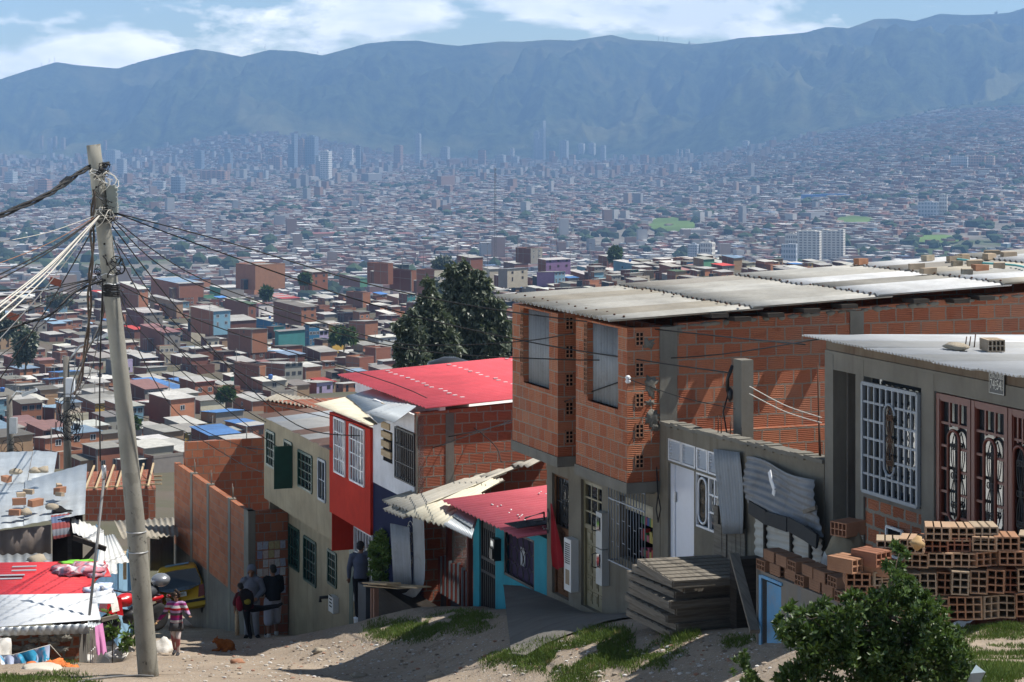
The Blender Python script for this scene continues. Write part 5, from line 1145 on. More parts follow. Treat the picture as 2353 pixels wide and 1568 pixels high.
for k in range(4): slab(FP(0), 8.05, 8.58, -4.7 + k * .28, -4.66 + k * .28, .60, .63, mb)
mb.build('inner_door', BROWN_D, rh); mb = MB(); slab(FP(0), 8.1, 8.55, -4.66, -4.42, .60, .61, mb); mb.build('door_pane', GLASS, rh)
mb = MB(); slab(FP(0), 8.02, 8.6, -3.78, -3.25, .63, .66, mb); mb.build('transom_board', plaster('mossy_board', (.2, .21, .12), (.08, .08, .05), .5), rh)
mb = MB(); slab(FP(0), 8.02, 8.06, -6.2, -3.2, .2, .7, mb); slab(FP(0), 8.56, 8.6, -6.2, -3.2, .2, .7, mb); mb.build('reveal_wall', CONC_D, rh)
mb = MB(); bars(mb, FP(0), 8.84, 10.15, -4.67, -3.30, 9, 6, .030, -.03, .045, skip=(9.36, 9.63, -4.37, -3.52)); ring(mb, FP(0), 9.495, -3.945, .125, .125, -.035, .022, 28, stadium=.32)
wg = mb.build('window_grille', IRON_G, rh); mb = MB(); scroll(mb, FP(0), 9.495, -4.36, -3.53, .1, -.03, .008); mb.build('ornament', plain('brown_iron', (.10, .055, .035), .6, .2), wg)
mb = MB(); slab(FP(0), 8.82, 10.17, -4.69, -3.24, .12, .125, mb); mb.build('window_pane', GLASS, rh)
for k, (a, b) in enumerate(((10.48, 11.22), (11.24, 11.98), (12.0, 12.42))):
	mb = MB(); z0, z1 = -5.95, -3.24; pt = FP(0)
	for w in ((a, a + .07), (b - .07, b)): slab(pt, *w, z0, z1, .02, .1, mb)
	for z in (z0, -5.02, z1 - .07): slab(pt, a + .07, b - .07, z, z + .07, .022, .1, mb)
	slab(pt, a + .07, b - .07, z0, -5.02, .06, .1, mb); m_ = (a + b) / 2
	for s in (-1, 1): slab(pt, m_ + s * .15 - .1, m_ + s * .15 + .1, -5.75, -5.2, .045, .06, mb); slab(pt, m_ + s * .15 - .055, m_ + s * .15 + .055, -5.68, -5.27, .034, .045, mb)
	bars(mb, pt, a + .07, b - .07, -4.95, -3.31, 3, 6, .03, .05, .035, skip=(m_ - .13, m_ + .13, -4.75, -3.62)); ring(mb, pt, m_, -4.19, .12, .12, .03, .022, 26, stadium=.42)
	dd = mb.build('door', BROWN_D, rh); g = MB(); scroll(g, pt, m_, -4.7, -3.68, .1, .045, .008); g.build('ornament', IRON, dd); g = MB(); slab(pt, a + .05, b - .05, -4.96, -3.3, .09, .094, g); g.build('pane', GLASS, dd)
	if k == 1: g = MB(); g.blob(pt(b - .05, -5.05, -.02), .035, .03, .05, 1, 0); g.build('padlock', plain('brass', (.35, .25, .1), .4, .6), dd)
mb = MB(); slab(FP(0), 10.4, 12.7, -6.2, -5.95, -.05, .2, mb); slab(FP(0), 12.62, 13.4, -6.2, -3.2, .03, .2, mb); mb.build('step', CONC_D, rh)
mb = MB(); mb.box((7.82, .7, -6.2), (13.4, 5.4, -6.1)); mb.box((7.8, 5.2, -6.2), (13.4, 5.4, -3.05)); mb.box((7.78, .2, -6.2), (7.9, 5.2, -3.02)); mb.build('inner_wall', BR_DARK, rh)
mb = MB(); zq = lambda y: -2.74 - .037 * (y + .6)
x = 8.25
while x < 13.6:
	w = .8; e = rng.uniform(-.06, .05); c = rng.choice([(.52, .53, .54), (.60, .61, .62), (.45, .45, .44)])
	if x < 8.3: mb.add([(7.95, .6, zq(.6)), (8.27, -.6 + e, zq(-.6)), (8.27, 10.4, zq(10.4)), (7.95, 10.4, zq(10.4))], [(0, 1, 2, 3)], col=c)
	mb.corr((x + w, -.6 + e, zq(-.6)), (x, -.6 + e, zq(-.6)), (x, 10.4, zq(10.4)), (x + w, 10.4, zq(10.4)), .076, .013, nv=3, col=c, bend=lambda a, t: Vector((0, 0, .012 * math.sin(t * 5 + x)))); x += w - .002
mb.build('roof', attr('zinc_bright_sheets', .45, .4, .3, 1.2, .1, .15), rh)
p = S_(2150, 795, 1.2); mb = MB()
for i, (dx, hh) in enumerate(((0, .12), (.09, .13), (.2, .17))): mb.tube([(9.6 + dx, 1.0, zq(1)), (9.6 + dx, 1.02, zq(1) + hh)], .008, 5)
mb.build('rebar_end', RUSTY, rh)
pl = thing('house_number_plate', 'small black house number plate under the zinc eave above brown doors', 'sign', (11.82, -.02, -3.07), ST)
mb = MB(); slab(FP(0), 11.66, 11.97, -3.105, -2.845, -.012, .001, mb); mb.build('plate', plain('plate_black', (.012, .013, .015), .4, 0, .05, 5, .03, .4), pl)
mb = MB(); wp = plain('plate_white', (.62, .62, .58), .6, 0, .05, 5, .03, .2)
for p_ in ((11.665, 11.965, -3.10, -3.093), (11.665, 11.965, -2.857, -2.85), (11.665, 11.672, -3.1, -2.85), (11.958, 11.965, -3.1, -2.85)): slab(FP(0), *p_, -.0165, -.014, mb)
mb.build('border', wp, pl); mb = MB(); mb.text('CRA.27UBIS', TXT((11.812, -.0125, -2.90)), .062, .003, sx=.62); mb.text('74', TXT((11.732, -.0125, -3.00)), .118, .003, sx=.62); mb.text('54', TXT((11.862, -.0125, -3.00)), .118, .003, sx=.62); mb.text('C', TXT((11.800, -.0125, -2.985)), .06, .003, sx=.7); mb.text('-', TXT((11.800, -.0125, -3.045)), .06, .003)
for i, ch in enumerate('SUR'): mb.text(ch, TXT((11.93, -.0125, -2.965 - i * .038)), .032, .003)
mb.build('lettering', wp, pl)
# small things on and by this house
def hollow_brick(name, lab, M, mat, cells=(2, 4), L=.33, w=.20, h=.13, group=None, frame=ST):
	"""A horizontal-cell clay block: open tubes end to end, grooved faces."""
	mb = MB(); t = .014; na, nz = cells[1], cells[0]; t0 = M.to_translation()
	xs = [-w / 2 + w * i / na for i in range(na + 1)]; zs = [-h / 2 + h * i / nz for i in range(nz + 1)]
	bx = lambda lo, hi: mb.add([M @ Vector((a, b, c)) for c in (lo[2], hi[2]) for a, b in ((lo[0], lo[1]), (hi[0], lo[1]), (hi[0], hi[1]), (lo[0], hi[1]))], [(0, 3, 2, 1), (4, 5, 6, 7), (0, 1, 5, 4), (1, 2, 6, 5), (2, 3, 7, 6), (3, 0, 4, 7)])
	for i, x in enumerate(xs): bx((x - t / 2, -L / 2, -h / 2 - t / 2), (x + t / 2, L / 2, h / 2 + t / 2))
	for z in zs: bx((-w / 2 + t / 2, -L / 2 + .002, z - t / 2), (w / 2 - t / 2, L / 2 - .002, z + t / 2))
	for k in range(4):
		z = -h / 2 + h * (k + .5) / 4
		for s in (-1, 1): bx((s * (w / 2 + t / 2) - .003, -L / 2 + .004, z - .01), (s * (w / 2 + t / 2) + .003, L / 2 - .004, z + .01))
	return single(name, mb, mat, lab, 'hollow brick', frame, group=group)
RB = lambda x, y, z, a=0.0: Matrix.Translation((x, y, z)) @ Matrix.Rotation(a, 4, 'Z')
hollow_brick('hollow_brick', 'single hollow clay brick lying on the bright zinc roof', RB(10.35, .9, zq(.9) + .09, 1.3), BLOCKC)
mb = MB(); mb.blob((10.2, .5, zq(.5) + .05), .2, .14, .05, 2, .4, 2, 3); single('flat_stone', mb, STONE, 'flat pale stone beside the brick on the zinc roof', 'stone', ST)
p = q(2345, 790, .6); mb = MB(); mb.tube([(12.3, .9, zq(.9) + .06), (12.9, 1.1, zq(1) + .08)], .06, 9); single('dark_pipe', mb, BLACK_PL, 'piece of dark pipe on the zinc roof at the right edge', 'pipe', ST)
sk = thing('cement_sack', 'torn sack of set cement slumped against the column by the brown inner door', 'sack', (9.2, -.9, -6.0), ST)
mb = MB(); mb.blob((9.75, -.8, -5.42), .34, .22, .44, 3, .55, 2.6, 4); mb.build('cement', plain('set_cement', (.24, .2, .14), .95, 0, .2, 5, .4, .1), sk); mb = MB()
pts = []
for j in range(9):
	for i in range(13): a = i / 12 * 5.2 + .4; t_ = j / 8; pts.append((9.75 + math.cos(a) * (.37 + .02 * math.sin(a * 7)), -.8 + math.sin(a) * (.3 + .02 * math.cos(a * 5)), -5.95 + t_ * (.55 + .2 * math.sin(a * 3))))
mb.add(pts, [(j * 13 + i, j * 13 + i + 1, (j + 1) * 13 + i + 1, (j + 1) * 13 + i) for j in range(8) for i in range(12)], smooth=True); mb.build('torn_bag', SACK, sk)
hollow_brick('hollow_brick', 'dark hollow brick sitting on top of the torn cement sack', RB(9.8, -.8, -4.93, .35), CLAY, (2, 4), .36, .24, .16)
t = thing('wall_vent', 'small white framed hatch under the barred window near the column', 'vent', (9.4, 0, -5.5), ST); mb = MB(); bars(mb, FP(0), 9.42, 9.78, -5.38, -5.03, 1, 1, .03, -.03, .03); mb.build('frame', IRON_W, t); mb = MB(); slab(FP(0), 9.43, 9.77, -5.37, -5.04, -.02, .0, mb); mb.build('opening', DARK, t)
# ---------------------------------------------------------------- teal house
th = thing('teal_house', 'small teal house with a dark barred door and a faded red tin roof', 'house', (-3.9, 0, -9.3), ST)
a0, a1 = -5.72, -1.99
panel(MB(), FP(0), a0, a1, -9.6, -7.22, [(-5.38, -4.52, -9.6, -7.38), (-4.08, -2.58, -8.24, -7.36)], .14).build('wall', TEAL_P, th)
mb = MB(); slab(FP(0), a0, a0 + .12, -9.6, -7.3, .14, 5, mb); slab(FP(0), a1 - .14, a1, -9.6, -7.1, .14, 5, mb); slab(FP(0), a0, a1, -9.6, -7.4, 1.2, 1.3, mb); mb.build('side_wall', CONC_D, th)
mb = MB(); bars(mb, FP(0), -5.36, -4.54, -9.5, -7.40, 8, 1, .035, .06, .06)
for z in (-8.15, -8.40): mb.beam(FP(0)(-5.36, z, .055), FP(0)(-4.54, z, .055), .06, .06)
d = mb.build('door', IRON, th); mb = MB(); slab(FP(0), -5.36, -4.54, -9.6, -8.4, .1, .12, mb); slab(FP(0), -5.36, -4.54, -7.6, -7.39, .05, .08, mb); mb.build('sheet', BLACK_PL, d)
mb = MB(); bars(mb, FP(0), -4.06, -2.60, -8.22, -7.38, 1, 1, .03, .03, .05); ca, cz = 1.46 / 5, .84 / 3
for i in range(5):
	for j in range(3):
		x, z = -4.06 + (i + .5) * ca, -8.22 + (j + .5) * cz
		for s in (-1, 1): mb.tube([FP(0)(x + s * ca * .45 * math.cos(t) , z + cz * .5 * math.sin(t) * 1.0, .03) for t in [-math.pi / 2 + math.pi * k / 8 for k in range(9)]], .009, 4)
wg = mb.build('window_grille', IRON, th); mb = MB(); slab(FP(0), -4.08, -2.58, -8.24, -7.36, .09, .10, mb); mb.build('curtain', plain('purple_curtain', (.045, .03, .075), .8, 0, .3, 9, .3, .2), wg)
mb = MB(); slab(FP(0), -3.42, -3.2, -7.95, -7.62, .07, .075, mb); mb.build('bottle_picture', plain('pale_picture', (.35, .4, .45), .5, 0, .4, 14), wg)
zt_ = lambda y: -7.16 + .07 * (y + .6)
mb = MB(); x = -5.95
while x < -2.0:
	w = min(.8, -1.95 - x); mb.corr((x + w, -.55, zt_(-.55)), (x, -.55, zt_(-.55)), (x, 4.6, zt_(4.6)), (x + w, 4.6, zt_(4.6)), .2, .02, nv=2); x += w
mb.build('roof', PINKSH, th)
mb = MB()
for i in range(46): b = rng.choice((.1, 1.2, 2.4)) + rng.uniform(-.08, .08); mb.blob((rng.uniform(-5.8, -2.1), b, zt_(b) + .024), .02, .02, .012, 1, 0)
mb.build('roof_screw', plain('zinc_spot', (.75, .73, .72), .5), th)
mb = MB(); p0, p1, p2 = S_(1208, 1190, -.5), S_(1250, 1178, -.5), S_(1250, 1192, -.06); mb.tube([S_(1207, 1192, -.02), p0, p1, S_(1250, 1195, -.02), S_(1210, 1200, -.02)], .018, 5); mb.build('awning_bracket', IRON, th)
mb = MB(); mb.corr((-2.1, -.5, -7.02), (-2.75, -.5, -7.05), (-2.75, .6, -6.97), (-2.1, .6, -6.95), .1, .012, nv=1); mb.build('roof_patch', BLACK_PL, th)
t = thing('electric_meter', 'black electric meter on the teal wall between door and window', 'meter', (-4.32, 0, -8), ST); mb = MB(); mb.box((-4.42, -.14, -8.02), (-4.22, -.002, -7.62)); mb.box((-4.40, -.17, -7.98), (-4.24, -.14, -7.8)); mb.build('housing', BLACK_PL, t); mb = MB(); mb.box((-4.39, -.143, -7.76), (-4.27, -.141, -7.66)); mb.build('dial_window', glass('meter_glass', (.2, .22, .2)), t)
# ramp of cast concrete in front
mb = MB(); pts = []
for j in range(9):
	for i in range(9):
		x = -4.1 + 6.9 * j / 8; x += (3.4 - x) * i / 8; y = -.01 - 2.5 * j / 8
		w = ST.w((x, y, 0)); z = terrain(w.x, w.y) + .04; f_ = float(np.interp(x, [-4.15, -3.6, -1.8, 3.3], [-8.45, -8.3, -8.18, -8.02])); z = max(z, f_ + (z - f_) * sst(0, 8, j)); pts.append((x, y, z + .02 * noise.noise(Vector((x * 2, y * 2, 0)))))
mb.add(pts, [(j * 9 + i + 1, j * 9 + i, (j + 1) * 9 + i, (j + 1) * 9 + i + 1) for j in range(8) for i in range(8)], smooth=True); b = len(mb.v); mb.v += [(p[0], p[1], -9.9) for p in pts[72:]];
for i in range(8): mb.f.append([72 + i, 72 + i + 1, b + i + 1, b + i])
o = mb.build('pavement', CONC_D, None, ST, (0, 0, -8.2)); o['kind'] = 'structure'
# ---------------------------------------------------------------- shed with the striped gate, under old sheets
gs = thing('gate_shed', 'lean-to with a red and grey barred gate and clear plastic above it', 'shed', (-7.2, 0, -9.8), ST)
g0, g1 = fx(975), fx(1084); gm = fx(1034)
mb = MB()
for a in (g0 + .05, gm, g1 - .06): mb.beam((a, -.02, -10), (a, -.02, -7.75), .09, .09)
mb.beam((g0, -.02, -8.72), (g1, -.02, -8.72), .05, .05); mb.beam((g0, -.02, -9.25), (g1, -.02, -9.25), .05, .05); mb.build('post', plain('gate_red', (.13, .03, .02), .6, 0, .2, 8), gs)
for k, m in ((0, plain('gate_bar_red', (.17, .04, .03), .55, 0, .2, 8)), (1, plain('gate_bar_grey', (.2, .24, .26), .5, 0, .2, 8))):
	mb = MB()
	for i in range(22):
		if i % 2 == k: a = g0 + .12 + i * (g1 - g0 - .22) / 21; mb.beam((a, -.05, -9.25), (a, -.05, -8.5 - .04 * math.sin(i)), .07, .02)
	mb.build('gate_bar', m, gs)
m_, n_t, o_ = newmat('clear_plastic'); n_t.link(n_t('MixShader', i0=.45, i1=n_t('BsdfTransparent'), i2=n_t('BsdfPrincipled', Base_Color=(.5, .48, .42), Roughness=.25)), o_.inputs[0])
mb = MB(); pts = [(g0 + .05 + (g1 - g0 - .1) * i / 20, .03 + .03 * math.sin(i * 1.7 + j), -8.75 + .98 * j / 8) for j in range(9) for i in range(21)]; mb.add(pts, [(j * 21 + i, j * 21 + i + 1, (j + 1) * 21 + i + 1, (j + 1) * 21 + i) for j in range(8) for i in range(20)], smooth=True); mb.build('plastic_sheet', m_, gs)
mb = MB(); slab(FP(0), g0, g1, -10.2, -9.27, .0, .06, mb); mb.build('lower_board', plaster('peeling_blue', (.07, .085, .12), (.22, .17, .12), .9), gs)
mb = MB(); slab(FP(0), g0, g1, -10.2, -7.7, 1.6, 1.7, mb); slab(FP(0), g0, g0 + .1, -10.2, -7.9, .1, 1.6, mb); mb.build('inner_wall', BR_OLD, gs)
# roofs of loose sheets, one per sheet row, each sheet lying at its own slant
def RPl(u, v):
	r = ST.R @ ray(u, v); return ST.o + r * ((-7.40 + .185 * (ST.o.y + 1) - ST.o.z) / (r.z - .185 * r.y))
def loose_sheet(mbx, A, B, Cc, Dd, ya, yb, per=.177, amp=.028, dz=0):
	a, b, c, d = RPl(*A), RPl(*B), RPl(*Cc), RPl(*Dd); up = Vector((0, 0, dz)); mbx.corr(b + up, a + up, d + up, c + up, per, amp, nv=3, th=.007)
mb = MB(); loose_sheet(mb, (878, 1150), (912, 1172), (1150, 1085), (1105, 1080), -.75, 3.2); loose_sheet(mb, (900, 1165), (940, 1182), (1165, 1092), (1120, 1088), -.7, 3.2, dz=.05); loose_sheet(mb, (880, 1168), (926, 1187), (1160, 1100), (1118, 1092), -.78, 3.1, dz=-.03)
loose_sheet(mb, (1080, 1103), (1130, 1105), (1255, 1056), (1215, 1052), 1.2, 6.0, dz=.06); loose_sheet(mb, (1150, 1080), (1215, 1085), (1262, 1060), (1235, 1050), 2.4, 6.0, dz=.1); mb.build('old_sheet_roof', FIBRO, gs)
mb = MB(); loose_sheet(mb, (930, 1185), (985, 1202), (1150, 1110), (1118, 1100), -.6, 2.6, .2, .03, .02); loose_sheet(mb, (985, 1200), (1022, 1210), (1120, 1140), (1092, 1128), -.45, 1.6, .2, .03); mb.build('cream_sheet_roof', CREAM_SH, gs)
mb = MB(); loose_sheet(mb, (1015, 1205), (1084, 1238), (1100, 1182), (1060, 1160), -.3, 1.1, .076, .012); loose_sheet(mb, (1040, 1190), (1084, 1218), (1110, 1170), (1080, 1158), .1, 1.5, .076, .012, .03); mb.build('zinc_roof', ZINC, gs)
for i, (u, v, m, lab) in enumerate(((1042, 1196, CLAY, 'worn red brick lying on the patched sheets by the teal house'), (1068, 1183, CLAY, 'smaller red brick further up on the patched sheets'), (1020, 1181, STONE, 'grey half block on the cream roof sheet'), (1052, 1164, STONE, 'second grey half block higher on the cream sheet'))):
	p = S_(u, v - 2, .5 if i < 2 else 1.0); mb = MB(); mb.obox(Matrix.Translation(p + Vector((0, 0, .05))) @ Matrix.Rotation(.3 + i, 4, 'Z'), (.30, .15, .11), .012); single('loose_brick', mb, m, lab, 'brick', ST, group='weights on the patched shed roof')
for i, (u, v, u2, v2, y, r) in enumerate(((1129, 1092, 1107, 1010, 1.9, .035), (1153, 1123, 1151, 1054, 1.7, .03))):
	t = thing('service_mast', ['leaning steel cable mast against the dark brick wall', 'short white cable mast rising from the faded red roof'][i], 'mast', S_(u, v, y), ST); a, b = S_(u, v, y), S_(u2, v2, y); a.z -= .3
	mb = MB(); mb.tube([a, b], r, 8); mb.build('tube', STEEL if i == 0 else IRON_W, t); mb = MB(); mb.tube([b, b + Vector((-.06, 0, .05)), b + Vector((-.12, 0, .01))], .05, 7); mb.tube([b, b + Vector((-.14, -.05, -.12)), b + Vector((-.19, -.05, -.4))], .018, 5); mb.build('weatherhead', BLACK_PL if i == 0 else IRON_W, t); mb = MB(); mb.tube([b + (a - b) * .42 + Vector((-.02, -.04, 0)), b + (a - b) * .55 + Vector((.03, -.05, 0))], .05, 6); mb.build('tape', CABLE, t)
# sheets closing the yard before the blue house
mb = MB(); mb.corr(S_(905, 1345, -.85), S_(946, 1348, -.85), S_(941, 1212, -.85), S_(897, 1203, -.85), .09, .012, nv=3); single('sheet_gate', mb, ZINC_D, 'upright pale grey corrugated sheet beside the round green bush', 'metal sheet', ST)
mb = MB(); pts = [(950, 1190), (951, 1230), (953, 1290), (952, 1330), (948, 1350), (935, 1362), (905, 1370), (875, 1366)]; w = []
for k, (u, v) in enumerate(pts): w += [S_(u - 2, v, -.8), S_(u + (24 if k < 5 else 20), v + (0 if k < 5 else 10), -.72)]
mb.add(w, [(2 * i, 2 * i + 1, 2 * i + 3, 2 * i + 2) for i in range(len(pts) - 1)], smooth=True); single('bent_zinc_sheet', mb, ZINC_D, 'zinc sheet curling down over the dark hutch by the barred gate', 'metal sheet', ST)
mb = MB()
for i in range(10): c = S_(944 + rng.uniform(-6, 6), 1212 + i * 9, -.7); mb.tube([c + Vector((.16 * math.cos(t), -.05, .12 * math.sin(t))) for t in [k * .6 + i for k in range(10)]], .008, 4)
single('wire_coil', mb, CABLE_W, 'tangle of pale wire stuck between the grey sheets', 'wire', ST)
ht = thing('hutch', 'dark wooden hutch roofed with odd planks beside the man at the wall', 'hutch', S_(900, 1420, -1.0), ST)
h0, h1 = S_(850, 1430, -1.1), S_(975, 1430, -1.0); mb = MB(); mb.box((h0.x + .1, -1.0, -11.4), (h1.x, -.5, S_(900, 1366, -1.0).z)); mb.build('box', WOOD_K, ht)
zt2 = S_(850, 1352, -1.1).z; mb = MB()
for (u0, u1, v0, v1, y) in ((848, 905, 1338, 1343, -1.25), (860, 975, 1341, 1350, -1.0), (850, 930, 1346, 1352, -1.15)): mb.beam(S_(u0, v0, y), S_(u1, v1, y), .28, .03, (0, 0, 1), .01)
mb.build('roof_plank', WOOD_L, ht)
for u in (855, 864): mb = MB(); a = S_(u, 1352, -1.2); mb.beam((a.x, a.y, a.z), (a.x, a.y, -11.5), .10 if u > 860 else .05, .05, jit=.003); mb.build('post', plain('pink_wood', (.36, .2, .14), .8, 0, .15, 6), ht)
mb = MB(); a = S_(828, 1425, -1.0); b = S_(846, 1350, -1.0); mb.box((a.x, -1.05, -11.6), (b.x, -.6, b.z)); mb.build('side_panel', plain('slate_board', (.06, .065, .075), .8), ht)
# ---------------------------------------------------------------- white, navy and red house
wh = thing('painted_house', 'two storey house painted white and navy with a red bay and bright red roof', 'house', (-10.8, 0, -11), ST)
yw = -.5; w1 = fx(958, yw, 1000); r0, r1 = fx(763, yw), fx(857, yw); z_t = -5.76
w0 = r1
cb = [fx(880, yw), fx(902, yw), fz(890, 1062, yw), fz(880, 975, yw)]; cw = [fx(911, yw), fx(955, yw), fz(930, 1105, yw), fz(930, 975, yw)]
zmid = fz(857, 1108, yw)
panel(MB(), FP(yw), w0, w1, zmid, z_t, [(cb[0], cb[1], cb[2], cb[3] - .1), (cw[0], cw[1], cw[2], z_t - .35)], .14).build('upper_wall', WHITE_P, wh)
mb = panel(MB(), FP(yw + .004), w0, w1, -11.6, zmid, (), .14); mb.build('lower_wall', NAVY_P, wh)
mb = MB(); sy = SP(w1); panel(mb, sy, yw, 9.5, -11.6, z_t - .06, (), .16, lambda y: -5.68 + .05 * y); mb.build('side_wall', BR_DARK, wh)
mb = MB(); p = ST.on_x(1024, 950, w1); q2 = ST.on_x(1043, 950, w1); mb.box((w1 - .1, p.y, -8.8), (w1 + .012, q2.y, -5.74)); mb.build('wall_column', CONC_D, wh)
mb = MB(); slab(FP(yw), w1 - .05, w1 + .01, -9.2, z_t, -.012, .02, mb); mb.build('corner_strip', CONC, wh)
mb = MB(); slab(FP(yw), cb[0] - .05, cb[1] + .05, cb[2] - .06, cb[3] - .02, .015, .1, mb); mb.build('blue_reveal', plain('blue_trim', (.035, .06, .25), .7), wh)
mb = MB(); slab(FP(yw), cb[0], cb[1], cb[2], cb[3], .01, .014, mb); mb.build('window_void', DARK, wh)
mb = MB(); zc = cb[2]
for i in range(6): slab(FP(yw), cb[0] - .05, cb[1] - .05 - .1 * (i % 2), zc + .1 + i * .19, zc + .23 + i * .19, -.03, .01, mb)
mb.build('board', WOOD_L, wh)
mb = MB(); bars(mb, FP(yw), cw[0], cw[1], cw[2], z_t - .38, 10, 3, .02, -.03, .03)
for i in range(1, 10, 2): mb.blob((cw[0] + (cw[1] - cw[0]) * i / 10, yw - .03, (cw[2] + z_t) / 2), .03, .02, .05, 1, 0)
g_ = mb.build('window_grille', IRON, wh); mb = MB(); slab(FP(yw), cw[0], cw[1], cw[2], z_t - .3, .1, .11, mb); mb.build('blind', plain('brown_blind', (.05, .025, .018), .7, 0, .3, 8), g_)
# red bay
zr0, zr1 = -8.62, fz(760, 950, yw)
rw = [(fx(775, yw), fx(801, yw), fz(788, 1082, yw), fz(788, 962, yw)), (fx(811, yw), fx(845, yw), fz(828, 1115, yw), fz(828, 990, yw))]
zb_ = min(rw[0][2], rw[1][2]) + .03; zt3 = max(rw[0][3], rw[1][3])
red = panel(MB(), FP(yw - .06), r0, r1, zr0, zr1 + .05, [(a, b, zb_, zt3) for a, b, _, _ in rw], .12).build('red_bay', RED_P, wh)
for (a, b, _, _) in rw:
	mb = MB(); bars(mb, FP(yw - .06), a + .02, b - .02, zb_ + .02, zt3 - .02, 5, 4, .022, -.015, .04); m_ = (a + b) / 2; ring(mb, FP(yw - .06), m_, (zb_ + zt3) / 2, .09, .3, -.02, .016, 20); k = mb.build('window', IRON_W, red); mb = MB(); slab(FP(yw), a, b, zb_, zt3, -.0, .005, mb); mb.build('pane', glass('pale_pane', (.3, .31, .34), .1), k)
mb = MB(); slab(FP(yw - .06), r0, r1, zr0 - .0, zr0 + .1, .004, .55, mb); mb.build('bay_floor', RED_P, wh)
mb = MB(); slab(FP(0), r0, r1 + .05, -11.8, zr0 - .002, .0, .14, mb); mb.build('ground_wall', PL_BEIGE, wh)
gw = [fx(835, 0), fx(862, 0), -11.2, -8.9]
mb = MB(); bars(mb, FP(0), fx(818), fx(858), -10.6, -8.95, 6, 3, .022, -.03, .04); ring(mb, FP(0), fx(838), -9.7, .14, .35, -.03, .016, 20); k = mb.build('window', IRON_W, wh); mb = MB(); slab(FP(0), fx(818), fx(858), -10.6, -8.95, -.012, -.004, mb); mb.build('pane', glass('pale_pane2', (.16, .17, .19), .1), k)
mb = MB(); slab(FP(0), fx(803), fx(812), -11.6, -9.45, -.01, .02, mb); mb.build('ground_door', GREEN_D, wh)
rq = lambda y: -5.58 + .055 * y
mb = MB(); x = -13.6
while x < w1 + .1:
	w = min(.82, w1 + .14 - x); mb.corr((x + w, -.35, rq(-.35)), (x, -.35, rq(-.35)), (x, 8.6, rq(8.6)), (x + w, 8.6, rq(8.6)), .205, .016, nv=2); x += w
mb.build('roof', REDSH, wh); mb = MB()
for i in range(44): y = (.7, 2.2, 3.6)[i % 3]; x = -13.3 + (i // 3) * .36; mb.obox(Matrix.Translation((x, y + rng.uniform(-.04, .04), rq(y) + .022)), (.05, .09, .012))
mb.build('roof_screw', plain('zinc_spot', (.75, .73, .72), .5), wh)
mb = MB(); slab(FP(-.02), -13.3, w1 - .01, z_t - .2, -5.60, 0, .12, mb); mb.build('eave_wall', WHITE_P, wh)
mb = MB()
def aw(mbx, pts, per=.076, amp=.011, dz=0):
	a, b, c, d = [S_(u, v, y) + Vector((0, 0, dz)) for u, v, y in pts]; mbx.corr(b, a, d, c, per, amp, nv=2, ragged=.03)
aw(mb, ((723, 928, -1.5), (850, 978, -1.5), (868, 975, -1.1), (797, 912, -.6))); mb.build('cream_awning', CREAM_SH, wh)
mb = MB(); aw(mb, ((797, 912, -.62), (868, 976, -1.12), (958, 940, -.45), (872, 893, .1)), dz=.02); aw(mb, ((838, 955, -1.2), (905, 978, -1.25), (957, 940, -.45), (905, 930, -.3)), dz=.05); mb.build('zinc_awning', ZINC, wh)
t = thing('roof_tank', 'big black water tank with a domed lid behind the bright red roof', 'water tank', (0, 0, 0), ST); c = ST.dep(1033, 868, 50.5); OFF[t.name] = (ST, c.copy()); t.matrix_world = ST.M @ Matrix.Translation(c)
mb = MB(); r_ = .50; mb.lathe(c, [(r_ * .9, -1.0), (r_ * .92, .1), (r_ * .98, .22), (r_ * 1.03, .26), (r_ * 1.05, .3)], 32); mb.build('body', BLACK_PL, t); mb = MB(); mb.lathe(c, [(r_ * 1.05, .3), (r_ * 1.0, .36), (r_ * .5, .44), (r_ * .35, .47), (r_ * .1, .47)], 32)
mb.build('lid', plain('lid_black', (.022, .024, .028), .4, 0, .1, 12, .05, .5), t); mb = MB(); M = Matrix(((1, 0, 0, 0), (0, 0, -1, 0), (0, 1, 0, 0), (0, 0, 0, 1)))
for i, ch in enumerate('acuaviva1000'):
	an = -2.62 + i * .088; d_ = ST.R @ Vector((math.cos(an), math.sin(an), 0)); tx = ST.R @ Vector((-math.sin(an), math.cos(an), 0)); q_ = c + d_ * (r_ * .965) + Vector((0, 0, .10)); mb.text(ch, Matrix(((tx.x, 0, d_.x, q_.x), (tx.y, 0, d_.y, q_.y), (0, 1, 0, q_.z), (0, 0, 0, 1))), .055, .004)
mb.build('lettering', plain('plate_white', (.62, .62, .58)), t)
mb = MB(); a = ST.dep(1062, 840, 49.9); mb.tube([ST.dep(1050, 838, 50), ST.dep(1075, 846, 49.9), ST.dep(1086, 849, 49.9), ST.dep(1086, 829, 49.9)], .02, 5); mb.tube([ST.dep(1086, 849, 49.9), ST.dep(1087, 870, 49.9)], .02, 5); mb.build('pipe', IRON_W, t)
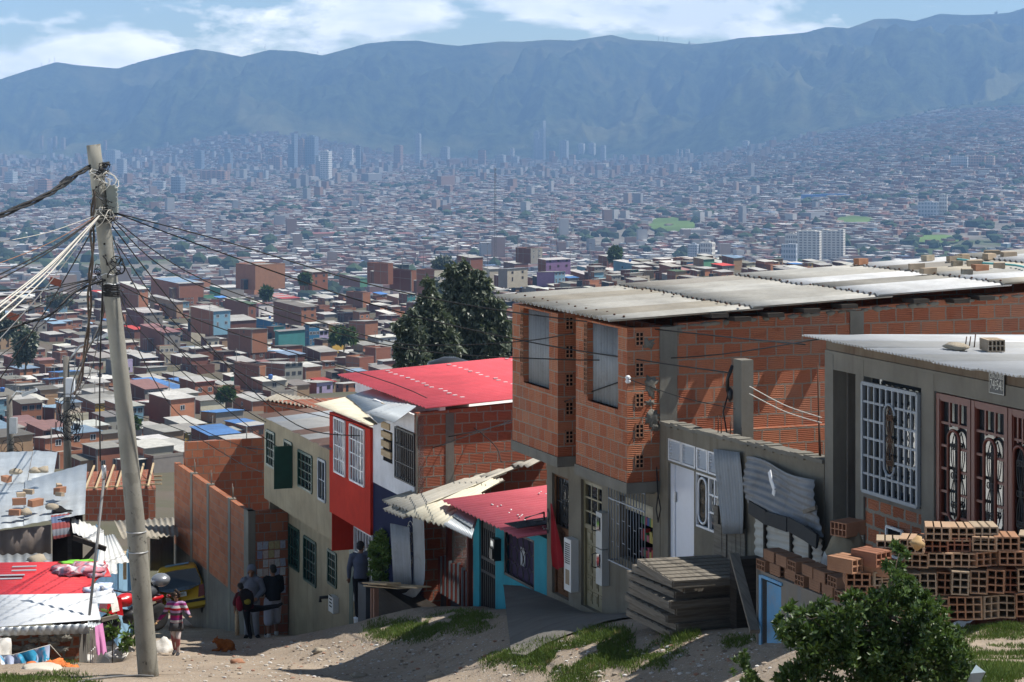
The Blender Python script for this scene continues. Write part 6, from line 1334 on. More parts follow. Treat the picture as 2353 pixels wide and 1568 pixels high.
# ---------------------------------------------------------------- beige house
be = thing('beige_house', 'plain beige two storey house with dark green windows and jutting upper floor', 'house', (-16.3, 0, -12.2), ST)
b0, b1 = -19.45, r0 - .02; zb0, ztp = -9.18, -7.24
wu = []
for (u0, u1) in ((613, 632), (654, 672), (686, 718), (732, 749)): wu.append((fx(u0, yw), fx(u1, yw)))
zw = [(-8.36, -7.44)] * 4
zw = [(fz(622, 1072, yw), fz(622, 992, yw)), (fz(663, 1112, yw), fz(663, 1015, yw)), (fz(702, 1125, yw), fz(702, 1042, yw)), (fz(740, 1150, yw), fz(740, 1057, yw))]
panel(MB(), FP(yw), b0, b1, zb0, ztp, [(a, b, c, d) for (a, b), (c, d) in zip(wu, zw)], .12).build('upper_wall', PL_BEIGE, be)
wl = [(fx(663), fx(688), fz(675, 1305), fz(675, 1212)), (fx(699), fx(727), fz(713, 1340), fz(713, 1240)), (fx(754), fx(774), fz(764, 1345), fz(764, 1268))]
panel(MB(), FP(0), b0, b1 + 1.2, -13.0, zb0 - .1, wl, .12).build('ground_wall', PL_BEIGE, be)
mb = MB(); slab(SP(b1 + .02), yw, .05, -9.5, zr0 - .01, 0, .03, mb); mb.build('red_return', RED_P, be)
mb = MB(); slab(FP(yw), b0, b1, zb0 - .1, zb0, .003, .62, mb); slab(SP(b0 + .1), yw + .12, 6, -13, ztp, 0, .1, mb); mb.build('end_wall', PL_BEIGE, be)
for i, (a, b, c, d) in enumerate([(a, b, c, d) for (a, b), (c, d) in zip(wu, zw)] + wl):
	pt = FP(yw if i < 4 else 0); mb = MB(); n_ = 2 if b - a < .6 else 4; bars(mb, pt, a + .01, b - .01, c + .01, d - .01, n_, 4 if i != 3 else 2, .025, .0, .06); w_ = mb.build('window', IRON_GR if i != 3 else IRON_G, be)
	mb = MB(); slab(pt, a, b, c, d, .08, .085, mb); mb.build('pane', GLASS, w_)
	if i == 1: mb = MB(); mb.box((b - .02, yw - .45, c - .05), (b + .0, yw, d - .05)); mb.build('open_shutter', IRON_GR, w_)
mb = MB(); x = b0 - .1
while x < b1: mb.corr((x + .8, yw - .12, ztp + .03), (x, yw - .12, ztp + .03), (x, 5.5, ztp + .45), (x + .8, 5.5, ztp + .45), .076, .011, nv=1, ragged=.05, col=rng.choice([(.2, .3, .55), (.6, .62, .64), (.66, .64, .6), (.35, .22, .17)])); x += .78
mb.build('roof', attr('beige_roof_sheets', .5, .4, .3, 2, .1, .15), be)
mb = MB(); mb.tube([S_(757, 1372, 0) + Vector((0, -.02, 0)), S_(755, 1372, 0) + Vector((0, -.2, 0)), S_(755, 1377, 0) + Vector((0, -.2, -.05))], .04, 6); mb.build('water_tap', IRON, be)
t = thing('meter_box', 'small white meter box low on the beige wall', 'meter box', S_(770, 1400), ST); a, b = S_(768, 1402), S_(776, 1372); mb = MB(); mb.box((a.x, -.14, a.z), (b.x + .1, -.005, b.z)); mb.build('housing', MATS['meter_white'], t); mb = MB()
for k in range(4): mb.box((a.x + .08, -.143, a.z + .12 + k * .08), (b.x, -.141, a.z + .15 + k * .08))
mb.build('slot', DARK, t)
mb = MB(); mb.corr(ST.dep(605, 918, 60), ST.dep(765, 945, 58), ST.dep(790, 925, 66), ST.dep(640, 905, 68), .18, .03, nv=2); single('sheet_roof', mb, FIBRO_OLD, 'old grey wavy roof just behind the beige house', 'roof', ST)
mb = MB(); p = [ST.dep(606, 955, 60.3), ST.dep(765, 985, 58.3), ST.dep(765, 947, 58.3), ST.dep(606, 922, 60.3)]; mb.prism(p, (0, 3, 0)); single('brick_wall', mb, BR_DARK, 'dark brick wall under the old wavy roof behind the beige house', 'wall', ST)
mb = MB(); p = [ST.dep(832, 960, 54), ST.dep(840, 902, 54), ST.dep(880, 872, 54), ST.dep(905, 930, 54)]; mb.prism(p, (-.1, 3, 0)); single('board_gable', mb, WOOD_K, 'dark board gable behind the zinc awning', 'wall', ST)
mb = MB(); mb.corr(ST.dep(828, 907, 53.8), ST.dep(884, 868, 53.8), ST.dep(890, 862, 58), ST.dep(846, 893, 58), .18, .03, nv=1); single('sheet_roof', mb, FIBRO, 'tilted pale sheet roof on the dark board gable', 'roof', ST)
for i, (u, v, u2, v2) in enumerate(((877, 893, 842, 880), (910, 878, 878, 862))):
	a, b = ST.dep(u, v, 62), ST.dep(u2, v2, 62); t = thing('street_lamp', ['lower street lamp arm reaching left before the eucalyptus', 'upper street lamp arm reaching left before the eucalyptus'][i], 'lamp', a - Vector((0, 0, 3)), ST); mb = MB(); mb.tube([a - Vector((0, 0, 6)), a - Vector((0, 0, .1)), a, a.lerp(b, .5) + Vector((0, 0, .03)), b], .03, 6); mb.build('arm', STEEL, t); mb = MB(); mb.obox(Matrix.Translation(b) @ Matrix.Rotation(-.1, 4, 'Y'), (.42, .16, .08)); mb.build('lamp_head', STEEL, t)
# ---------------------------------------------------------------- roofless brick compound
cw_ = thing('brick_compound', 'roofless brick compound wall with concrete columns and torn posters', 'wall', (-19, -1, -12.6), ST)
yc = -1.02; c0, c1 = -27.4, -18.95; ZT = -9.52
panel(MB(), FP(yc), c0, c1 - .3, -13.0, ZT, (), .14).build('long_wall', BR_ORANGE, cw_)
mb = MB(); slab(FP(yc), c0, c1 - .25, -13.6, -11.8, -.006, .15, mb)
mb.build('plinth', CONC_D, cw_)
for u in (440, 478, 527, 564): mb = MB(); a = fx(u, yc, 1150); a = min(a, c1 - .3); slab(FP(yc), a - .12, a + .12 + (.2 if u > 560 else 0), -13.2, ZT + .03, -.012, .16, mb); mb.tube([(a, yc + .08, ZT), (a, yc + .08, ZT + .4)], .009, 5); mb.tube([(a + .1, yc + .08, ZT), (a + .1, yc + .08, ZT + .33)], .009, 5); mb.build('column', CONC, cw_)
mb = MB(); panel(mb, SP(c1), yc + .16, -.03, -12.9, ZT + .02, (), .14); fw = mb.build('front_wall', BR_HOUSE, cw_)
mb = MB(); slab(SP(c1), yc - .01, yc + .17, -13.2, ZT + .03, -.01, .2, mb); mb.build('column', CONC, cw_)
mb = MB(); panel(mb, SP(-26.9), yc + .2, 5.5, -13, -8.9, (), .14); mb.build('back_wall', BR_HOUSE, cw_)
mb = MB(); slab(SP(-19.6), -.2, 2, -13, -9.9, 0, .2, mb); mb.build('inner_column', CONC, cw_)
mb = MB(); k = 0
for j in range(6):
	for i in range(5):
		if rng.random() < .86:
			y0 = yc + .22 + i * .145; z0 = -11.55 + j * .22; mb.obox(Matrix.Translation((c1 + .012, y0 + .06, z0 + .09)) @ Matrix.Rotation(rng.uniform(-.08, .08), 4, 'X'), (.004, .13, .19), .004, col=rng.choice([(.6, .58, .56), (.42, .44, .52), (.62, .5, .45), (.5, .42, .22), (.3, .32, .45)]))
mb.build('poster', attr('poster_paper', .9, .1, .6, 16, 0, .1), fw)
# ---------------------------------------------------------------- the shacks on the left, below the road
L_ = lambda u, v, Y: LF.dep(u, v, Y)
def q4(mb, c, **k): a = [L_(*p) for p in c]; mb.add(a, [(0, 1, 2, 3)], **k); return mb
def sheet4(mb, A, B, Cc, Dd, per=.12, amp=.012, dz=0, lr=0, **k):
	up = Vector((0, 0, dz))
	if lr: mb.corr(L_(*A) + up, L_(*Dd) + up, L_(*Cc) + up, L_(*B) + up, per, amp, nv=2, **k); return
	mb.corr(L_(*B) + up, L_(*A) + up, L_(*Dd) + up, L_(*Cc) + up, per, amp, nv=2, **k)
sa = thing('zinc_shack', 'shack with a broad blue grey zinc roof weighed down by stones', 'shack', L_(60, 1260, 50), LF)
mb = MB()
sheet4(mb, (-40, 1222, 47.5), (60, 1208, 47.8), (62, 1108, 52.5), (-40, 1112, 52.5), .3, .005, 0); sheet4(mb, (55, 1210, 47.8), (195, 1185, 48.2), (200, 1068, 53.5), (58, 1108, 52.5), .3, .005, .03)
sheet4(mb, (-40, 1120, 52.2), (62, 1112, 52.4), (75, 1040, 57), (-40, 1044, 57), .3, .005, .03); sheet4(mb, (64, 1110, 52.4), (122, 1104, 52.6), (132, 1044, 57), (76, 1040, 57), .3, .005, .05)
mb.build('roof', ZINC, sa)
mb = MB(); a, b = L_(-40, 1222, 47.6), L_(117, 1204, 48); c = L_(117, 1276, 48.0); mb.corr((a.x, a.y, c.z - .25), (b.x, b.y, c.z - .2), b + Vector((0, 0, -.02)), a + Vector((0, 0, -.02)), .3, .015, nv=2); mb.build('front_wall', sheet('brown_sheet', (.17, .14, .125), (.1, .07, .06), .15, .7, 0, .2, .5), sa)
mb = MB(); a, b = L_(117, 1185, 48.0), L_(160, 1180, 48.3); mb.corr(L_(122, 1240, 47.6), L_(162, 1232, 47.9), b, a, .1, .012, nv=2); k = mb.build('striped_sheet', stripes('striped_paint', [(.10, .14, .24), (.26, .07, .07), (.2, .22, .26), (.24, .06, .06)], .12), sa)
mb = MB(); mb.beam(L_(160, 1283, 47.6), L_(160, 1180, 48.4), .09, .09); mb.beam(L_(190, 1292, 47), L_(224, 1255, 47), .08, .1); mb.beam(L_(168, 1236, 47.2), L_(243, 1262, 47.0), .06, .1); mb.build('timber', WOOD_K, sa)
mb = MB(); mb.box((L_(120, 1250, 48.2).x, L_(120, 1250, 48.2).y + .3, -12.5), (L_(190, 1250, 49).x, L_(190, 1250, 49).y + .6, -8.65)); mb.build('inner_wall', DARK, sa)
for i, (u, v, Y, k, w, lab) in enumerate(((100, 1083, 51.5, 0, .26, 'rough stone on the upper edge of the zinc roof'), (36, 1087, 51.3, 0, .24, 'long pale stone on the left of the zinc roof'), (78, 1085, 51.4, 0, .22, 'dark stone between two others on the zinc roof'), (15, 1106, 50.6, 1, .24, 'red brick alone at the left on the zinc roof'), (66, 1135, 49.6, 2, .2, 'small grey block on the zinc roof'), (48, 1142, 49.4, 2, .16, 'tiny grey block beside the small one'), (138, 1132, 49.7, 1, .26, 'red brick at the right side of the zinc roof'), (136, 1122, 49.9, 2, .18, 'pale block behind the right red brick'), (137, 1141, 49.5, 2, .16, 'pale block in front of the right red brick'), (44, 1157, 48.9, 1, .26, 'reddish brick in the middle of the zinc roof'), (82, 1161, 48.7, 1, .28, 'brown long brick in the middle of the zinc roof'), (119, 1168, 48.6, 0, .24, 'pale round stone near the roof corner'), (57, 1180, 48.3, 0, .26, 'brown stone at the lower roof edge'), (34, 1183, 48.2, 1, .22, 'dark brick piece at the lower roof edge'))):
	p = L_(u, v, Y) + Vector((0, 0, .02)); mb = MB()
	if k == 0: mb.blob(p, w * .62, w * .45, w * .38, 2, .5, 1.6, i, flat=.5)
	else: mb.obox(Matrix.Translation(p + Vector((0, 0, .03))) @ Matrix.Rotation(i * .7, 4, 'Z'), (w * 1.15, w * .6, w * .55), .01)
	single('roof_stone' if k == 0 else 'loose_brick', mb, (STONE, CLAY, BLOCKC)[k], lab, 'stone' if k == 0 else 'brick', LF, group='weights on the zinc shack roof')
mb = MB(); mb.corr(L_(240, 1258, 47.2), L_(168, 1224, 47.4), L_(163, 1188, 48.6), L_(238, 1218, 48.4), .13, .014, nv=2); single('white_awning', mb, WHITE_SH, 'bright white metal awning tilted beside the striped sheet', 'awning', LF)
mb = MB(); mb.corr(L_(298, 1292, 50), L_(222, 1302, 49.6), L_(232, 1234, 54), L_(262, 1228, 54.4), .15, .014, nv=2); mb.corr(L_(270, 1318, 48.6), L_(190, 1330, 48.4), L_(195, 1290, 50), L_(268, 1292, 50), .15, .014, nv=2); single('sheet_roof', mb, WHITE_SH, 'off white corrugated roof between the awning and the concrete pole', 'roof', LF)
mb = MB(); mb.corr(L_(410, 1232, 58), L_(280, 1238, 57), L_(262, 1198, 63), L_(405, 1190, 64), .18, .025, nv=2); single('sheet_roof', mb, FIBRO_OLD, 'old grey wavy roof beside the brick compound wall', 'roof', LF)
for i, (u0, u1, v0, v1) in enumerate(((345, 372, 1238, 1312), (366, 400, 1224, 1312))):
	mb = MB(); a, b = L_(u0, v1, 59 + i), L_(u1, v1, 60 + i); mb.corr(a, b, L_(u1, v0 + 2, 60 + i), L_(u0, v0, 59 + i), .09, .012, nv=2); single('fence_sheet', mb, ZINC_D, ['lower corrugated fence sheet behind the taxi', 'taller corrugated fence sheet behind the taxi, next to the brick wall'][i], 'fence', LF)
mb = MB(); p = [L_(196, 1198, 72), L_(350, 1198, 72), L_(358, 1122, 72), L_(196, 1128, 72)]; mb.prism(p, (0, 4, 0)); t = thing('brick_shack', 'unfinished brick shack with loose roof poles beside the concrete pole', 'shack', p[0], LF); mb.build('wall', BR_DARK, t); mb = MB()
for i in range(7): a = L_(196 + i * 24, 1124 - i, 71.8); mb.beam(a + Vector((0, -.3, .05)), a + Vector((.3, 4.2, .1)), .06, .06)
for i in range(3): mb.beam(L_(192, 1122 - i * 9, 72 + i * 1.5), L_(372, 1112 - i * 9, 72 + i * 1.5), .05, .05)
mb.build('roof_pole', WOOD_L, t); mb = MB(); a = L_(341, 1200, 71.9); b = L_(357, 1124, 71.9); mb.box((a.x, a.y - .1, a.z), (b.x, a.y + .1, b.z)); mb.build('pier', BR_HOUSE, t)
# red lean-to with the pale roof strip and the mended brick front
rl = thing('red_roof_shack', 'low mended brick shack with a worn red tin roof and pale metal eave', 'shack', L_(100, 1500, 41), LF)
mb = MB(); sheet4(mb, (-40, 1372, 42.6), (205, 1366, 43.2), (232, 1290, 46.4), (-40, 1294, 46), .2, .011, lr=1); sheet4(mb, (200, 1362, 43.4), (222, 1326, 45), (255, 1326, 45.2), (240, 1288, 46.6), .2, .011, lr=1); mb.build('roof', REDOLD, rl)
mb = MB(); sheet4(mb, (-40, 1448, 39.9), (232, 1428, 40.7), (218, 1366, 43.0), (-40, 1370, 42.5), .26, .014, .03, lr=1); sheet4(mb, (212, 1392, 42), (262, 1392, 42.2), (255, 1355, 43.6), (210, 1362, 43.4), .2, .012, .04, lr=1); mb.build('pale_roof', ZINC_W, rl)
mb = MB(); a, b = L_(-40, 1448, 39.9), L_(205, 1437, 40.5); mb.corr(b + Vector((.0, .02, -.16)), a + Vector((0, .02, -.12)), a + Vector((0, 0, .03)), b + Vector((0, 0, .03)), .15, .015, nv=2); mb.corr(L_(230, 1445, 40.5), L_(198, 1440, 40.3), L_(206, 1420, 40.9), L_(233, 1425, 40.9), .08, .012, nv=2); mb.build('eave', ZINC, rl)
mb = MB(); a, b = L_(-40, 1452, 40.4), L_(182, 1446, 41.0); mb.add([(a.x, a.y, -11.6), (b.x, b.y, -11.6), b, a], [(0, 1, 2, 3)]); mb.build('front_wall', BR_OLD, rl)
mb = MB(); c = L_(214, 1446, 41.2); mb.add([(b.x, b.y, -11.6), (b.x + .15, b.y + 2.5, -11.6), (b.x + .15, b.y + 2.5, b.z), b], [(0, 1, 2, 3)]); mb.build('side_wall', CONC_D, rl)
mb = MB()
for k in range(20): mb.blob(L_(rng.uniform(0, 150), rng.uniform(1452, 1500), 40.5), .1, .012, .05, 3, 1.2, 3, k)
mb.build('cement_daub', CONC, rl)
mb = MB()
for i in range(4): a = L_(208 + i * 4, 1446, 40.3 + .1 * i); mb.beam((a.x, a.y, -11.4), a, .09, .02)
mb.build('leaning_board', plain('pale_board', (.45, .42, .4), .7, 0, .25, 5), rl)
pm = thing('roof_mast', 'thin steel pipe mast standing on the pale eave of the red roof shack', 'mast', L_(205, 1417, 41), LF); a, b = L_(205, 1417, 41), L_(239, 1100, 42.2); mb = MB(); mb.tube([a, b], .028, 7); mb.build('tube', CABLE_G, pm); mb = MB(); mb.tube([b, b + Vector((0, 0, .25))], .045, 7); mb.build('cap', STEEL, pm)
def cloth(name, lab, rows, mat, fold=.05, nf=16, frame=LF, seed=0):
	"""rows: polyline pairs (top edge points, bottom edge points) in local space; soft folds run down it."""
	top, bot = rows; n = len(top); mb = MB(); K = 10; vs = []
	m = n * 4
	def at(pl, t): f = t * (n - 1); i = min(n - 2, int(f)); return Vector(pl[i]).lerp(Vector(pl[i + 1]), f - i)
	for j in range(K + 1):
		for i in range(m + 1):
			t = i / m; p = at(top, t).lerp(at(bot, t), j / K); p.y += -fold * (j / K + .2) * (math.sin(t * nf + seed) + .5 * math.sin(t * nf * 2.3 + j * .4)); p.z += .02 * math.sin(t * nf * 1.3 + 1) * j / K; vs.append(p)
	mb.add(vs, [(j * (m + 1) + i, j * (m + 1) + i + 1, (j + 1) * (m + 1) + i + 1, (j + 1) * (m + 1) + i) for j in range(K) for i in range(m)], smooth=True)
	return single(name, mb, mat, lab, 'cloth', frame)
PINKC = plain('pink_cloth', (.62, .25, .48), .9, 0, .12, 7, .2, .1)
cloth('pink_cloth', 'pink towel hanging on the shack side by the leaning boards', ([L_(218, 1440, 40.2), L_(236, 1432, 40.4)], [L_(222, 1505, 40.1), L_(246, 1500, 40.3)]), PINKC, .04, 12)
def printed(name, a, b, c):
	m, n, o = newmat(name); ob = n('TexCoord', 3); k = n.mix(n.ramp(n.noise(ob, 3.2, 2, .5), [(.44, 0), (.5, 1)]), a, b); k = n.mix(n.ramp(n.noise(ob, 4.5, 3, .5, 1), [(.58, 0), (.62, 1)]), k, c); return finish(m, n, o, k, .9, n.noise(ob, 30, 3), .2, .01, 0, .1)
LINEC = printed('blue_print', (.38, .42, .55), (.05, .32, .52), (.60, .62, .68))
ln_ = [L_(-12, 1492, 39.6), L_(0, 1505, 39.6), L_(30, 1505, 39.6), L_(60, 1497, 39.6), L_(115, 1482, 39.6)]
mb = MB(); mb.tube(ln_ + [L_(140, 1510, 39.9)], .008, 4); single('clothes_line', mb, CABLE_W, 'low clothes line in front of the mended brick front', 'clothes line', LF)
cloth('hung_clothes', 'blue and white printed sheet drying on the low line', (ln_[1:], [L_(8, 1545, 39.4), L_(38, 1528, 39.5), L_(74, 1522, 39.5), L_(112, 1532, 39.4)]), LINEC, .09, 26, seed=2)
def heap(name, lab, c, rx, ry, rz, mat, n=7, seed=1, cat='clothes'):
	mb = MB(); r = random.Random(seed)
	for i in range(n): mb.blob(Vector(c) + Vector((r.uniform(-1, 1) * rx * .6, r.uniform(-1, 1) * ry * .6, r.uniform(.2, .8) * rz)), rx * r.uniform(.3, .6), ry * r.uniform(.3, .6), rz * r.uniform(.4, .8), 2, 1.0, 2.2, seed * 10 + i)
	return single(name, mb, mat, lab, cat, LF)
def floral(name, a, b, c): return printed(name, a, b, c)
FLOR = printed('floral_cloth', (.62, .58, .60), (.50, .20, .24), (.30, .28, .36))
heap('heaped_clothes', 'heap of pale printed clothes drying on the worn red roof', L_(185, 1318, 45.2), .62, .5, .14, FLOR, 12, 3); heap('green_cloth', 'lime green cloth spread at the top of the worn red roof', L_(178, 1296, 46.2), .38, .25, .05, plain('lime', (.20, .55, .06), .9, 0, .2, 8), 5, 5); heap('heaped_clothes', 'white and blue clothes bundle on the corner of the pale eave', L_(228, 1362, 43.5), .34, .3, .16, printed('pale_cloth', (.66, .67, .72), (.42, .5, .68), (.75, .74, .74)), 8, 7)
mb = MB(); pts = [L_(228, 1372, 43), L_(248, 1366, 43), L_(254, 1385, 42.8), L_(258, 1408, 42.7)]; w = []
for p in pts: w += [p, p + Vector((.14, .05, .02))]
mb.add(w, [(2 * i, 2 * i + 1, 2 * i + 3, 2 * i + 2) for i in range(3)], smooth=True); single('plastic_wrap', mb, SACK, 'pale plastic sheet trailing off the eave by the motorbike', 'plastic sheet', LF)
for i, (u, v, Y, lab) in enumerate(((28, 1326, 44.6, 'grey tin patch on the worn red roof'), (55, 1315, 45.1, 'smaller grey tin patch on the worn red roof'), (56, 1306, 45.5, 'highest grey tin patch on the worn red roof'), (22, 1334, 44.3, 'lowest grey tin patch on the worn red roof'))): mb = MB(); p = L_(u, v, Y); mb.obox(Matrix.Translation(p + Vector((0, 0, .035))) @ Matrix.Rotation(-.05, 4, 'Z'), (.5, .12, .012)); single('tin_patch', mb, ZINC, lab, 'metal strip', LF, group='patches on the red roof')
mb = MB(); mb.blob(L_(84, 1292, 46.6) , .22, .16, .15, 2, .5, 2, 5); single('roof_stone', mb, STONE, 'pale stone between the zinc shack and the worn red roof', 'stone', LF); mb = MB(); mb.corr(L_(120, 1298, 46.2), L_(-30, 1302, 46), L_(-30, 1276, 47.4), L_(120, 1272, 47.6), .2, .02, nv=1); single('zinc_strip', mb, ZINC_D, 'grey zinc strip between the brown wall and the worn red roof', 'metal sheet', LF)
# pale blue house glimpsed behind the pole
bl_ = thing('pale_blue_house', 'narrow pale blue house wall glimpsed behind the concrete pole', 'house', L_(290, 1390, 53), LF); mb = MB(); a, b = L_(270, 1390, 52.5), L_(330, 1392, 54.5); mb.add([(a.x, a.y, a.z - 1), (b.x, b.y, a.z - 1), (b.x, b.y, L_(300, 1262, 54.5).z), (a.x, a.y, L_(270, 1270, 52.5).z), (a.x - .5, a.y + 4, a.z - 1), (a.x - .5, a.y + 4, L_(270, 1270, 52.5).z)], [(0, 1, 2, 3), (0, 3, 5, 4)]); mb.build('wall', LBLUE_P, bl_); mb = MB(); c = L_(303, 1380, 52.2); mb.box((c.x - .1, c.y, c.z - .6), (c.x + .12, c.y + .3, L_(303, 1268, 52.2).z)); mb.build('corner_post', plain('blue_post', (.09, .22, .38), .7), bl_); mb = MB(); mb.box((L_(283, 1320, 52.3).x, L_(283, 1320, 52.3).y - .12, L_(283, 1330, 52.3).z), (L_(291, 1320, 52.3).x, L_(283, 1320, 52.3).y + .3, L_(283, 1272, 52.3).z)); mb.build('boarded_window', WOOD_L, bl_)
mb = MB(); mb.beam(L_(232, 1425, 40.8), L_(270, 1416, 41), .07, .07); single('roof_beam', mb, WOOD_G, 'grey beam end poking out under the pale eave', 'beam', LF)
# sacks, orange netting and litter at the verge
def gpt(u, v, y0=8): return ground_hit(u, v, y0, 90)
def sack(u, v, rx, ry, rz, lab, mat=SACK, name='sack', seed=1):
	p = gpt(u, v); mb = MB(); mb.blob((p.x, p.y, p.z + rz * .35), rx, ry, rz, 3, .45, 1.5, seed, flat=.6); return single(name, mb, mat, lab, name.replace('_', ' ') if name != 'sack' else 'sack')
sack(282, 1515, .36, .35, .16, 'white woven sack lying against the concrete pole', seed=2); sack(208, 1518, .4, .3, .12, 'flattened white sack beside the pink towel', seed=3); sack(0, 1525, .22, .25, .34, 'plump white sack at the left end of the drying sheet', seed=5); sack(376, 1500, .24, .25, .22, 'crumpled white sack on the right of the concrete pole', seed=6); sack(95, 1538, .34, .25, .06, 'torn pale sack spread on the verge', plain('torn_sack', (.55, .5, .42), .95, 0, .2, 8, .4), seed=8); sack(262, 1478, .42, .3, .1, 'flat pale slab behind the verge plants', CONC, 'slab', 4)
NET = plain('orange_net', (.62, .17, .05), .9, 0, .35, 14, .6, .2)
for i, (u, v, rx, lab) in enumerate(((120, 1532, .5, 'orange plastic netting crumpled on the verge'), (160, 1520, .22, 'smaller scrap of orange netting on the verge'))): p = gpt(u, v); mb = MB(); [mb.blob((p.x + rng.uniform(-rx, rx), p.y + rng.uniform(-.3, .3), p.z + .03), .14, .12, .06, 2, 1.2, 2.4, k + 9 * i) for k in range(8)]; single('orange_netting', mb, NET, lab, 'netting')
# ---------------------------------------------------------------- poles, cables, masts
PY = 36.0
up_ = thing('utility_pole', 'leaning round concrete pole tangled with cables in front of the taxi', 'utility pole', P(343, 1556, PY))
def pole_c(t): return P(343, 1575, PY).lerp(P(214.5, 333, PY), t) + Vector((-.10 * math.sin(math.pi * t) * -1, 0, 0)) * .6
mb = MB(); mb.tube([pole_c(i / 30) for i in range(31)], [.172 - .057 * i / 30 for i in range(31)], 28)
m, n, o = newmat('pole_concrete'); ob = n('TexCoord', 3); b = n.noise(ob, 1.1, 6, .6, .3); f = n.noise(ob, 30, 5, .65); xz = n.sep(ob)
k = n.mix(n.ramp(b, [(.3, 0), (.7, 1)]), (.20, .192, .165), (.31, .30, .26)); low = n.ramp(xz[2], [(.0, 0), (.5, 0)])
gl = n.math('MULTIPLY', n.ramp(n.noise(n.vmul(ob, (3, 3, 1.6)), 2.2, 6, .65, .5), [(.56, 0), (.60, 1)]), n.math('LESS_THAN', xz[2], 3.4))
k = n.mix(n.math('MULTIPLY', gl, .6), k, (.17, .16, .135)); sp_ = n.math('MULTIPLY', n.ramp(n.noise(ob, 7, 6, .75, .6), [(.62, 0), (.66, 1)]), n.math('LESS_THAN', xz[2], 3.2)); k = n.mix(sp_, k, (.035, .035, .035))
k = n.mix(n.math('MULTIPLY', n.ramp(n.noise(ob, 3, 5, .7), [(.6, 0), (.7, 1)]), n.math('GREATER_THAN', xz[2], 6.9)), k, (.06, .055, .045))
pmat = finish(m, n, o, n.mix(n.math('MULTIPLY', f, .35), k, (.15, .14, .12)), .92, n.math('ADD', f, b), .35, .012, 0, .15)
mb.build('shaft', pmat, up_)
def onp(v, a, r=1.0):      # a point on the pole's skin at picture row v, angle a (0 = right, -pi/2 = toward the camera)
	t = (1575 - v) / (1575 - 333); c = pole_c(t); rr = (.172 - .057 * t) * r; return c + Vector((math.cos(a) * rr, math.sin(a) * rr, 0))
mb = MB()
for v in (392, 398, 455, 482, 630, 652, 668): mb.tube([onp(v + 2 * math.sin(i), i * math.pi / 12, 1.05) for i in range(25)], .012, 5)
for v in (1222, 1268): mb.tube([onp(v, i * math.pi / 12, 1.01) for i in range(25)], .012, 4)
mb.build('band', STEEL, up_)
mb = MB()
for (u, v) in ((226, 388), (232, 430), (236, 410), (238, 560)): mb.blob(onp(v, -1.9 + .5 * math.sin(v), .98), .02, .02, .02, 1, 0)
mb.build('bolt_hole', DARK, up_)
mb = MB(); c = onp(458, -.2, 1.75); mb.obox(Matrix.Translation(c) @ Matrix.Rotation(-.08, 4, 'Y'), (.15, .16, .46))
for i in range(5): mb.obox(Matrix.Translation(c + Vector((.085, -.05, -.16 + i * .08))), (.03, .1, .05))
mb.build('junction_box', plain('box_green_grey', (.20, .215, .19), .5, 0, .1, 8), up_)
rw = random.Random(4); mb = MB(); mk_ = MB()
def knot(v, n_, R0, spread, mbx, th=.008, side=0):
	for i in range(n_):
		a0 = rw.uniform(0, 6.3); c = onp(v + rw.uniform(-spread, spread), side - .6 + rw.uniform(-.9, .9), 1.25); tl = Matrix.Rotation(rw.uniform(-1.2, 1.2), 3, 'X') @ Matrix.Rotation(rw.uniform(-1.2, 1.2), 3, 'Y'); r = R0 * rw.uniform(.5, 1.2)
		mbx.tube([c + tl @ Vector((r * math.cos(a0 + k * .55), r * .8 * math.sin(a0 + k * .55), .03 * math.sin(k * 1.3 + i))) for k in range(rw.randint(7, 14))], th * rw.uniform(.6, 1.3), 4)
knot(392, 14, .1, 10, mb, .008); knot(490, 24, .12, 14, mb, .007); knot(635, 16, .13, 18, mb, .006, 3.0); knot(605, 9, .13, 16, mb, .012, .1); knot(445, 8, .16, 25, mb, .006)
knot(490, 12, .17, 18, mk_, .006); knot(430, 8, .2, 30, mk_, .006); knot(640, 6, .14, 16, mk_, .005, 3.0)
for k in range(7): mb.tube([onp(655 + 4 * k, i * .42 + k, 1.08) for i in range(16)], .016, 5)
mb.build('cable_tangle', CABLE, up_); mk_.build('pale_wire_tangle', CABLE_W, up_)
def curve3(pts, n=26):
	"""Smooth line through picture points carried at their own distances."""
	q = [P(*p) for p in pts]; out = []
	m = len(q) - 1
	for i in range(m):
		p0, p1, p2, p3 = q[max(0, i - 1)], q[i], q[i + 1], q[min(m, i + 2)]
		for k in range(n // m + 1):
			t = k / (n // m + 1); out.append(.5 * ((2 * p1) + (p2 - p0) * t + (2 * p0 - 5 * p1 + 4 * p2 - p3) * t * t + (3 * p1 - p0 - 3 * p2 + p3) * t ** 3))
	return out + [q[-1]]
def wire(lab, pts, r=.011, mat=CABLE, n=1, gr='cables strung from the concrete pole', nm='cable'):
	mb = MB(); c = curve3(pts)
	for k in range(n):
		mb.tube([p + Vector((.03 * math.sin(i * .7 + k * 2.1), .03 * k, .03 * math.cos(i * .7 + k * 2.1))) if n > 1 else p for i, p in enumerate(c)], r, 5)
	single(nm, mb, mat, lab, 'cable', group=gr)
A_ = (205, 386, 36); B_ = (234, 490, 35.9); C_ = (262, 489, 36); E_ = (222, 640, 35.9); G_ = (264, 650, 36)
wire('thick black cable bundle climbing from the left edge to the pole top', [(-40, 512, 33), (0, 496, 33.5), (110, 447, 34.8), (160, 412, 35.4), (208, 384, 35.9), (250, 378, 36.0)], .02, n=3)
mb = MB(); p = P(149, 420, 35.3); mb.beam(P(142, 425, 35.3), P(160, 411, 35.4), .1, .1); single('cable_clamp', mb, BLACK_PL, 'ribbed black clamp on the thick cable bundle', 'clamp')
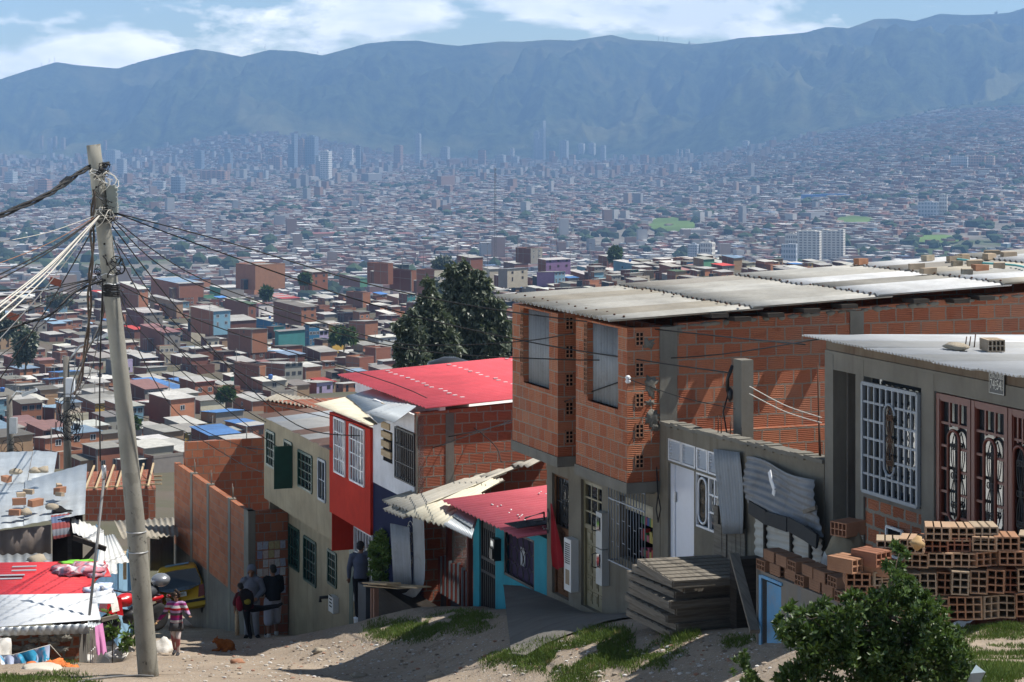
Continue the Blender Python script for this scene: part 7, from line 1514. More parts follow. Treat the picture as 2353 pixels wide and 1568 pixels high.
LW = [((-20, 640, 33), .012, CABLE, 'black cable from the upper knot to the left edge, highest of the black ones'), ((-20, 652, 33), .012, CABLE, 'black cable from the upper knot just under the highest black one'), ((-20, 720, 31), .013, CABLE_W, 'first of the pale cables sloping steeply left from the upper knot'), ((-20, 735, 31), .013, CABLE_W, 'second of the pale cables sloping steeply left from the upper knot'), ((-20, 712, 30), .011, CABLE_W, 'uppermost thin pale cable sloping left from the upper knot'), ((-20, 755, 30), .011, CABLE_W, 'lowest pale cable sloping left from the upper knot'), ((-20, 800, 30), .008, CABLE_G, 'thin grey wire falling left below the pale cables'), ((-20, 560, 34), .006, CABLE_W, 'hair-thin pale wire nearly level toward the left edge'), ((-20, 612, 34), .006, plain('copper_wire', (.35, .16, .08), .6), 'thin copper coloured wire toward the left edge'), ((-20, 900, 38), .012, CABLE, 'black cable dropping steeply from the upper knot to the lower left edge')]
for e, r, mt, lab in LW: wire(lab, [B_, ((B_[0] + e[0]) / 2 + 4, (B_[1] + e[1]) / 2 + 9, (36 + e[2]) / 2), e], r, mt)
LE = [((-20, 668, 34), .010, 'upper cable of the fan leaving the lower knot to the left'), ((-20, 684, 34), .010, 'second cable of the fan leaving the lower knot to the left'), ((-20, 715, 33), .011, 'third cable of the fan leaving the lower knot to the left'), ((-20, 745, 33), .009, 'fourth cable of the fan leaving the lower knot to the left'), ((-20, 832, 40), .009, 'lowest cable of the fan leaving the lower knot to the left')]
for e, r, lab in LE: wire(lab, [E_, ((E_[0] + e[0]) / 2, (E_[1] + e[1]) / 2 + 7, (36 + e[2]) / 2), e], r)
wire('thick black cable sagging left from the pole with a red tag', [(262, 645, 36), (225, 648, 35.8), (165, 676, 35.5), (118, 722, 35), (60, 742, 34.5), (-30, 772, 34)], .022)
for i, (u, v) in enumerate(((127, 648), (30, 728))): mb = MB(); p = P(u, v, 34.8); mb.obox(Matrix.Translation(p) @ Matrix.Rotation(.3, 4, 'Y'), (.19, .01, .11)); single('cable_tag', mb, plain('tag_red', (.2, .06, .04), .7), ['small red tag on the upper cables left of the pole', 'small red tag on the sagging black cable'][i], 'tag')
wire('thick twisted cable hanging down the left of the concrete pole', [(214, 440, 35.8), (212, 520, 35.8), (208, 620, 35.7), (203, 720, 36), (190, 850, 38), (168, 905, 42)], .02, plain('twist_brown', (.07, .055, .045), .8), n=2)
wire('black cable hanging beside the twisted one', [(236, 640, 35.8), (232, 760, 36), (229, 900, 36.5), (230, 1060, 37)], .014)
for i, (u, v) in enumerate(((215, 870), (180, 880))): wire(['pair of thin cables dropping from the lower knot to the slim pole, right one', 'pair of thin cables dropping from the lower knot to the slim pole, left one'][i], [(236, 620, 36), (232, 740, 45), (u - 10, v - 10, 70), (160, 935, 90)], .012 + .01 * i)
RW = [([C_, (520, 556, 36), (862, 657, 36.5), (1173, 717, 36), (1608, 768, 32.5), (1850, 792, 28.3)], .011, 'top cable from the pole across the brick house to the far column'), ([C_, (500, 578, 36), (862, 702, 36.5), (1204, 784, 36), (1500, 832, 33), (1672, 856, 31.5)], .011, 'cable from the pole across the bays to the service post'), ([(262, 505, 36), (470, 645, 37), (862, 777, 38), (1020, 793, 37.5), (1204, 784, 36.2), (1318, 766, 35.1)], .010, 'cable from the pole curving up to the right bay'), ([(262, 510, 36), (420, 640, 38), (862, 788, 36), (1274, 826, 35), (1608, 819, 33), (1880, 780, 29)], .010, 'cable from the pole running level over both bays'), ([(258, 520, 36), (400, 700, 40), (567, 885, 46), (700, 985, 47), (855, 1003, 46)], .012, 'cable from the pole to the red bay'), ([(256, 540, 36), (330, 690, 40), (480, 880, 50), (640, 985, 54), (760, 1010, 50)], .011, 'cable from the pole to the beige house roof'), ([(268, 560, 36), (420, 760, 40), (640, 905, 45), (860, 985, 46), (1000, 1008, 44), (1300, 940, 36)], .010, 'long cable sagging over the zinc awning to the brick house'), ([G_, (420, 722, 38), (640, 800, 40), (950, 900, 44), (1120, 1007, 43), (1152, 1062, 42.5)], .010, 'cable from the lower knot to the small white service mast'), ([G_, (360, 760, 40), (560, 905, 50), (760, 962, 51)], .010, 'upper cable from the lower knot toward the beige roof'), ([G_, (330, 770, 42), (520, 940, 52), (700, 1062, 52), (860, 1070, 47), (1440, 872, 33.4)], .010, 'cable passing low before the red bay and rising to the brick corner'), ([G_, (340, 735, 40), (620, 872, 52), (800, 950, 50)], .009, 'thin cable from the lower knot over the old wavy roof'), ([(266, 668, 36), (310, 790, 40), (420, 960, 50), (590, 1040, 56)], .010, 'steep cable from the lower knot to the compound wall'), ([(225, 930, 60), (420, 990, 58), (600, 1085, 55), (820, 1100, 47), (960, 1060, 44.3)], .011, 'low cable crossing the beige windows to the dark brick corner'), ([(160, 905, 90), (380, 1000, 75), (620, 1035, 58)], .016, 'cable from the slim pole to the beige house')]
for pts, r, lab in RW: wire(lab, pts, r)
for i, (a, b) in enumerate((((1722, 905, 31), (1888, 972, 29)), ((1722, 888, 31), (1888, 960, 29)), ((1440, 870, 33.2), (1690, 940, 31.5)))): wire(['lower pale wire from the service post to the corner column', 'upper pale wire from the service post to the corner column', 'thin wire from the brick corner to the service post'][i], [a, ((a[0] + b[0]) / 2, (a[1] + b[1]) / 2 + 8, (a[2] + b[2]) / 2), b], .007, CABLE_W if i < 2 else CABLE, gr='wires around the service post')
mb = MB(); p = P(1443, 872, 33.2); mb.lathe(p, [(.03, -.06), (.045, -.03), (.03, 0), (.045, .03), (.02, .06)], 10); single('insulator', mb, IRON_W, 'small white insulator on the brick house corner', 'insulator')
for i, (u, vt, vb, w, Y, lab) in enumerate(((153, 820, 1080, 17, 88, 'slim concrete pole with a lamp arm and meter box above the zinc shack'), (22, 908, 1040, 15, 105, 'second slim pole with a lamp arm at the left edge'))):
	t = thing('street_pole', lab, 'utility pole', P(u, vb, Y)); r = w / 2 * Y / FPX; mb = MB(); mb.tube([P(u + 3, vb + 40, Y), P(u - 1, vt, Y)], [r * 1.15, r * .85], 12); mb.build('shaft', CONC_D, t)
	a = P(u + 5, vt + 8, Y); b = P(u + (92 if i == 0 else 46), vt - (50 if i == 0 else 6), Y - 6 * i); mb = MB(); mb.tube([a, a.lerp(b, .3) + Vector((0, 0, .25)), b], .05, 6); mb.build('lamp_arm', STEEL, t); mb = MB(); mb.obox(Matrix.Translation(b) @ Matrix.Rotation(-.4, 4, 'Y'), (.7, .3, .14)); mb.build('lamp_head', STEEL, t)
	c = P(u + 9, vt + 70, Y - .3); mb = MB(); mb.obox(Matrix.Translation(c), (.34, .3, .75)); mb.build('meter_box', IRON_W if i == 0 else STEEL, t); mb = MB()
	for k in range(14): q = P(u + rw.uniform(-8, 22), vt + rw.uniform(100, 170), Y - .5); mb.tube([q + Vector((.35 * math.cos(j * .7 + k), 0, .5 * math.sin(j * .7 + k))) for j in range(9)], .014, 4)
	mb.build('cable_tangle', CABLE, t)
# masts on the ridge
def lattice(lab, u, vt, vb, Y, w0, w1, cols, nm='lattice_mast'):
	b, tp = P(u, vb, Y), P(u, vt, Y); t = thing(nm, lab, 'mast', b); n_ = 22; H = tp.z - b.z
	for k, c in enumerate(cols):
		mb = MB()
		for i in range(n_):
			if i * len(cols) // n_ % len(cols) != k and len(cols) > 2: continue
			if len(cols) == 2 and (i // 3) % 2 != k: continue
			z0, z1 = b.z + H * i / n_, b.z + H * (i + 1) / n_; a0, a1 = w0 + (w1 - w0) * i / n_, w0 + (w1 - w0) * (i + 1) / n_
			cs = [((-1) ** (j // 2), (-1) ** ((j + 1) // 2)) for j in range(4)]
			for j in range(4):
				p0 = Vector((b.x + cs[j][0] * a0, b.y + cs[j][1] * a0, z0)); p1 = Vector((b.x + cs[j][0] * a1, b.y + cs[j][1] * a1, z1)); q1 = Vector((b.x + cs[(j + 1) % 4][0] * a1, b.y + cs[(j + 1) % 4][1] * a1, z1))
				mb.beam(p0, p1, .16, .16); mb.beam(p0, q1, .1, .1)
		if mb.f: mb.build('lattice', c, t)
	return t
MR, MW = plain('mast_red', (.35, .12, .1), .7), plain('mast_white', (.6, .6, .6), .7); MG = plain('mast_grey', (.2, .2, .21), .7, .2)
lattice('tall thin dark lattice mast rising above the ridge houses', 1138, 385, 600, 1120, .55, .35, [MG]); t = lattice('red and white lattice tower with dishes beside the thin mast', 1272, 488, 592, 1150, 1.7, 1.1, [MR, MW], 'lattice_tower'); mb = MB()
for i in range(5): p = P(1272 + rw.choice((-5, 5)), 490 + i * 9, 1149); mb.obox(Matrix.Translation(p), (.5, .4, 2.0))
mb.build('antenna_panel', MW, t)
for i, (u, vt, vb, Y) in enumerate(((1052, 540, 598, 1130), (1120, 560, 600, 1130), (1190, 545, 600, 1180), (1310, 548, 600, 1180), (1165, 565, 605, 1100), (1398, 585, 610, 1150), (1356, 560, 606, 1170), (973, 560, 605, 1150), (925, 575, 612, 1150), (1237, 560, 600, 1190))): mb = MB(); mb.tube([P(u, vb + 8, Y), P(u, vt, Y)], .14, 5); mb.obox(Matrix.Translation(P(u + 1, vt, Y)), (1.4, .3, .3)); single('floodlight_pole', mb, MG, 'thin floodlight pole standing up from the ridge', 'pole', group='floodlight poles on the ridge')
for h in top[6:300:6]:
	if h.u < 1150:
		c = h.p + Vector((-1.2, -1.6, 0)); mb = MB(); mb.tube([c - Vector((0, 0, 3)), c + Vector((0, 0, 8.5))], .11, 6); mb.beam(c + Vector((-.8, 0, 8.0)), c + Vector((.8, .2, 8.0)), .1, .1); single('hillside_pole', mb, CONC_D, 'thin service pole standing among the hillside houses', 'utility pole', group='service poles among the hillside houses')
# ---------------------------------------------------------------- taxi and motorbike
tc_ = P(421, 1421, 57.5); TF = Frame(tc_.x, tc_.y, R(9)); kz = .87
tx = thing('taxi', 'small yellow hatchback taxi parked nose down beside the brick compound', 'car', (0, 0, tc_.z), TF)
tx.matrix_world = TF.M @ Matrix.Translation((0, 0, tc_.z)) @ Matrix.Rotation(R(-8), 4, 'Y') @ Matrix.Rotation(R(-8), 4, 'X') @ Matrix.Scale(kz, 4); OFF[tx.name] = (TF, Vector((0, 0, 0)))
YEL = plain('taxi_yellow', (.62, .38, .02), .35, 0, .05, 3, .02, .5)
def secv(w, z0, zb, wt, zt): return [(-w * .92, z0), (-w, z0 + .16), (-w, zb - .15), (-w * .97, zb), (-wt, zt - .06), (-wt * .86, zt), (0, zt + .025), (wt * .86, zt), (wt, zt - .06), (w * .97, zb), (w, zb - .15), (w, z0 + .16), (w * .92, z0)]
ST_ = [(0, secv(.70, .32, .86, .66, .93)), (.03, secv(.745, .24, .92, .70, 1.0)), (.10, secv(.755, .22, .94, .66, 1.22)), (.22, secv(.76, .2, .95, .60, 1.46)), (.5, secv(.76, .2, .95, .59, 1.53)), (1.5, secv(.76, .2, .93, .58, 1.53)), (2.0, secv(.76, .2, .92, .57, 1.44)), (2.65, secv(.75, .2, .9, .64, .95)), (3.2, secv(.72, .2, .8, .62, .84)), (3.45, secv(.66, .25, .6, .55, .62))]
mb = MB(); vs = [];
for y, s in ST_: vs += [(x, y, z) for x, z in s]
n_ = 13; fs = [(i * n_ + j, i * n_ + (j + 1) % n_, (i + 1) * n_ + (j + 1) % n_, (i + 1) * n_ + j) for i in range(len(ST_) - 1) for j in range(n_)] + [tuple(range(n_)), tuple(range((len(ST_)) * n_ - 1, (len(ST_) - 1) * n_ - 1, -1))]
mb.add(vs, fs, smooth=True); body = mb.build('body', YEL, tx); GLT = glass('car_glass', (.010, .012, .016), .06)
mb = MB(); mb.add([(-.66, -.02, .93), (.66, -.02, .93), (.68, .03, 1.10), (.575, .165, 1.42), (.0, .165, 1.45), (-.575, .165, 1.42), (-.68, .03, 1.10), (-.3, -.03, .82), (.3, -.03, .82)], [(0, 1, 2, 3, 4, 5, 6), (7, 8, 1, 0)]); mb.build('rear_window', GLT, tx)
for s in (-1, 1):
	mb = MB(); mb.add([(s * .752, .35, 1.0), (s * .752, 1.05, 1.0), (s * .612, 1.05, 1.44), (s * .612, .45, 1.44)], [(0, 1, 2, 3)]); mb.add([(s * .752, 1.12, 1.0), (s * .745, 2.2, .98), (s * .60, 1.85, 1.40), (s * .612, 1.12, 1.44)], [(0, 1, 2, 3)]); mb.build('side_window', GLT, tx)
	mb = MB(); mb.prism([(s * .53, -.012, .55), (s * .735, -.012, .58), (s * .75, .0, .92), (s * .60, .0, .90)], (0, .06, 0)); mb.build('tail_light', plain('tail_red', (.16, .012, .012), .25, 0, .2, 12, .05, .6), tx)
	mb = MB(); mb.blob((s * .86, 2.05, 1.02), .1, .07, .08, 2, .1); mb.build('mirror', BLACK_PL, tx)
	for y in (.55, 2.75):
		mb = MB(); mb.lathe((s * .64, y, .24), [(.05, -.09), (.2, -.09), (.25, -.06), (.25, .06), (.2, .09), (.05, .09)], 24, 'x'); w_ = mb.build('wheel', plain('tyre', (.02, .02, .021), .85), tx); mb = MB(); mb.lathe((s * .735, y, .24), [(.02, -.01), (.15, -.008), (.14, .005), (.02, .012)], 18, 'x'); mb.build('rim', STEEL, w_)
mb = MB(); mb.prism([(-.74, -.03, .30), (.74, -.03, .30), (.75, -.03, .52), (-.75, -.03, .52)], (0, .1, 0)); mb.build('bumper', YEL, tx); mb = MB(); mb.box((-.755, -.045, .43), (.755, -.02, .51)); mb.build('bumper_strip', BLACK_PL, tx)
TX = lambda x, y, z: Matrix(((1, 0, 0, x), (0, 0, -1, y), (0, 1, 0, z), (0, 0, 0, 1)))
mb = MB(); mb.box((-.2, -.03, .645), (.2, -.005, .78)); pl_ = mb.build('number_plate', plain('plate_ivory', (.62, .62, .56), .5, 0, .05, 9, .02, .3), tx); mb = MB(); mb.text('-985', TX(.06, -.031, .715), .085, .003, sx=.8); mb.build('lettering', plain('black_paint', (.03, .03, .03), .8), pl_)
mb = MB(); mb.box((.02, -.012, .86), (.3, .003, .94)); mb.build('sticker', stripes('sticker_red', [(.55, .5, .5), (.35, .03, .06)], .02, 0), tx)
mb = MB(); mb.box((-.35, .5, 1.565), (.38, 1.2, 1.575)); mb.build('roof_panel', LBLUE_P, tx)
mc = P(306, 1462, 45.0); MF = Frame(mc.x, mc.y, R(138)); z0 = mc.z
mt_ = thing('motorbike', 'red and black motorbike with a grey top box behind the concrete pole', 'motorbike', (0, 0, z0), MF); OFF[mt_.name] = (MF, Vector((0, 0, z0)))
TY = MATS['tyre']
for y in (-.62, .62):
	mb = MB(); mb.lathe((0, y, z0 + .29), [(.2, -.045), (.27, -.05), (.295, 0), (.27, .05), (.2, .045)], 26, 'x'); w_ = mb.build('wheel', TY, mt_); mb = MB()
	for k in range(6): a = k * math.pi / 3; mb.beam((0, y, z0 + .29), (0, y + .21 * math.cos(a), z0 + .29 + .21 * math.sin(a)), .03, .03)
	mb.build('rim', STEEL, w_)
REDG = plain('bike_red', (.50, .015, .02), .3, 0, .06, 5, .03, .5)
mb = MB(); mb.blob((0, -.02, z0 + .42), .15, .26, .2, 2, .3); mb.beam((0, -.6, z0 + .32), (0, .3, z0 + .55), .1, .12); mb.beam((.12, -.7, z0 + .3), (.12, 0, z0 + .28), .09, .09); mb.build('engine', BLACK_PL, mt_)
mb = MB(); mb.blob((0, .22, z0 + .78), .15, .27, .14, 3, .15); mb.prism([(-.13, .35, z0 + .5), (-.13, .78, z0 + .62), (-.1, .72, z0 + .95), (-.12, .4, z0 + .88)], (.26, 0, 0)); mb.blob((0, -.55, z0 + .7), .1, .26, .07, 2, .1); mb.build('fairing', REDG, mt_)
mb = MB(); mb.tube([(0, .1, z0 + .8), (0, -.15, z0 + .79), (0, -.45, z0 + .84), (0, -.62, z0 + .86)], [.1, .13, .13, .09], 10); mb.build('seat', plain('seat_grey', (.05, .055, .065), .6), mt_)
mb = MB(); mb.tube([(0, .62, z0 + .29), (0, .45, z0 + .95)], .035, 6); mb.tube([(-.36, .3, z0 + 1.02), (-.2, .42, z0 + 1.0), (.2, .42, z0 + 1.0), (.36, .3, z0 + 1.02)], .016, 6); mb.blob((0, .58, z0 + .9), .1, .08, .1, 2, 0); mb.build('handlebar', BLACK_PL, mt_)
mb = MB(); mb.blob((0, -.72, z0 + 1.05), .2, .2, .14, 3, .05); mb.build('top_box', plain('box_grey', (.22, .235, .26), .3, .3, .05, 6, .02, .6), mt_); mb = MB(); mb.prism([(-.09, -.95, z0 + .62), (.09, -.95, z0 + .62), (.05, -.98, z0 + .4), (-.05, -.98, z0 + .4)], (0, .03, 0)); mb.build('tail_fender', BLACK_PL, mt_); mb = MB(); mb.blob((0, -.93, z0 + .68), .07, .04, .04, 1, 0); mb.build('tail_light', MATS['tail_red'], mt_)
# ---------------------------------------------------------------- people and the dog
def fuse(mb, voxel, smooth=3):
	"""One continuous skin over overlapping limbs."""
	me = D.meshes.new('t'); me.from_pydata(mb.v, [], mb.f); o = D.objects.new('t', me); COL.objects.link(o)
	m = o.modifiers.new('r', 'REMESH'); m.mode = 'VOXEL'; m.voxel_size = voxel
	if smooth: q = o.modifiers.new('s', 'SMOOTH'); q.factor = .5; q.iterations = smooth
	e = D.meshes.new_from_object(o.evaluated_get(bpy.context.evaluated_depsgraph_get()))
	out = MB(); out.add([tuple(v.co) for v in e.vertices], [tuple(p.vertices) for p in e.polygons], smooth=True)
	D.objects.remove(o); D.meshes.remove(me); D.meshes.remove(e); return out
SKIN = plain('skin_brown', (.23, .115, .07), .55, 0, .08, 12, .05, .35); HAIR = plain('hair_black', (.012, .010, .009), .6, 0, .2, 40, .4, .3)
def limb(mb, a, b, ra, rb, n=10, mid=None):
	a, b = Vector(a), Vector(b); m = a.lerp(b, .35); rm = mid or (ra * .62 + rb * .38) * 1.04
	mb.tube([a + (a - b).normalized() * ra * .5, a, m, b, b + (b - a).normalized() * rb * .5], [ra * .75, ra, rm, rb, rb * .7], n)
def hand(mb, w, d, side, s, grip=.35):
	"""Palm with four unequal, bent fingers and a thumb off its side."""
	d = Vector(d).normalized(); x = Vector(side).normalized(); x = (x - d * x.dot(d)).normalized(); nz = x.cross(d); w = Vector(w); L = .085 * s
	mb.beam(w, w + d * L, .072 * s, .028 * s, tuple(nz)); k = w + d * L
	for i, (f, ln) in enumerate(((-.028, .07), (-.009, .08), (.010, .074), (.027, .058))):
		b = k + x * f * s; c = b + (d * math.cos(grip) + nz * math.sin(grip)) * ln * .5 * s; e = c + (d * math.cos(grip * 2.4) + nz * math.sin(grip * 2.4)) * ln * .5 * s; mb.tube([b - d * .01, b, c, e], [.0095 * s, .0098 * s, .0088 * s, .0075 * s], 6)
	t = w + d * L * .35 - x * .034 * s; mb.tube([t, t + (d * .7 - x * .7 + nz * .2).normalized() * .032 * s, t + (d * .95 - x * .55 + nz * .35).normalized() * .064 * s], [.0125 * s, .011 * s, .009 * s], 6)
def person(loc, ang, label, J, s, parts, sc=1.0, hood=False, hairkind='short'):
	"""J: joints in metres for a 1.7 m body (x right, y forward, z up), scaled by s."""
	Fm = Frame(loc.x, loc.y, ang); t = thing('person', label, 'person', (0, 0, loc.z), Fm); Z = Vector((0, 0, loc.z))
	g = {k: Vector(v) * s + Z for k, v in J.items()}; mb = MB(); S_s = s
	pel, che, nec, hd = g['pelvis'], g['chest'], g['neck'], g['head']; fw = Vector(J.get('face', (0, 1, -.1))).normalized(); upv = (hd - nec).normalized(); rt = fw.cross(upv).normalized(); fw = upv.cross(rt)
	mb.tube([pel - (che - pel) * .15, pel, pel.lerp(che, .5), che, nec.lerp(che, .35)], [.12 * s, .145 * s, .13 * s, .155 * s, .075 * s], 14); mb.tube([nec.lerp(che, .2), nec, hd], [.062 * s, .052 * s, .05 * s], 10)
	HM = Matrix((rt, fw, upv)).transposed()
	def hp(x, y, z): return hd + HM @ Vector((x, y, z)) * s
	mb.blob(hp(0, -.012, .03), .082 * s, .098 * s, .10 * s, 2, 0); mb.blob(hp(0, .028, -.045), .06 * s, .065 * s, .07 * s, 2, 0); mb.blob(hp(0, .098, -.012), .013 * s, .02 * s, .024 * s, 1, 0); mb.blob(hp(0, .085, .03), .05 * s, .018 * s, .012 * s, 1, 0); mb.blob(hp(0, .088, -.055), .026 * s, .012 * s, .012 * s, 1, 0)
	for q in (-1, 1): mb.blob(hp(q * .084, -.012, -.005), .012 * s, .022 * s, .034 * s, 1, 0)
	for q in 'LR':
		mb.tube([che.lerp(nec, .45), g['sh' + q]], [.06 * s, .056 * s], 8); limb(mb, g['sh' + q], g['el' + q], .052 * s, .040 * s); limb(mb, g['el' + q], g['wr' + q], .040 * s, .027 * s); hand(mb, g['wr' + q], g['wr' + q] - g['el' + q], (1 if q == 'L' else -1, .3, 0), s * .95, .3)
		limb(mb, g['hip' + q], g['kn' + q], .088 * s, .056 * s); limb(mb, g['kn' + q], g['an' + q], .056 * s, .036 * s, mid=.056 * s); mb.tube([g['an' + q], g['an' + q].lerp(g['to' + q], .5), g['to' + q]], [.04 * s, .036 * s, .026 * s], 8)
	fuse(mb, .010, 2).build('body', SKIN, t)
	e = MB()
	for q in (-1, 1): e.blob(hp(q * .031, .082, .012), .012 * s, .007 * s, .007 * s, 1, 0)
	e.build('eye', DARK, t)
	h = MB()
	if hairkind == 'short': h.blob(hp(0, -.025, .055), .088 * s, .098 * s, .085 * s, 3, .12, 6, 1); h.blob(hp(0, -.055, .0), .08 * s, .06 * s, .08 * s, 2, .1, 6, 2)
	elif hairkind == 'bun': [h.blob(hp(.07 * math.cos(a) , -.02 + .05 * math.sin(a), .05 + .03 * math.sin(a * 3)), .065 * s, .07 * s, .075 * s, 2, .5, 6, int(a * 9)) for a in (0, .9, 1.8, 2.7, 3.6, 4.5, 5.4)]; h.blob(hp(0, -.04, .155), .05 * s, .05 * s, .045 * s, 2, .5, 6, 8)
	fuse(h, .009, 1).build('hair', parts.get('hair', HAIR), t)
	c = MB(); k = parts.get('loose', 1.0)
	c.tube([pel - upv * .06 * s * parts.get('long', 1), pel, pel.lerp(che, .5), che, che.lerp(nec, .5), nec.lerp(che, .08)], [.165 * s * k, .168 * s * k, .160 * s * k, .180 * s * k, .13 * s * k, .068 * s], 16)
	for q in 'LR':
		c.tube([che.lerp(nec, .45), g['sh' + q]], [.085 * s, .078 * s * k], 10); limb(c, g['sh' + q], g['el' + q], .072 * s * k, .060 * s * k); f = parts.get('sleeve', .95); w = g['el' + q].lerp(g['wr' + q], f); limb(c, g['el' + q], w, .060 * s * k, .045 * s * k)
	if hood: c.blob(hp(0, -.035, .04), .125 * s, .13 * s, .15 * s, 3, .08, 3, 1); c.blob(hp(0, -.05, -.12), .14 * s, .12 * s, .09 * s, 2, .1)
	cl = fuse(c, .012, 3)
	if hood:      # open the hood in front of the face
		keep = [i for i, f_ in enumerate(cl.f) if not ((Vector([sum(cl.v[j][a] for j in f_) / len(f_) for a in range(3)]) - hp(0, .10, -.01)).length < .098 * s)]; cl.f = [cl.f[i] for i in keep]; cl.sm = set(range(len(cl.f)))
	cl.build(parts.get('topname', 'jacket'), parts['top'], t)
	c = MB(); c.tube([pel + upv * .02, pel - Vector((0, 0, .07 * s))], [.155 * s, .16 * s], 14); f = parts.get('leg', .97)
	for q in 'LR':
		kl = parts.get('loose_leg', 1.0)
		if f > 1.0 or f == .97: limb(c, g['hip' + q], g['kn' + q], .108 * s * kl, .078 * s * kl); limb(c, g['kn' + q], g['kn' + q].lerp(g['an' + q], .97), .078 * s * kl, .06 * s * kl)
		else: limb(c, g['hip' + q], g['kn' + q], .115 * s * kl, .105 * s * kl); limb(c, g['kn' + q], g['kn' + q].lerp(g['an' + q], f), .105 * s * kl, .10 * s * kl)
	fuse(c, .012, 3).build(parts.get('legname', 'trousers'), parts['bottom'], t)
	for q in 'LR':
		c = MB(); a, b = g['an' + q], g['to' + q]; c.tube([a + (a - b) * .25 - Vector((0, 0, .02 * s)), a.lerp(b, .4), b, b + (b - a) * .12], [.046 * s, .05 * s, .042 * s, .03 * s], 10); c.tube([a + Vector((0, 0, .05 * s * parts.get('boot', 1))), a - Vector((0, 0, .02 * s))], [.05 * s, .05 * s], 10); so = fuse(c, .010, 2).build('shoe', parts['shoe'], t)
		if 'stripe' in parts:
			c = MB()
			for i in range(3): m_ = a.lerp(b, .3 + .17 * i); c.tube([m_ + Vector((.052 * math.cos(x_), 0, .052 * math.sin(x_))) * s for x_ in [k_ * .4 for k_ in range(8)]], .007, 4)
			c.build('stripe', parts['stripe'], so)
	return t, g, hp
STAND = dict(pelvis=(0, 0, .93), chest=(0, -.01, 1.27), neck=(0, 0, 1.47), head=(0, .02, 1.585), shL=(-.19, 0, 1.40), shR=(.19, 0, 1.40), elL=(-.25, -.03, 1.12), elR=(.25, -.03, 1.12), wrL=(-.26, .06, .89), wrR=(.26, .06, .89), hipL=(-.09, 0, .90), hipR=(.09, 0, .90), knL=(-.10, .02, .49), knR=(.10, .02, .49), anL=(-.11, -.02, .07), anR=(.11, -.02, .07), toL=(-.14, .15, .03), toR=(.14, .15, .03))
CLO = lambda n, c, v=.15: plain(n, c, .92, 0, v, 7, .25, .1)
gl_ = lambda u, v, Y: (lambda p: Vector((p.x, p.y, terrain(p.x, p.y))))(P(u, v, Y))
# hooded boy facing the camera, hands in his front pocket
J = dict(STAND); J.update(elL=(-.28, -.02, 1.14), wrL=(-.14, .15, 1.0), elR=(.28, -.02, 1.14), wrR=(.15, .15, 1.0), anL=(-.13, -.02, .07), toL=(-.2, .13, .03), face=(0, 1, -.15))
g1 = gl_(578, 1466, 51.2); person(g1, math.pi, 'person in a grey blue hoodie with the hood up and pale jeans', J, .985, dict(top=CLO('hoodie_grey', (.145, .16, .20)), topname='hoodie', bottom=CLO('jeans_pale', (.26, .27, .30)), shoe=CLO('shoe_black', (.02, .02, .022)), loose=1.12, loose_leg=1.08), hood=True)
# boy in black jacket and white shorts, seen from behind
J = dict(STAND); J.update(elL=(-.25, .02, 1.12), wrL=(-.2, .2, .98), elR=(.24, .03, 1.12), wrR=(.18, .22, .97), anL=(-.12, -.05, .07), toL=(-.14, .12, .03), anR=(.13, .1, .07), toR=(.18, .26, .03), knL=(-.11, 0, .49), knR=(.11, .09, .49), face=(-.2, 1, -.2))
g2 = gl_(627, 1458, 51.4); t, g, hp = person(g2, R(28), 'person in a black jacket, white shorts and white sneakers, seen from behind', J, 1.0, dict(top=CLO('jacket_black', (.016, .017, .021)), bottom=CLO('shorts_white', (.40, .41, .48)), legname='shorts', leg=.32, loose_leg=1.12, shoe=CLO('sneaker_white', (.6, .6, .6)), stripe=CLO('shoe_black', (.02, .02, .022)), loose=1.1))
mb = MB(); mb.tube([g['shL'] + Vector((-.072, .03, -.02)), g['shL'].lerp(g['elL'], .5) + Vector((-.075, .02, 0)), g['elL'] + Vector((-.062, .02, .02))], .014, 5); mb.build('sleeve_stripe', CLO('stripe_white', (.6, .6, .62)), t)
# kid with a backpack kicking out to the right
J = dict(STAND); J.update(pelvis=(0, 0, .88), chest=(-.12, .08, 1.17), neck=(-.2, .14, 1.34), head=(-.24, .18, 1.44), shL=(-.32, .06, 1.27), shR=(.03, .12, 1.30), elL=(-.42, .12, 1.02), wrL=(-.40, .2, .78), elR=(-.02, .32, 1.1), wrR=(-.2, .36, .98), hipL=(-.08, 0, .85), hipR=(.09, 0, .87), knL=(-.04, .03, .46), anL=(.05, -.03, .07), toL=(.02, .15, .03), knR=(.42, .1, .86), anR=(.82, .05, .93), toR=(.93, .12, .98), face=(-.3, 1, -.35))
g3 = gl_(572, 1473, 49.6); t, g, hp = person(g3, R(4), 'person with a red and black backpack kicking one leg out sideways', J, .80, dict(top=CLO('shirt_dark_red', (.075, .012, .018)), topname='shirt', bottom=CLO('trousers_black', (.015, .015, .018)), shoe=CLO('shoe_dark', (.03, .028, .026)), sleeve=.3))
bp = thing('backpack', 'red and black backpack with a yellow patch, worn by the kicking child', 'backpack', (0, -.1, g['chest'].z), OFF[t.name][0]); c0 = g['chest'] + Vector((.02, -.19, -.0)); mb = MB(); mb.blob(c0, .19, .12, .25, 3, .15, 2, 3); mb.build('bag', CLO('bag_black', (.02, .017, .018)), bp); mb = MB(); mb.blob(c0 + Vector((-.12, -.02, -.08)), .1, .115, .19, 2, .1); mb.build('side_panel', CLO('bag_red', (.16, .012, .025)), bp); mb = MB(); mb.blob(c0 + Vector((.05, -.095, -.03)), .09, .04, .07, 2, .1); mb.build('patch', CLO('bag_yellow', (.22, .20, .03)), bp)
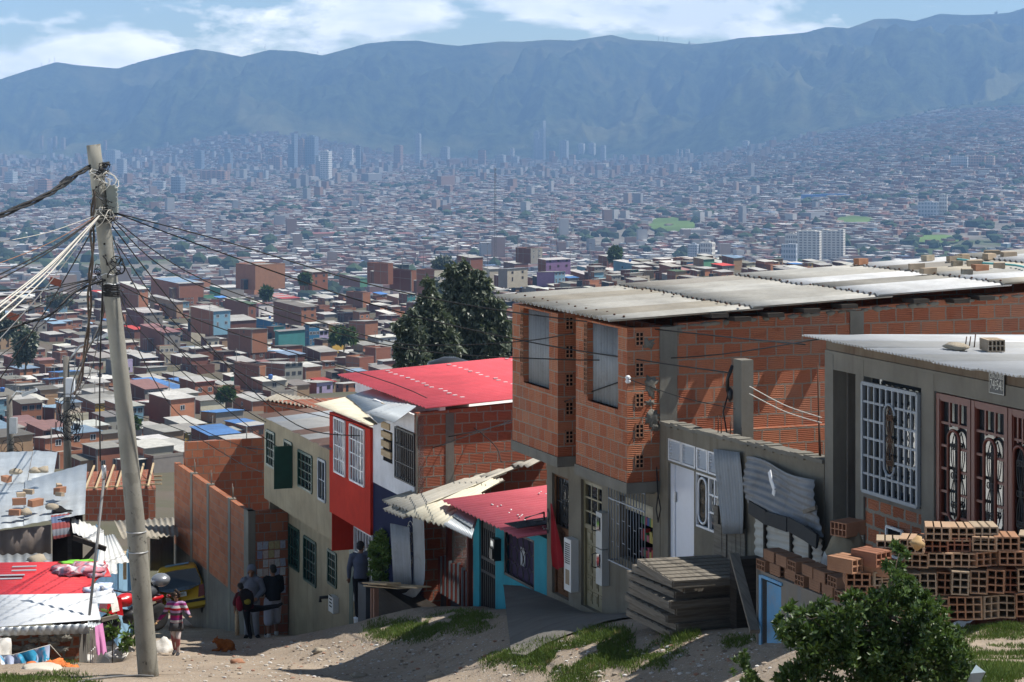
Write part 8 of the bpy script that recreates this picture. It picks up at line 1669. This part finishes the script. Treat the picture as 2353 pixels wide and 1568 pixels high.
w = g['wrL']; mb = MB(); mb.tube([w + Vector((.03, .02, .05)), w + Vector((.04, 0, -.25)), w + Vector((.05, -.02, -.56))], [.035, .05, .055], 10); single('wooden_bat', mb, WOOD_L, 'pale wooden bat hanging from the kicking child\'s hand', 'bat', OFF[t.name][0])
# girl striding toward the camera in a striped jumper
J = dict(STAND); J.update(elL=(-.33, .05, 1.16), wrL=(-.43, .26, 1.12), elR=(.32, -.02, 1.12), wrR=(.44, .16, .98), knL=(-.09, .16, .5), anL=(-.07, .08, .08), toL=(-.08, .25, .05), knR=(.09, -.02, .48), anR=(.08, -.2, .09), toR=(.09, -.04, .03), face=(-.25, 1, -.35))
g4 = gl_(405, 1484, 43.0); SW = [(.26, .03, .15), (.46, .44, .46), (.36, .015, .025), (.42, .26, .42), (.07, .07, .075), (.32, .015, .10), (.24, .02, .15), (.46, .44, .46), (.36, .015, .025), (.38, .23, .4)]
t, g, hp = person(g4, math.pi - .1, 'person in a red and white striped jumper and floral leggings walking uphill', J, .735, dict(top=stripes('jumper_stripes', SW[::-1], .047, 2, z0=.575), topname='jumper', bottom=printed('floral_legging', (.55, .48, .46), (.30, .10, .10), (.12, .12, .14)), legname='leggings', shoe=CLO('boot_dark', (.05, .05, .055)), boot=2.2, hair=plain('hair_brown', (.03, .02, .015), .8, 0, .4, 40, .5, .2), long=2.2, loose=1.02, loose_leg=.84), hairkind='bun')
mb = MB(); p = g['pelvis']; mb.tube([p + Vector((0, 0, -.02)), p + Vector((0, 0, -.10)), p + Vector((0, .01, -.19))], [.125, .14, .152], 16); mb.build('skirt', CLO('skirt_grey', (.07, .07, .075)), t)
w = g['wrR']; mb = MB(); mb.obox(Matrix.Translation(w + (g['wrR'] - g['elR']).normalized() * .13) @ Matrix.Rotation(.5, 4, 'Y'), (.1, .05, .03), .004); single('bread', mb, plain('bread_tan', (.55, .36, .17), .9), 'small piece of bread in the striped jumper girl\'s hand', 'bread', OFF[t.name][0])
# man on an upturned bucket reaching up the wall
bk = gl_(829, 1428, 47.0); mb = MB(); mb.lathe(bk, [(.135, -.03), (.135, .02), (.155, .29), (.162, .30)], 20); single('bucket', mb, IRON_W, 'white bucket under the man reaching up the wall', 'bucket')
J = dict(STAND); J.update(knL=(-.08, .02, .49), knR=(.08, .02, .49), anL=(-.07, -.02, .07), anR=(.07, -.02, .07), toL=(-.08, .12, .03), toR=(.08, .12, .03), shR=(.19, .03, 1.45), elR=(.33, .14, 1.64), wrR=(.42, .24, 1.86), elL=(-.26, -.02, 1.12), wrL=(-.27, .05, .88), face=(.35, 1, .1), head=(.0, .03, 1.58))
person(bk + Vector((0, 0, .30)), R(-2), 'person in a slate blue shirt standing on a bucket, reaching up the wall', J, .96, dict(top=CLO('shirt_slate', (.085, .10, .15)), topname='shirt', bottom=CLO('trousers_black', (.015, .015, .018)), shoe=CLO('shoe_black', (.02, .02, .022)), hair=plain('cap_dark', (.03, .03, .034), .9)))
# reddish dog curled on the road
dg = gl_(516, 1502, 44.5); DF = Frame(dg.x, dg.y, 0); t = thing('dog', 'shaggy reddish brown dog lying on the dirt road', 'dog', (0, 0, dg.z), DF); z = dg.z; mb = MB()
mb.blob((.04, 0, z + .12), .17, .11, .125, 3, .12, 3, 1); mb.blob((.12, -.03, z + .10), .1, .11, .11, 2, .1, 3, 2); mb.blob((-.07, 0, z + .15), .10, .095, .11, 2, .1, 3, 3); mb.tube([(-.09, 0, z + .17), (-.15, -.02, z + .21)], [.07, .06], 8); mb.blob((-.165, -.02, z + .225), .062, .055, .06, 2, .05); mb.tube([(-.19, -.025, z + .215), (-.245, -.04, z + .195)], [.035, .022], 8)
for q in (-1, 1): mb.blob((-.15, -.02 + q * .035, z + .285), .015, .02, .03, 1, 0); mb.tube([(-.08, q * .05 - .02, z + .06), (-.17, q * .05 - .05, z + .025), (-.25, q * .05 - .06, z + .022)], [.035, .028, .022], 7)
mb.tube([(.08, -.1, z + .05), (.0, -.13, z + .03), (-.05, -.14, z + .025)], [.05, .032, .025], 7); mb.tube([(.19, .0, z + .05), (.23, -.07, z + .03), (.18, -.14, z + .025)], [.03, .025, .014], 7)
fb = fuse(mb, .008, 2); FUR = plain('dog_fur', (.30, .095, .022), .9, 0, .35, 14, .7, .15, .012); fb.v = [tuple(Vector(v) + Vector((noise.noise(Vector(v) * 40), noise.noise(Vector(v) * 40 + Vector((9, 0, 0))), noise.noise(Vector(v) * 40 + Vector((0, 9, 0))))) * .009) for v in fb.v]; fb.build('body', FUR, t); mb = MB(); mb.blob((-.25, -.042, z + .20), .012, .012, .01, 1, 0); mb.build('nose', DARK, t)
# ---------------------------------------------------------------- leaves, grass, trees
def leaf_mesh(name, C, N, L, W, cols, mat, parent=None, frame=WORLD, loc=(0, 0, 0), rg=None, kind=None, fold=.25):
	"""Pointed leaves as bent kites: C centres, N directions of the midrib, L lengths, W widths."""
	rg = rg or np.random.default_rng(1); k = len(C); N = N / np.linalg.norm(N, axis=1, keepdims=True); R_ = rg.normal(size=(k, 3)); S = np.cross(N, R_); S /= np.linalg.norm(S, axis=1, keepdims=True) + 1e-9; U = np.cross(S, N)
	L = L[:, None]; W = W[:, None]; V = np.stack([C, C + N * L * .45 + S * W * .5 + U * W * fold, C + N * L, C + N * L * .45 - S * W * .5 + U * W * fold], 1) - np.array(loc)
	F_ = (np.arange(k)[:, None, None] * 4 + np.array([[0, 1, 2], [0, 2, 3]])[None]).reshape(-1, 3); me = D.meshes.new(name); me.vertices.add(k * 4); me.vertices.foreach_set('co', V.ravel()); me.loops.add(F_.size); me.loops.foreach_set('vertex_index', F_.ravel().astype(np.int32)); me.polygons.add(len(F_)); me.polygons.foreach_set('loop_start', (np.arange(len(F_)) * 3).astype(np.int32)); me.update(calc_edges=True)
	c = np.ones((k, 6, 4)); c[..., :3] = cols[:, None, :]; me.attributes.new('Col', 'FLOAT_COLOR', 'CORNER').data.foreach_set('color', c.ravel()); me.materials.append(mat); o = D.objects.new(name, me); COL.objects.link(o)
	if parent is not None: o.parent = parent
	else: o.matrix_world = Matrix.Translation(loc)
	if kind: o['kind'] = kind
	return o
def crown(blobs, n, rg, hole=.25):
	"""Leaf centres clustered on twigs through uneven lobes; blobs: (centre, rx, ry, rz)."""
	out = []; vol = np.array([b[1] * b[2] * b[3] for b in blobs]) ** .8; vol = vol / vol.sum()
	for (c, rx, ry, rz), f in zip(blobs, vol):
		m = int(n * f); nt = max(4, m // 26); d = rg.normal(size=(nt, 3)); d /= np.linalg.norm(d, axis=1, keepdims=True); r = rg.uniform(.35, 1, nt) ** .5; tw = d * r[:, None] * np.array([rx, ry, rz]) * (1 + rg.normal(0, .13, (nt, 1))) + np.array(c); i = rg.integers(0, nt, m); out.append(tw[i] + rg.normal(0, 1, (m, 3)) * min(rx, rz) * .10)
	return np.concatenate(out)
LF_EU = leafmat('eucalyptus_leaf', (.055, .07, .05), (.125, .145, .105), (.16, .155, .12), .4, .45, .5, .15); LF_SH = leafmat('shrub_leaf', (.028, .058, .014), (.07, .12, .024), (.10, .055, .03), 8, .45, .45, .25); LF_PL = leafmat('bright_leaf', (.07, .13, .025), (.14, .22, .05), None, 4, .45, .45, .3); BARK = plain('bark', (.13, .10, .075), .95, 0, .25, 4, .6, .1)
def tree(name, label, base, blobs, n, leaf, mat, rg, r0=.3, droop=-.7, group=None, cat='tree', tone=.5):
	t = thing(name, label, cat, base, group=group); mb = MB(); top_ = max(blobs, key=lambda b: b[0][2]); b = Vector(base)
	mb.tube([b - Vector((0, 0, .3)), b.lerp(Vector(top_[0]), .5) + Vector((r0, 0, 0)), Vector(top_[0])], [r0, r0 * .7, r0 * .2], 8)
	for c, rx, ry, rz in blobs: m = b.lerp(Vector(top_[0]), .35 + .4 * rg.random()); mb.tube([m, m.lerp(Vector(c), .6) + Vector((0, 0, -.1 * rz)), Vector(c)], [r0 * .45, r0 * .28, r0 * .1], 6)
	mb.build('trunk', BARK, t); C = crown(blobs, n, rg); k = len(C); N = rg.normal(size=(k, 3)) * .6; N[:, 2] += droop; L = rg.uniform(.7, 1.4, k) * leaf; leaf_mesh('crown', C, N, L, L * rg.uniform(.35, .55, k), np.clip(rg.normal(tone, .14, (k, 1)) * np.array([[1, 1, .9]]), .1, 1), mat, t, loc=base, rg=rg); return t
g7 = np.random.default_rng(7); Yt = 128.0
B = lambda u, v, ru, rv, Y=Yt: (tuple(P(u, v, Y)), ru / FPX * Y, ru / FPX * Y * .9, rv / FPX * Y)
tree('eucalyptus_tree', 'tallest dark eucalyptus behind the bright red roof', P(1075, 930, Yt), [B(1058, 612, 13, 26), B(1090, 640, 18, 26), B(1068, 652, 24, 26), B(1100, 678, 26, 26), B(1048, 690, 26, 30), B(1125, 718, 22, 28), B(1085, 715, 34, 28), B(1058, 745, 30, 30), B(1110, 758, 38, 28), B(1145, 770, 22, 30), B(1078, 790, 38, 30), B(1125, 810, 34, 30), B(1050, 815, 30, 34), B(1095, 838, 50, 26), B(1036, 640, 14, 26), B(1112, 652, 16, 22), B(1132, 700, 22, 26), B(1022, 725, 22, 30), B(1152, 745, 16, 24)], 24000, .42, LF_EU, g7, .32)
tree('eucalyptus_tree', 'middle dark eucalyptus with a narrow top behind the bright red roof', P(985, 940, Yt - 6), [B(984, 660, 10, 22, Yt - 6), B(990, 692, 20, 22, Yt - 6), B(972, 715, 18, 20, Yt - 6), B(1004, 730, 26, 26, Yt - 6), B(980, 760, 30, 26, Yt - 6), B(1020, 790, 34, 36, Yt - 6), B(985, 810, 34, 30, Yt - 6), B(1010, 840, 40, 26, Yt - 6)], 12000, .42, LF_EU, g7, .26)
tree('eucalyptus_tree', 'lowest eucalyptus, leftmost of the clump above the zinc awning', P(938, 940, Yt - 12), [B(946, 722, 14, 20, Yt - 12), B(932, 748, 20, 20, Yt - 12), B(955, 768, 22, 22, Yt - 12), B(930, 790, 22, 22, Yt - 12), B(945, 820, 36, 40, Yt - 12), B(965, 855, 42, 34, Yt - 12)], 9000, .34, LF_EU, g7, .22)
tree('eucalyptus_tree', 'eucalyptus half hidden by the brick house bay', P(1165, 940, Yt + 8), [B(1160, 790, 26, 40, Yt + 8), B(1150, 830, 36, 40, Yt + 8)], 5000, .36, LF_EU, g7, .2)
for i, (u, v, ru, rv, Y, lab) in enumerate(((58, 790, 20, 44, 420, 'lone dark tree among the houses on the left hillside'), (18, 748, 18, 26, 520, 'dark tree at the left edge among the houses'), (790, 772, 26, 16, 560, 'bushy tree by the yellow house front'), (1018, 612, 22, 22, 1080, 'rounded dark tree left of the tallest eucalyptus'), (1413, 583, 11, 12, 1150, 'small yellow green tree on the ridge'), (612, 672, 8, 10, 1000, 'small conifer beside the green gabled shed'), (137, 690, 26, 10, 900, 'dark tree clump at the hillside edge behind the pole'), (925, 905, 0, 0, 0, ''), (300, 972, 14, 9, 360, 'green bush between roofs right of the slim pole'), (1003, 668, 10, 20, 900, 'dark young tree between ridge houses'), (520, 905, 14, 10, 500, 'small green tree in the middle hillside'), (700, 640, 10, 8, 1050, 'low tree beside the green roof'))):
	if ru: p = P(u, v, Y); k = Y / FPX; tree('hillside_tree', lab, (p.x, p.y, p.z - rv * k - 2), [((p.x, p.y, p.z + rv * k * .2), ru * k, ru * k, rv * k * .8), ((p.x - ru * k * .4, p.y, p.z - rv * k * .4), ru * k * .7, ru * k * .7, rv * k * .6), ((p.x + ru * k * .45, p.y, p.z - rv * k * .3), ru * k * .6, ru * k * .6, rv * k * .6)], 1500, .012 * Y ** .75, LF_EU if 'dark' in lab else LF_SH, g7, .2, -.2)
# clipped bush beside the man
b0 = S_(868, 1345, -.5); BW = ST.w(b0); bb = lambda u, v, ru, rv: (tuple(ST.w(S_(u, v, -.55))), ru / FPX * 46, ru / FPX * 46, rv / FPX * 46)
tree('bush', 'rounded bright green bush between the man and the upright zinc sheet', tuple(ST.w(S_(872, 1372, -.55))), [bb(884, 1232, 13, 14), bb(864, 1262, 15, 18), bb(889, 1272, 15, 26), bb(878, 1248, 16, 24), bb(872, 1285, 24, 34), bb(882, 1315, 22, 30), bb(864, 1310, 16, 26)], 4200, .085, LF_PL, g7, .03, .3, cat='bush')
# the shrub close to the camera
Yb = 12.0; bs = lambda u, v, ru, rv, Y=Yb: (tuple(P(u, v, Y)), ru / FPX * Y, .22, rv / FPX * Y)
t = tree('shrub', 'leafy green shrub with reddish tips in front of the brick pile', tuple(P(1960, 1660, Yb)), [bs(2066, 1272, 9, 20), bs(2056, 1310, 20, 26), bs(2078, 1350, 34, 28), bs(2100, 1385, 46, 30), bs(2030, 1385, 34, 30), bs(1830, 1400, 18, 16), bs(1800, 1440, 22, 22), bs(1965, 1392, 30, 26), bs(1900, 1425, 40, 34), bs(2120, 1420, 46, 34), bs(1990, 1450, 70, 46), bs(1850, 1465, 50, 40), bs(2080, 1480, 80, 50), bs(1930, 1530, 100, 60), bs(2170, 1500, 50, 40), bs(2080, 1560, 110, 60), bs(1830, 1560, 50, 40), bs(2210, 1560, 50, 40), bs(2010, 1500, 110, 50), bs(2150, 1450, 50, 40), bs(1900, 1480, 60, 40)], 23000, .036, LF_SH, g7, .012, .25, cat='bush', tone=.55)
tree('shrub', 'small leafy sprig alone at the bottom beside the larger shrub', tuple(P(1715, 1640, Yb)), [bs(1712, 1515, 10, 16), bs(1705, 1545, 24, 20), bs(1722, 1570, 22, 24)], 700, .03, LF_SH, g7, .006, .3, cat='bush')
for i, (u, v, Y, ru, rv, lab) in enumerate(((258, 1440, 43.5, 14, 50, 'thin leafy weed growing by the shack corner'), (290, 1468, 44, 20, 34, 'broad leaved plant under the motorbike'), (315, 1445, 44.2, 14, 34, 'leafy stems just left of the concrete pole'))): p = P(u, v + rv, Y); k = Y / FPX; tree('weed', lab, tuple(p), [(tuple(P(u, v - rv * .3, Y)), ru * k, ru * k, rv * k * .5), (tuple(P(u + 5, v + rv * .4, Y)), ru * k * 1.2, ru * k, rv * k * .4)], 110, .13, LF_PL, g7, .012, -.1, cat='plant')
# grass
def grass(name, zones, n, hgt, rg, wid=.012):
	X, Yg, Hh = [], [], []
	for (u, v, ru, rv, w, hf) in zones:
		m = int(n * w); a = rg.uniform(0, 2 * math.pi, m); r = np.sqrt(rg.uniform(0, 1, m)); uu, vv = u + ru * r * np.cos(a), v + rv * r * np.sin(a); cs = {}
		for x, y in zip(uu, vv):
			key = (round(x / 9), round(y / 4));
			if key not in cs: cs[key] = gpt(key[0] * 9, key[1] * 4)
			p = cs[key]; sp = 14 * p.y / FPX; X.append(p.x + rg.uniform(-sp, sp)); Yg.append(p.y + rg.uniform(-.5, .5)); Hh.append(hf * (1 - .5 * r.mean()))
	X, Yg, Hh = map(np.array, (X, Yg, Hh)); cl = np.array([noise.noise(Vector((a * 1.1, b * .7, 0))) for a, b in zip(X, Yg)]); noise_at = np.array([noise.noise(Vector((a * 5, b * 2.4, 7))) for a, b in zip(X, Yg)]); k_ = cl + .5 * noise_at > np.where(Hh > .53, -.3, .0); X, Yg, Hh, cl = X[k_], Yg[k_], Hh[k_], cl[k_]
	Zg = np.array([terrain(a, b) for a, b in zip(X, Yg)]); k = len(X); C = np.stack([X, Yg, Zg - .01], 1); N = rg.normal(size=(k, 3)) * .45; N[:, 2] = 1; L = rg.uniform(.5, 1.3, k) * hgt * Hh * (1 + .7 * cl); dry = rg.random((k, 1)) < .28
	col = np.where(dry, np.array([[.62, .56, .36]]), np.array([[.42, .55, .25]])) * rg.uniform(.7, 1.25, (k, 1)); leaf_mesh(name, C, N, L, np.full(k, wid) * rg.uniform(.6, 1.4, k), np.clip(col, 0, 1), LF_G, rg=rg, kind='stuff', fold=.1)
LF_G = leafmat('grass_blade', (.065, .098, .022), (.11, .15, .04), (.24, .2, .09), .9, .6, .3, .3); g8 = np.random.default_rng(8)
grass('grass', [(70, 1572, 150, 22, .17, 1), (930, 1452, 90, 20, .12, 1.1), (1060, 1430, 80, 22, .1, .9), (1290, 1512, 130, 26, .2, 1.1), (1390, 1475, 60, 26, .08, 1.2), (1440, 1520, 26, 12, .03, .8), (1500, 1518, 30, 8, .03, .7), (1700, 1480, 40, 8, .02, .7), (1320, 1562, 60, 10, .04, .8), (1170, 1520, 60, 14, .06, .7), (1560, 1462, 36, 10, .03, 1.4), (1530, 1495, 40, 8, .02, .6), (140, 1518, 40, 16, .02, 1.2)], 46000, .11, g8)
grass('bank_grass', [(2260, 1500, 130, 70, .5, 1), (2290, 1420, 80, 30, .25, .9), (2200, 1570, 160, 30, .25, 1.2)], 34000, .085, g8, .007)
# ---------------------------------------------------------------- pallets, brick pile, verge litter
pb = -6.95; proto = None
PL = ['bottom pallet of the stack', 'second pallet from the bottom of the stack', 'third pallet from the bottom of the stack', 'fourth pallet up, midway in the stack', 'fifth pallet up, just over the middle of the stack', 'sixth pallet up in the stack', 'seventh pallet up, shifted toward the street', 'top pallet of the stack, lit by the sun']
for i in range(8):
	o = Vector((5.02 + (.0, .05, -.04, .02, .07, -.02, .10, .24)[i], -1.6 + (.0, .02, 0, .03, .01, .02, .05, .06)[i], pb + i * .105))
	if proto is None:
		t = thing('pallet', '', 'pallet', o, ST, 'pallets stacked before the plaster house')
		for k in range(3): mb = MB(); y = .05 + k * .56; mb.box(o + Vector((.01, y - .03, .018)), o + Vector((1.45, y + .03, .082))); mb.build('stringer', WOOD_G, t)
		for z in (0, .083):
			mb = MB()
			for k in range(7 if z else 4): x = k * 1.36 / (6 if z else 3); mb.obox(Matrix.Translation(o + Vector((x + .05, .61, z + .009))), (.17, 1.24, .018), .003)
			mb.build('deck', WOOD_G, t)
		mb = MB(); mb.obox(Matrix.Translation(o + Vector((1.478, .61, .05))), (.024, 1.24, .078), .003); mb.build('side_board', WOOD_G, t)
		for y in (-.012, 1.235): mb = MB(); mb.obox(Matrix.Translation(o + Vector((.73, y, .05))), (1.46, .024, .085), .003); mb.build('side_board', WOOD_G, t)
		proto = t
	else: t = copy_tree(proto); t.matrix_world = ST.M @ Matrix.Translation(o) @ Matrix.Rotation((0, .03, -.035, .02, -.04, .03, .06, -.1)[i], 4, 'Z')
	t['label'] = PL[i] + ' before the plastered yard wall'
mb = MB(); mb.beam(S_(1735, 1452, -1.75), S_(1687, 1275, -1.2), .12, .05); single('timber', mb, WOOD_G, 'long grey timber leaning beside the pallets and the blue door', 'timber', ST)
mb = MB(); mb.box(tuple(S_(1692, 1450, -.9)), tuple(S_(1738, 1276, -.5))); single('dark_crate', mb, WOOD_K, 'dark upright board box behind the leaning timber', 'crate', ST)
lw = thing('low_wall', 'low plastered wall with a small blue door below stacked bricks', 'wall', (10, -1.6, -6.4), ST); w0, w1 = fx(1738, -1.6), fx(1958, -1.6); ztop = fz(1745, 1310, -1.6); d0, d1 = fx(1752, -1.6), fx(1795, -1.6)
panel(MB(), FP(-1.6), w0, w1, -6.9, ztop, [(d0, d1, -6.9, fz(1770, 1335, -1.6))], .1).build('wall', plaster('blue_stained', (.22, .2, .17), (.12, .2, .3), .45), lw); mb = MB(); slab(SP(w0 + .12), -1.6, -.4, -6.9, ztop, .0, .1, mb); mb.build('end_wall', CONC_D, lw)
BLD = plain('blue_door_paint', (.13, .33, .55), .7, 0, .2, 6, .2, .2, .01, (.3, .25, .2), .4); mb = MB(); slab(FP(-1.6), d0 + .06, d1 - .02, -6.9, fz(1770, 1342, -1.6), .03, .06, mb); d = mb.build('door', BLD, lw); mb = MB(); slab(FP(-1.6), d0 - .06, d0, -6.9, fz(1770, 1330, -1.6), -.02, .08, mb); slab(FP(-1.6), d0, d1 + .04, fz(1770, 1335, -1.6), fz(1770, 1328, -1.6), -.02, .08, mb); mb.build('frame', BLD, d)
n_ = 0
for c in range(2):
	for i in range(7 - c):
		x = w0 + .15 + i * (w1 - w0 - .1) / 7 + .14 * c; hollow_brick('wall_brick', f"{('upper', 'lower')[1 - c]} course brick on the low wall, {OD[i]} from the blue door's end", Matrix.Translation((x, -1.47 + rng.uniform(-.02, .02), ztop + .075 + c * .135)) @ Matrix.Rotation(math.pi / 2 * (1 if (i + c) % 3 else 0) + rng.uniform(-.05, .05), 4, 'Z'), plain('wall_brick_shaded', (.25, .145, .095), .92, 0, .22, 14, .3, .12), (2, 3), .27, .2, .12, 'loose bricks on the low wall')  # shadow on these bricks is put into a darker clay colour
# the pile of hollow bricks at the right
CB = [plain('brick_a', (.33, .18, .11), .92, 0, .22, 14, .3, .12), plain('brick_b', (.40, .27, .18), .92, 0, .2, 14, .3, .12), plain('brick_c', (.27, .125, .08), .92, 0, .25, 14, .3, .12), plain('brick_d', (.36, .28, .2), .92, 0, .2, 14, .3, .12)]
Yp = 21.3; kp = Yp / FPX; course = ['lowest', 'second', 'third', 'fourth', 'fifth', 'topmost']
def pbrick(u, v, up, ci, ii, rot=0.0, dy=0.0):
	p = P(u, v, Yp + dy); M = Matrix.Translation(p) @ Matrix.Rotation(-.16 + rot, 4, 'Z')
	if up: M = M @ Matrix.Rotation(rng.uniform(-.04, .04), 4, 'Y'); w_, h_, ce = .155, .215, (3, 2)
	else: w_, h_, ce = .225, .125, (2, 3)
	hollow_brick('hollow_brick', f"brick in the {course[ci]} course of the pile by the doors, {OD[ii]} from its shrub end", M @ Matrix.Translation((0, .15, 0)), CB[rng.randrange(4)], ce, .31, w_, h_, 'hollow bricks in the pile', WORLD)
rows = [(1402, True, 2125, 7, 38), (1345, True, 2095, 8, 38), (1290, False, 2105, 6, 55), (1258, False, 2040, 7, 55), (1228, False, 2155, 3, 55)]
for ci, (v, up, u0, n_, du) in enumerate(rows):
	for ii in range(n_): pbrick(u0 + ii * du + rng.uniform(-3, 3), v - ii * (1.6 if ci < 4 else .5) + rng.uniform(-1, 1), up, ci, ii, rng.uniform(-.16, .16) + (.6 if rng.random() < .14 else 0), rng.uniform(-.06, .1))
for ii, (u, v, up, rot) in enumerate(((1975, 1300, False, .9), (1972, 1333, False, .1), (1984, 1362, False, .2), (2030, 1285, False, .9), (2062, 1308, False, 1.2), (2035, 1330, False, .4), (2040, 1362, True, .1))): pbrick(u, v, up, 5, 0, rot, -.1); o = D.objects[[x.name for x in COL.objects if x.name.startswith('hollow_brick')][-1]]; o['label'] = ['single brick at the shrub end of the pile, topmost of its small stack', 'end brick second from the top of the small stack by the shrub', 'lowest brick of the small stack at the shrub end', 'turned brick lying behind the small stack by the shrub', 'slanting ribbed brick just above the shrub tip', 'brick half hidden by the shrub under the slanting one', 'upright brick hidden behind the shrub, under the others'][ii]
mb = MB(); p = P(2108, 1248, 21); mb.blob(p, .07, .06, .06, 2, .8, 3, 4); single('loose_rubble', mb, plain('tan_lump', (.42, .28, .14), .95), 'tan lump of clay on top of the brick pile', 'lump')
mb = MB(); pts = []
for i in range(22):
	u = 2190 + i * 9; p = gpt(u, 1452 - i * 2.6); wdt = .07 + .05 * math.sin(i * .9)
	pts += [p + Vector((0, .12, .05 + .02 * math.sin(i))), p + Vector((0, -wdt, .03 + .05 * abs(math.sin(i * 1.7))))]
mb.add(pts, [(2 * i, 2 * i + 1, 2 * i + 3, 2 * i + 2) for i in range(21)], smooth=True); single('plastic_sheeting', mb, SACK, 'twisted white plastic sheeting lying on the grass bank at the right', 'plastic sheet')
mb = MB(); a = P(2243, 1528, 11.6); mb.add([tuple(a), tuple(P(2265, 1545, 11.5)), tuple(P(2240, 1590, 11.5)), tuple(P(2215, 1590, 11.8)), tuple(P(2230, 1548, 11.4))], [(0, 1, 4), (1, 2, 4), (2, 3, 4), (3, 0, 4)]); single('plastic_bag', mb, plain('bag_pale', (.2, .25, .27), .45, 0, .1, 9, .2, .4), 'pale plastic bag sticking up from the grass at the bottom', 'bag')
p = gpt(2130, 1447); mb = MB(); mb.obox(Matrix.Translation(p + Vector((0, 0, .06))) @ Matrix.Rotation(.3, 4, 'Z'), (.26, .3, .12), .01); single('concrete_block', mb, CONC_D, 'grey block lying in the grass below the brick pile', 'block')
# stones and scraps scattered over the road: nobody could count them
mb = MB(); rs = random.Random(11)
for i in range(1500):
	u = rs.uniform(360, 1750); v = rs.uniform(1470, 1566)
	if i % 4 == 0: u = rs.uniform(380, 1000)
	p = gpt(round(u / 12) * 12, round(v / 6) * 6); x, y = p.x + rs.uniform(-.12, .12), p.y + rs.uniform(-.5, .5); s_ = rs.choice((.008, .011, .014, .018, .03)) * rs.uniform(.7, 1.2); mb.blob((x, y, terrain(x, y) + s_ * .3), s_ * 1.3, s_, s_ * .6, 1, .5, 2, i % 40, smooth=False, col=rs.choice([(.5, .46, .41), (.3, .25, .2), (.52, .48, .43), (.2, .16, .13), (.36, .21, .15), (.6, .58, .56)]))
tag(mb.build('gravel', attr('gravel_mix', .95, .1, .2, 9)), kind='stuff')
for i, (u, v, lab) in enumerate(((1000, 1560, 'dark flat stone at the bottom of the dirt road'), (825, 1558, 'grey angular stone in the middle of the dirt road'), (545, 1525, 'reddish flat tile scrap on the dirt road'), (735, 1500, 'pale stone beside the shadow edge on the road'))): p = gpt(u, v); mb = MB(); mb.blob((p.x, p.y, p.z + .03), .14, .09, .06, 2, .6, 2, i); single('road_stone', mb, STONE if i != 2 else CLAY, lab, 'stone')
mb = MB(); mb.tube([gpt(u, v) + Vector((0, 0, .04)) for u, v in ((180, 1574), (215, 1566), (260, 1561), (320, 1558), (352, 1560))], .018, 6); single('ground_cable', mb, CABLE_G, 'grey hose running through the grass to the concrete pole', 'hose')
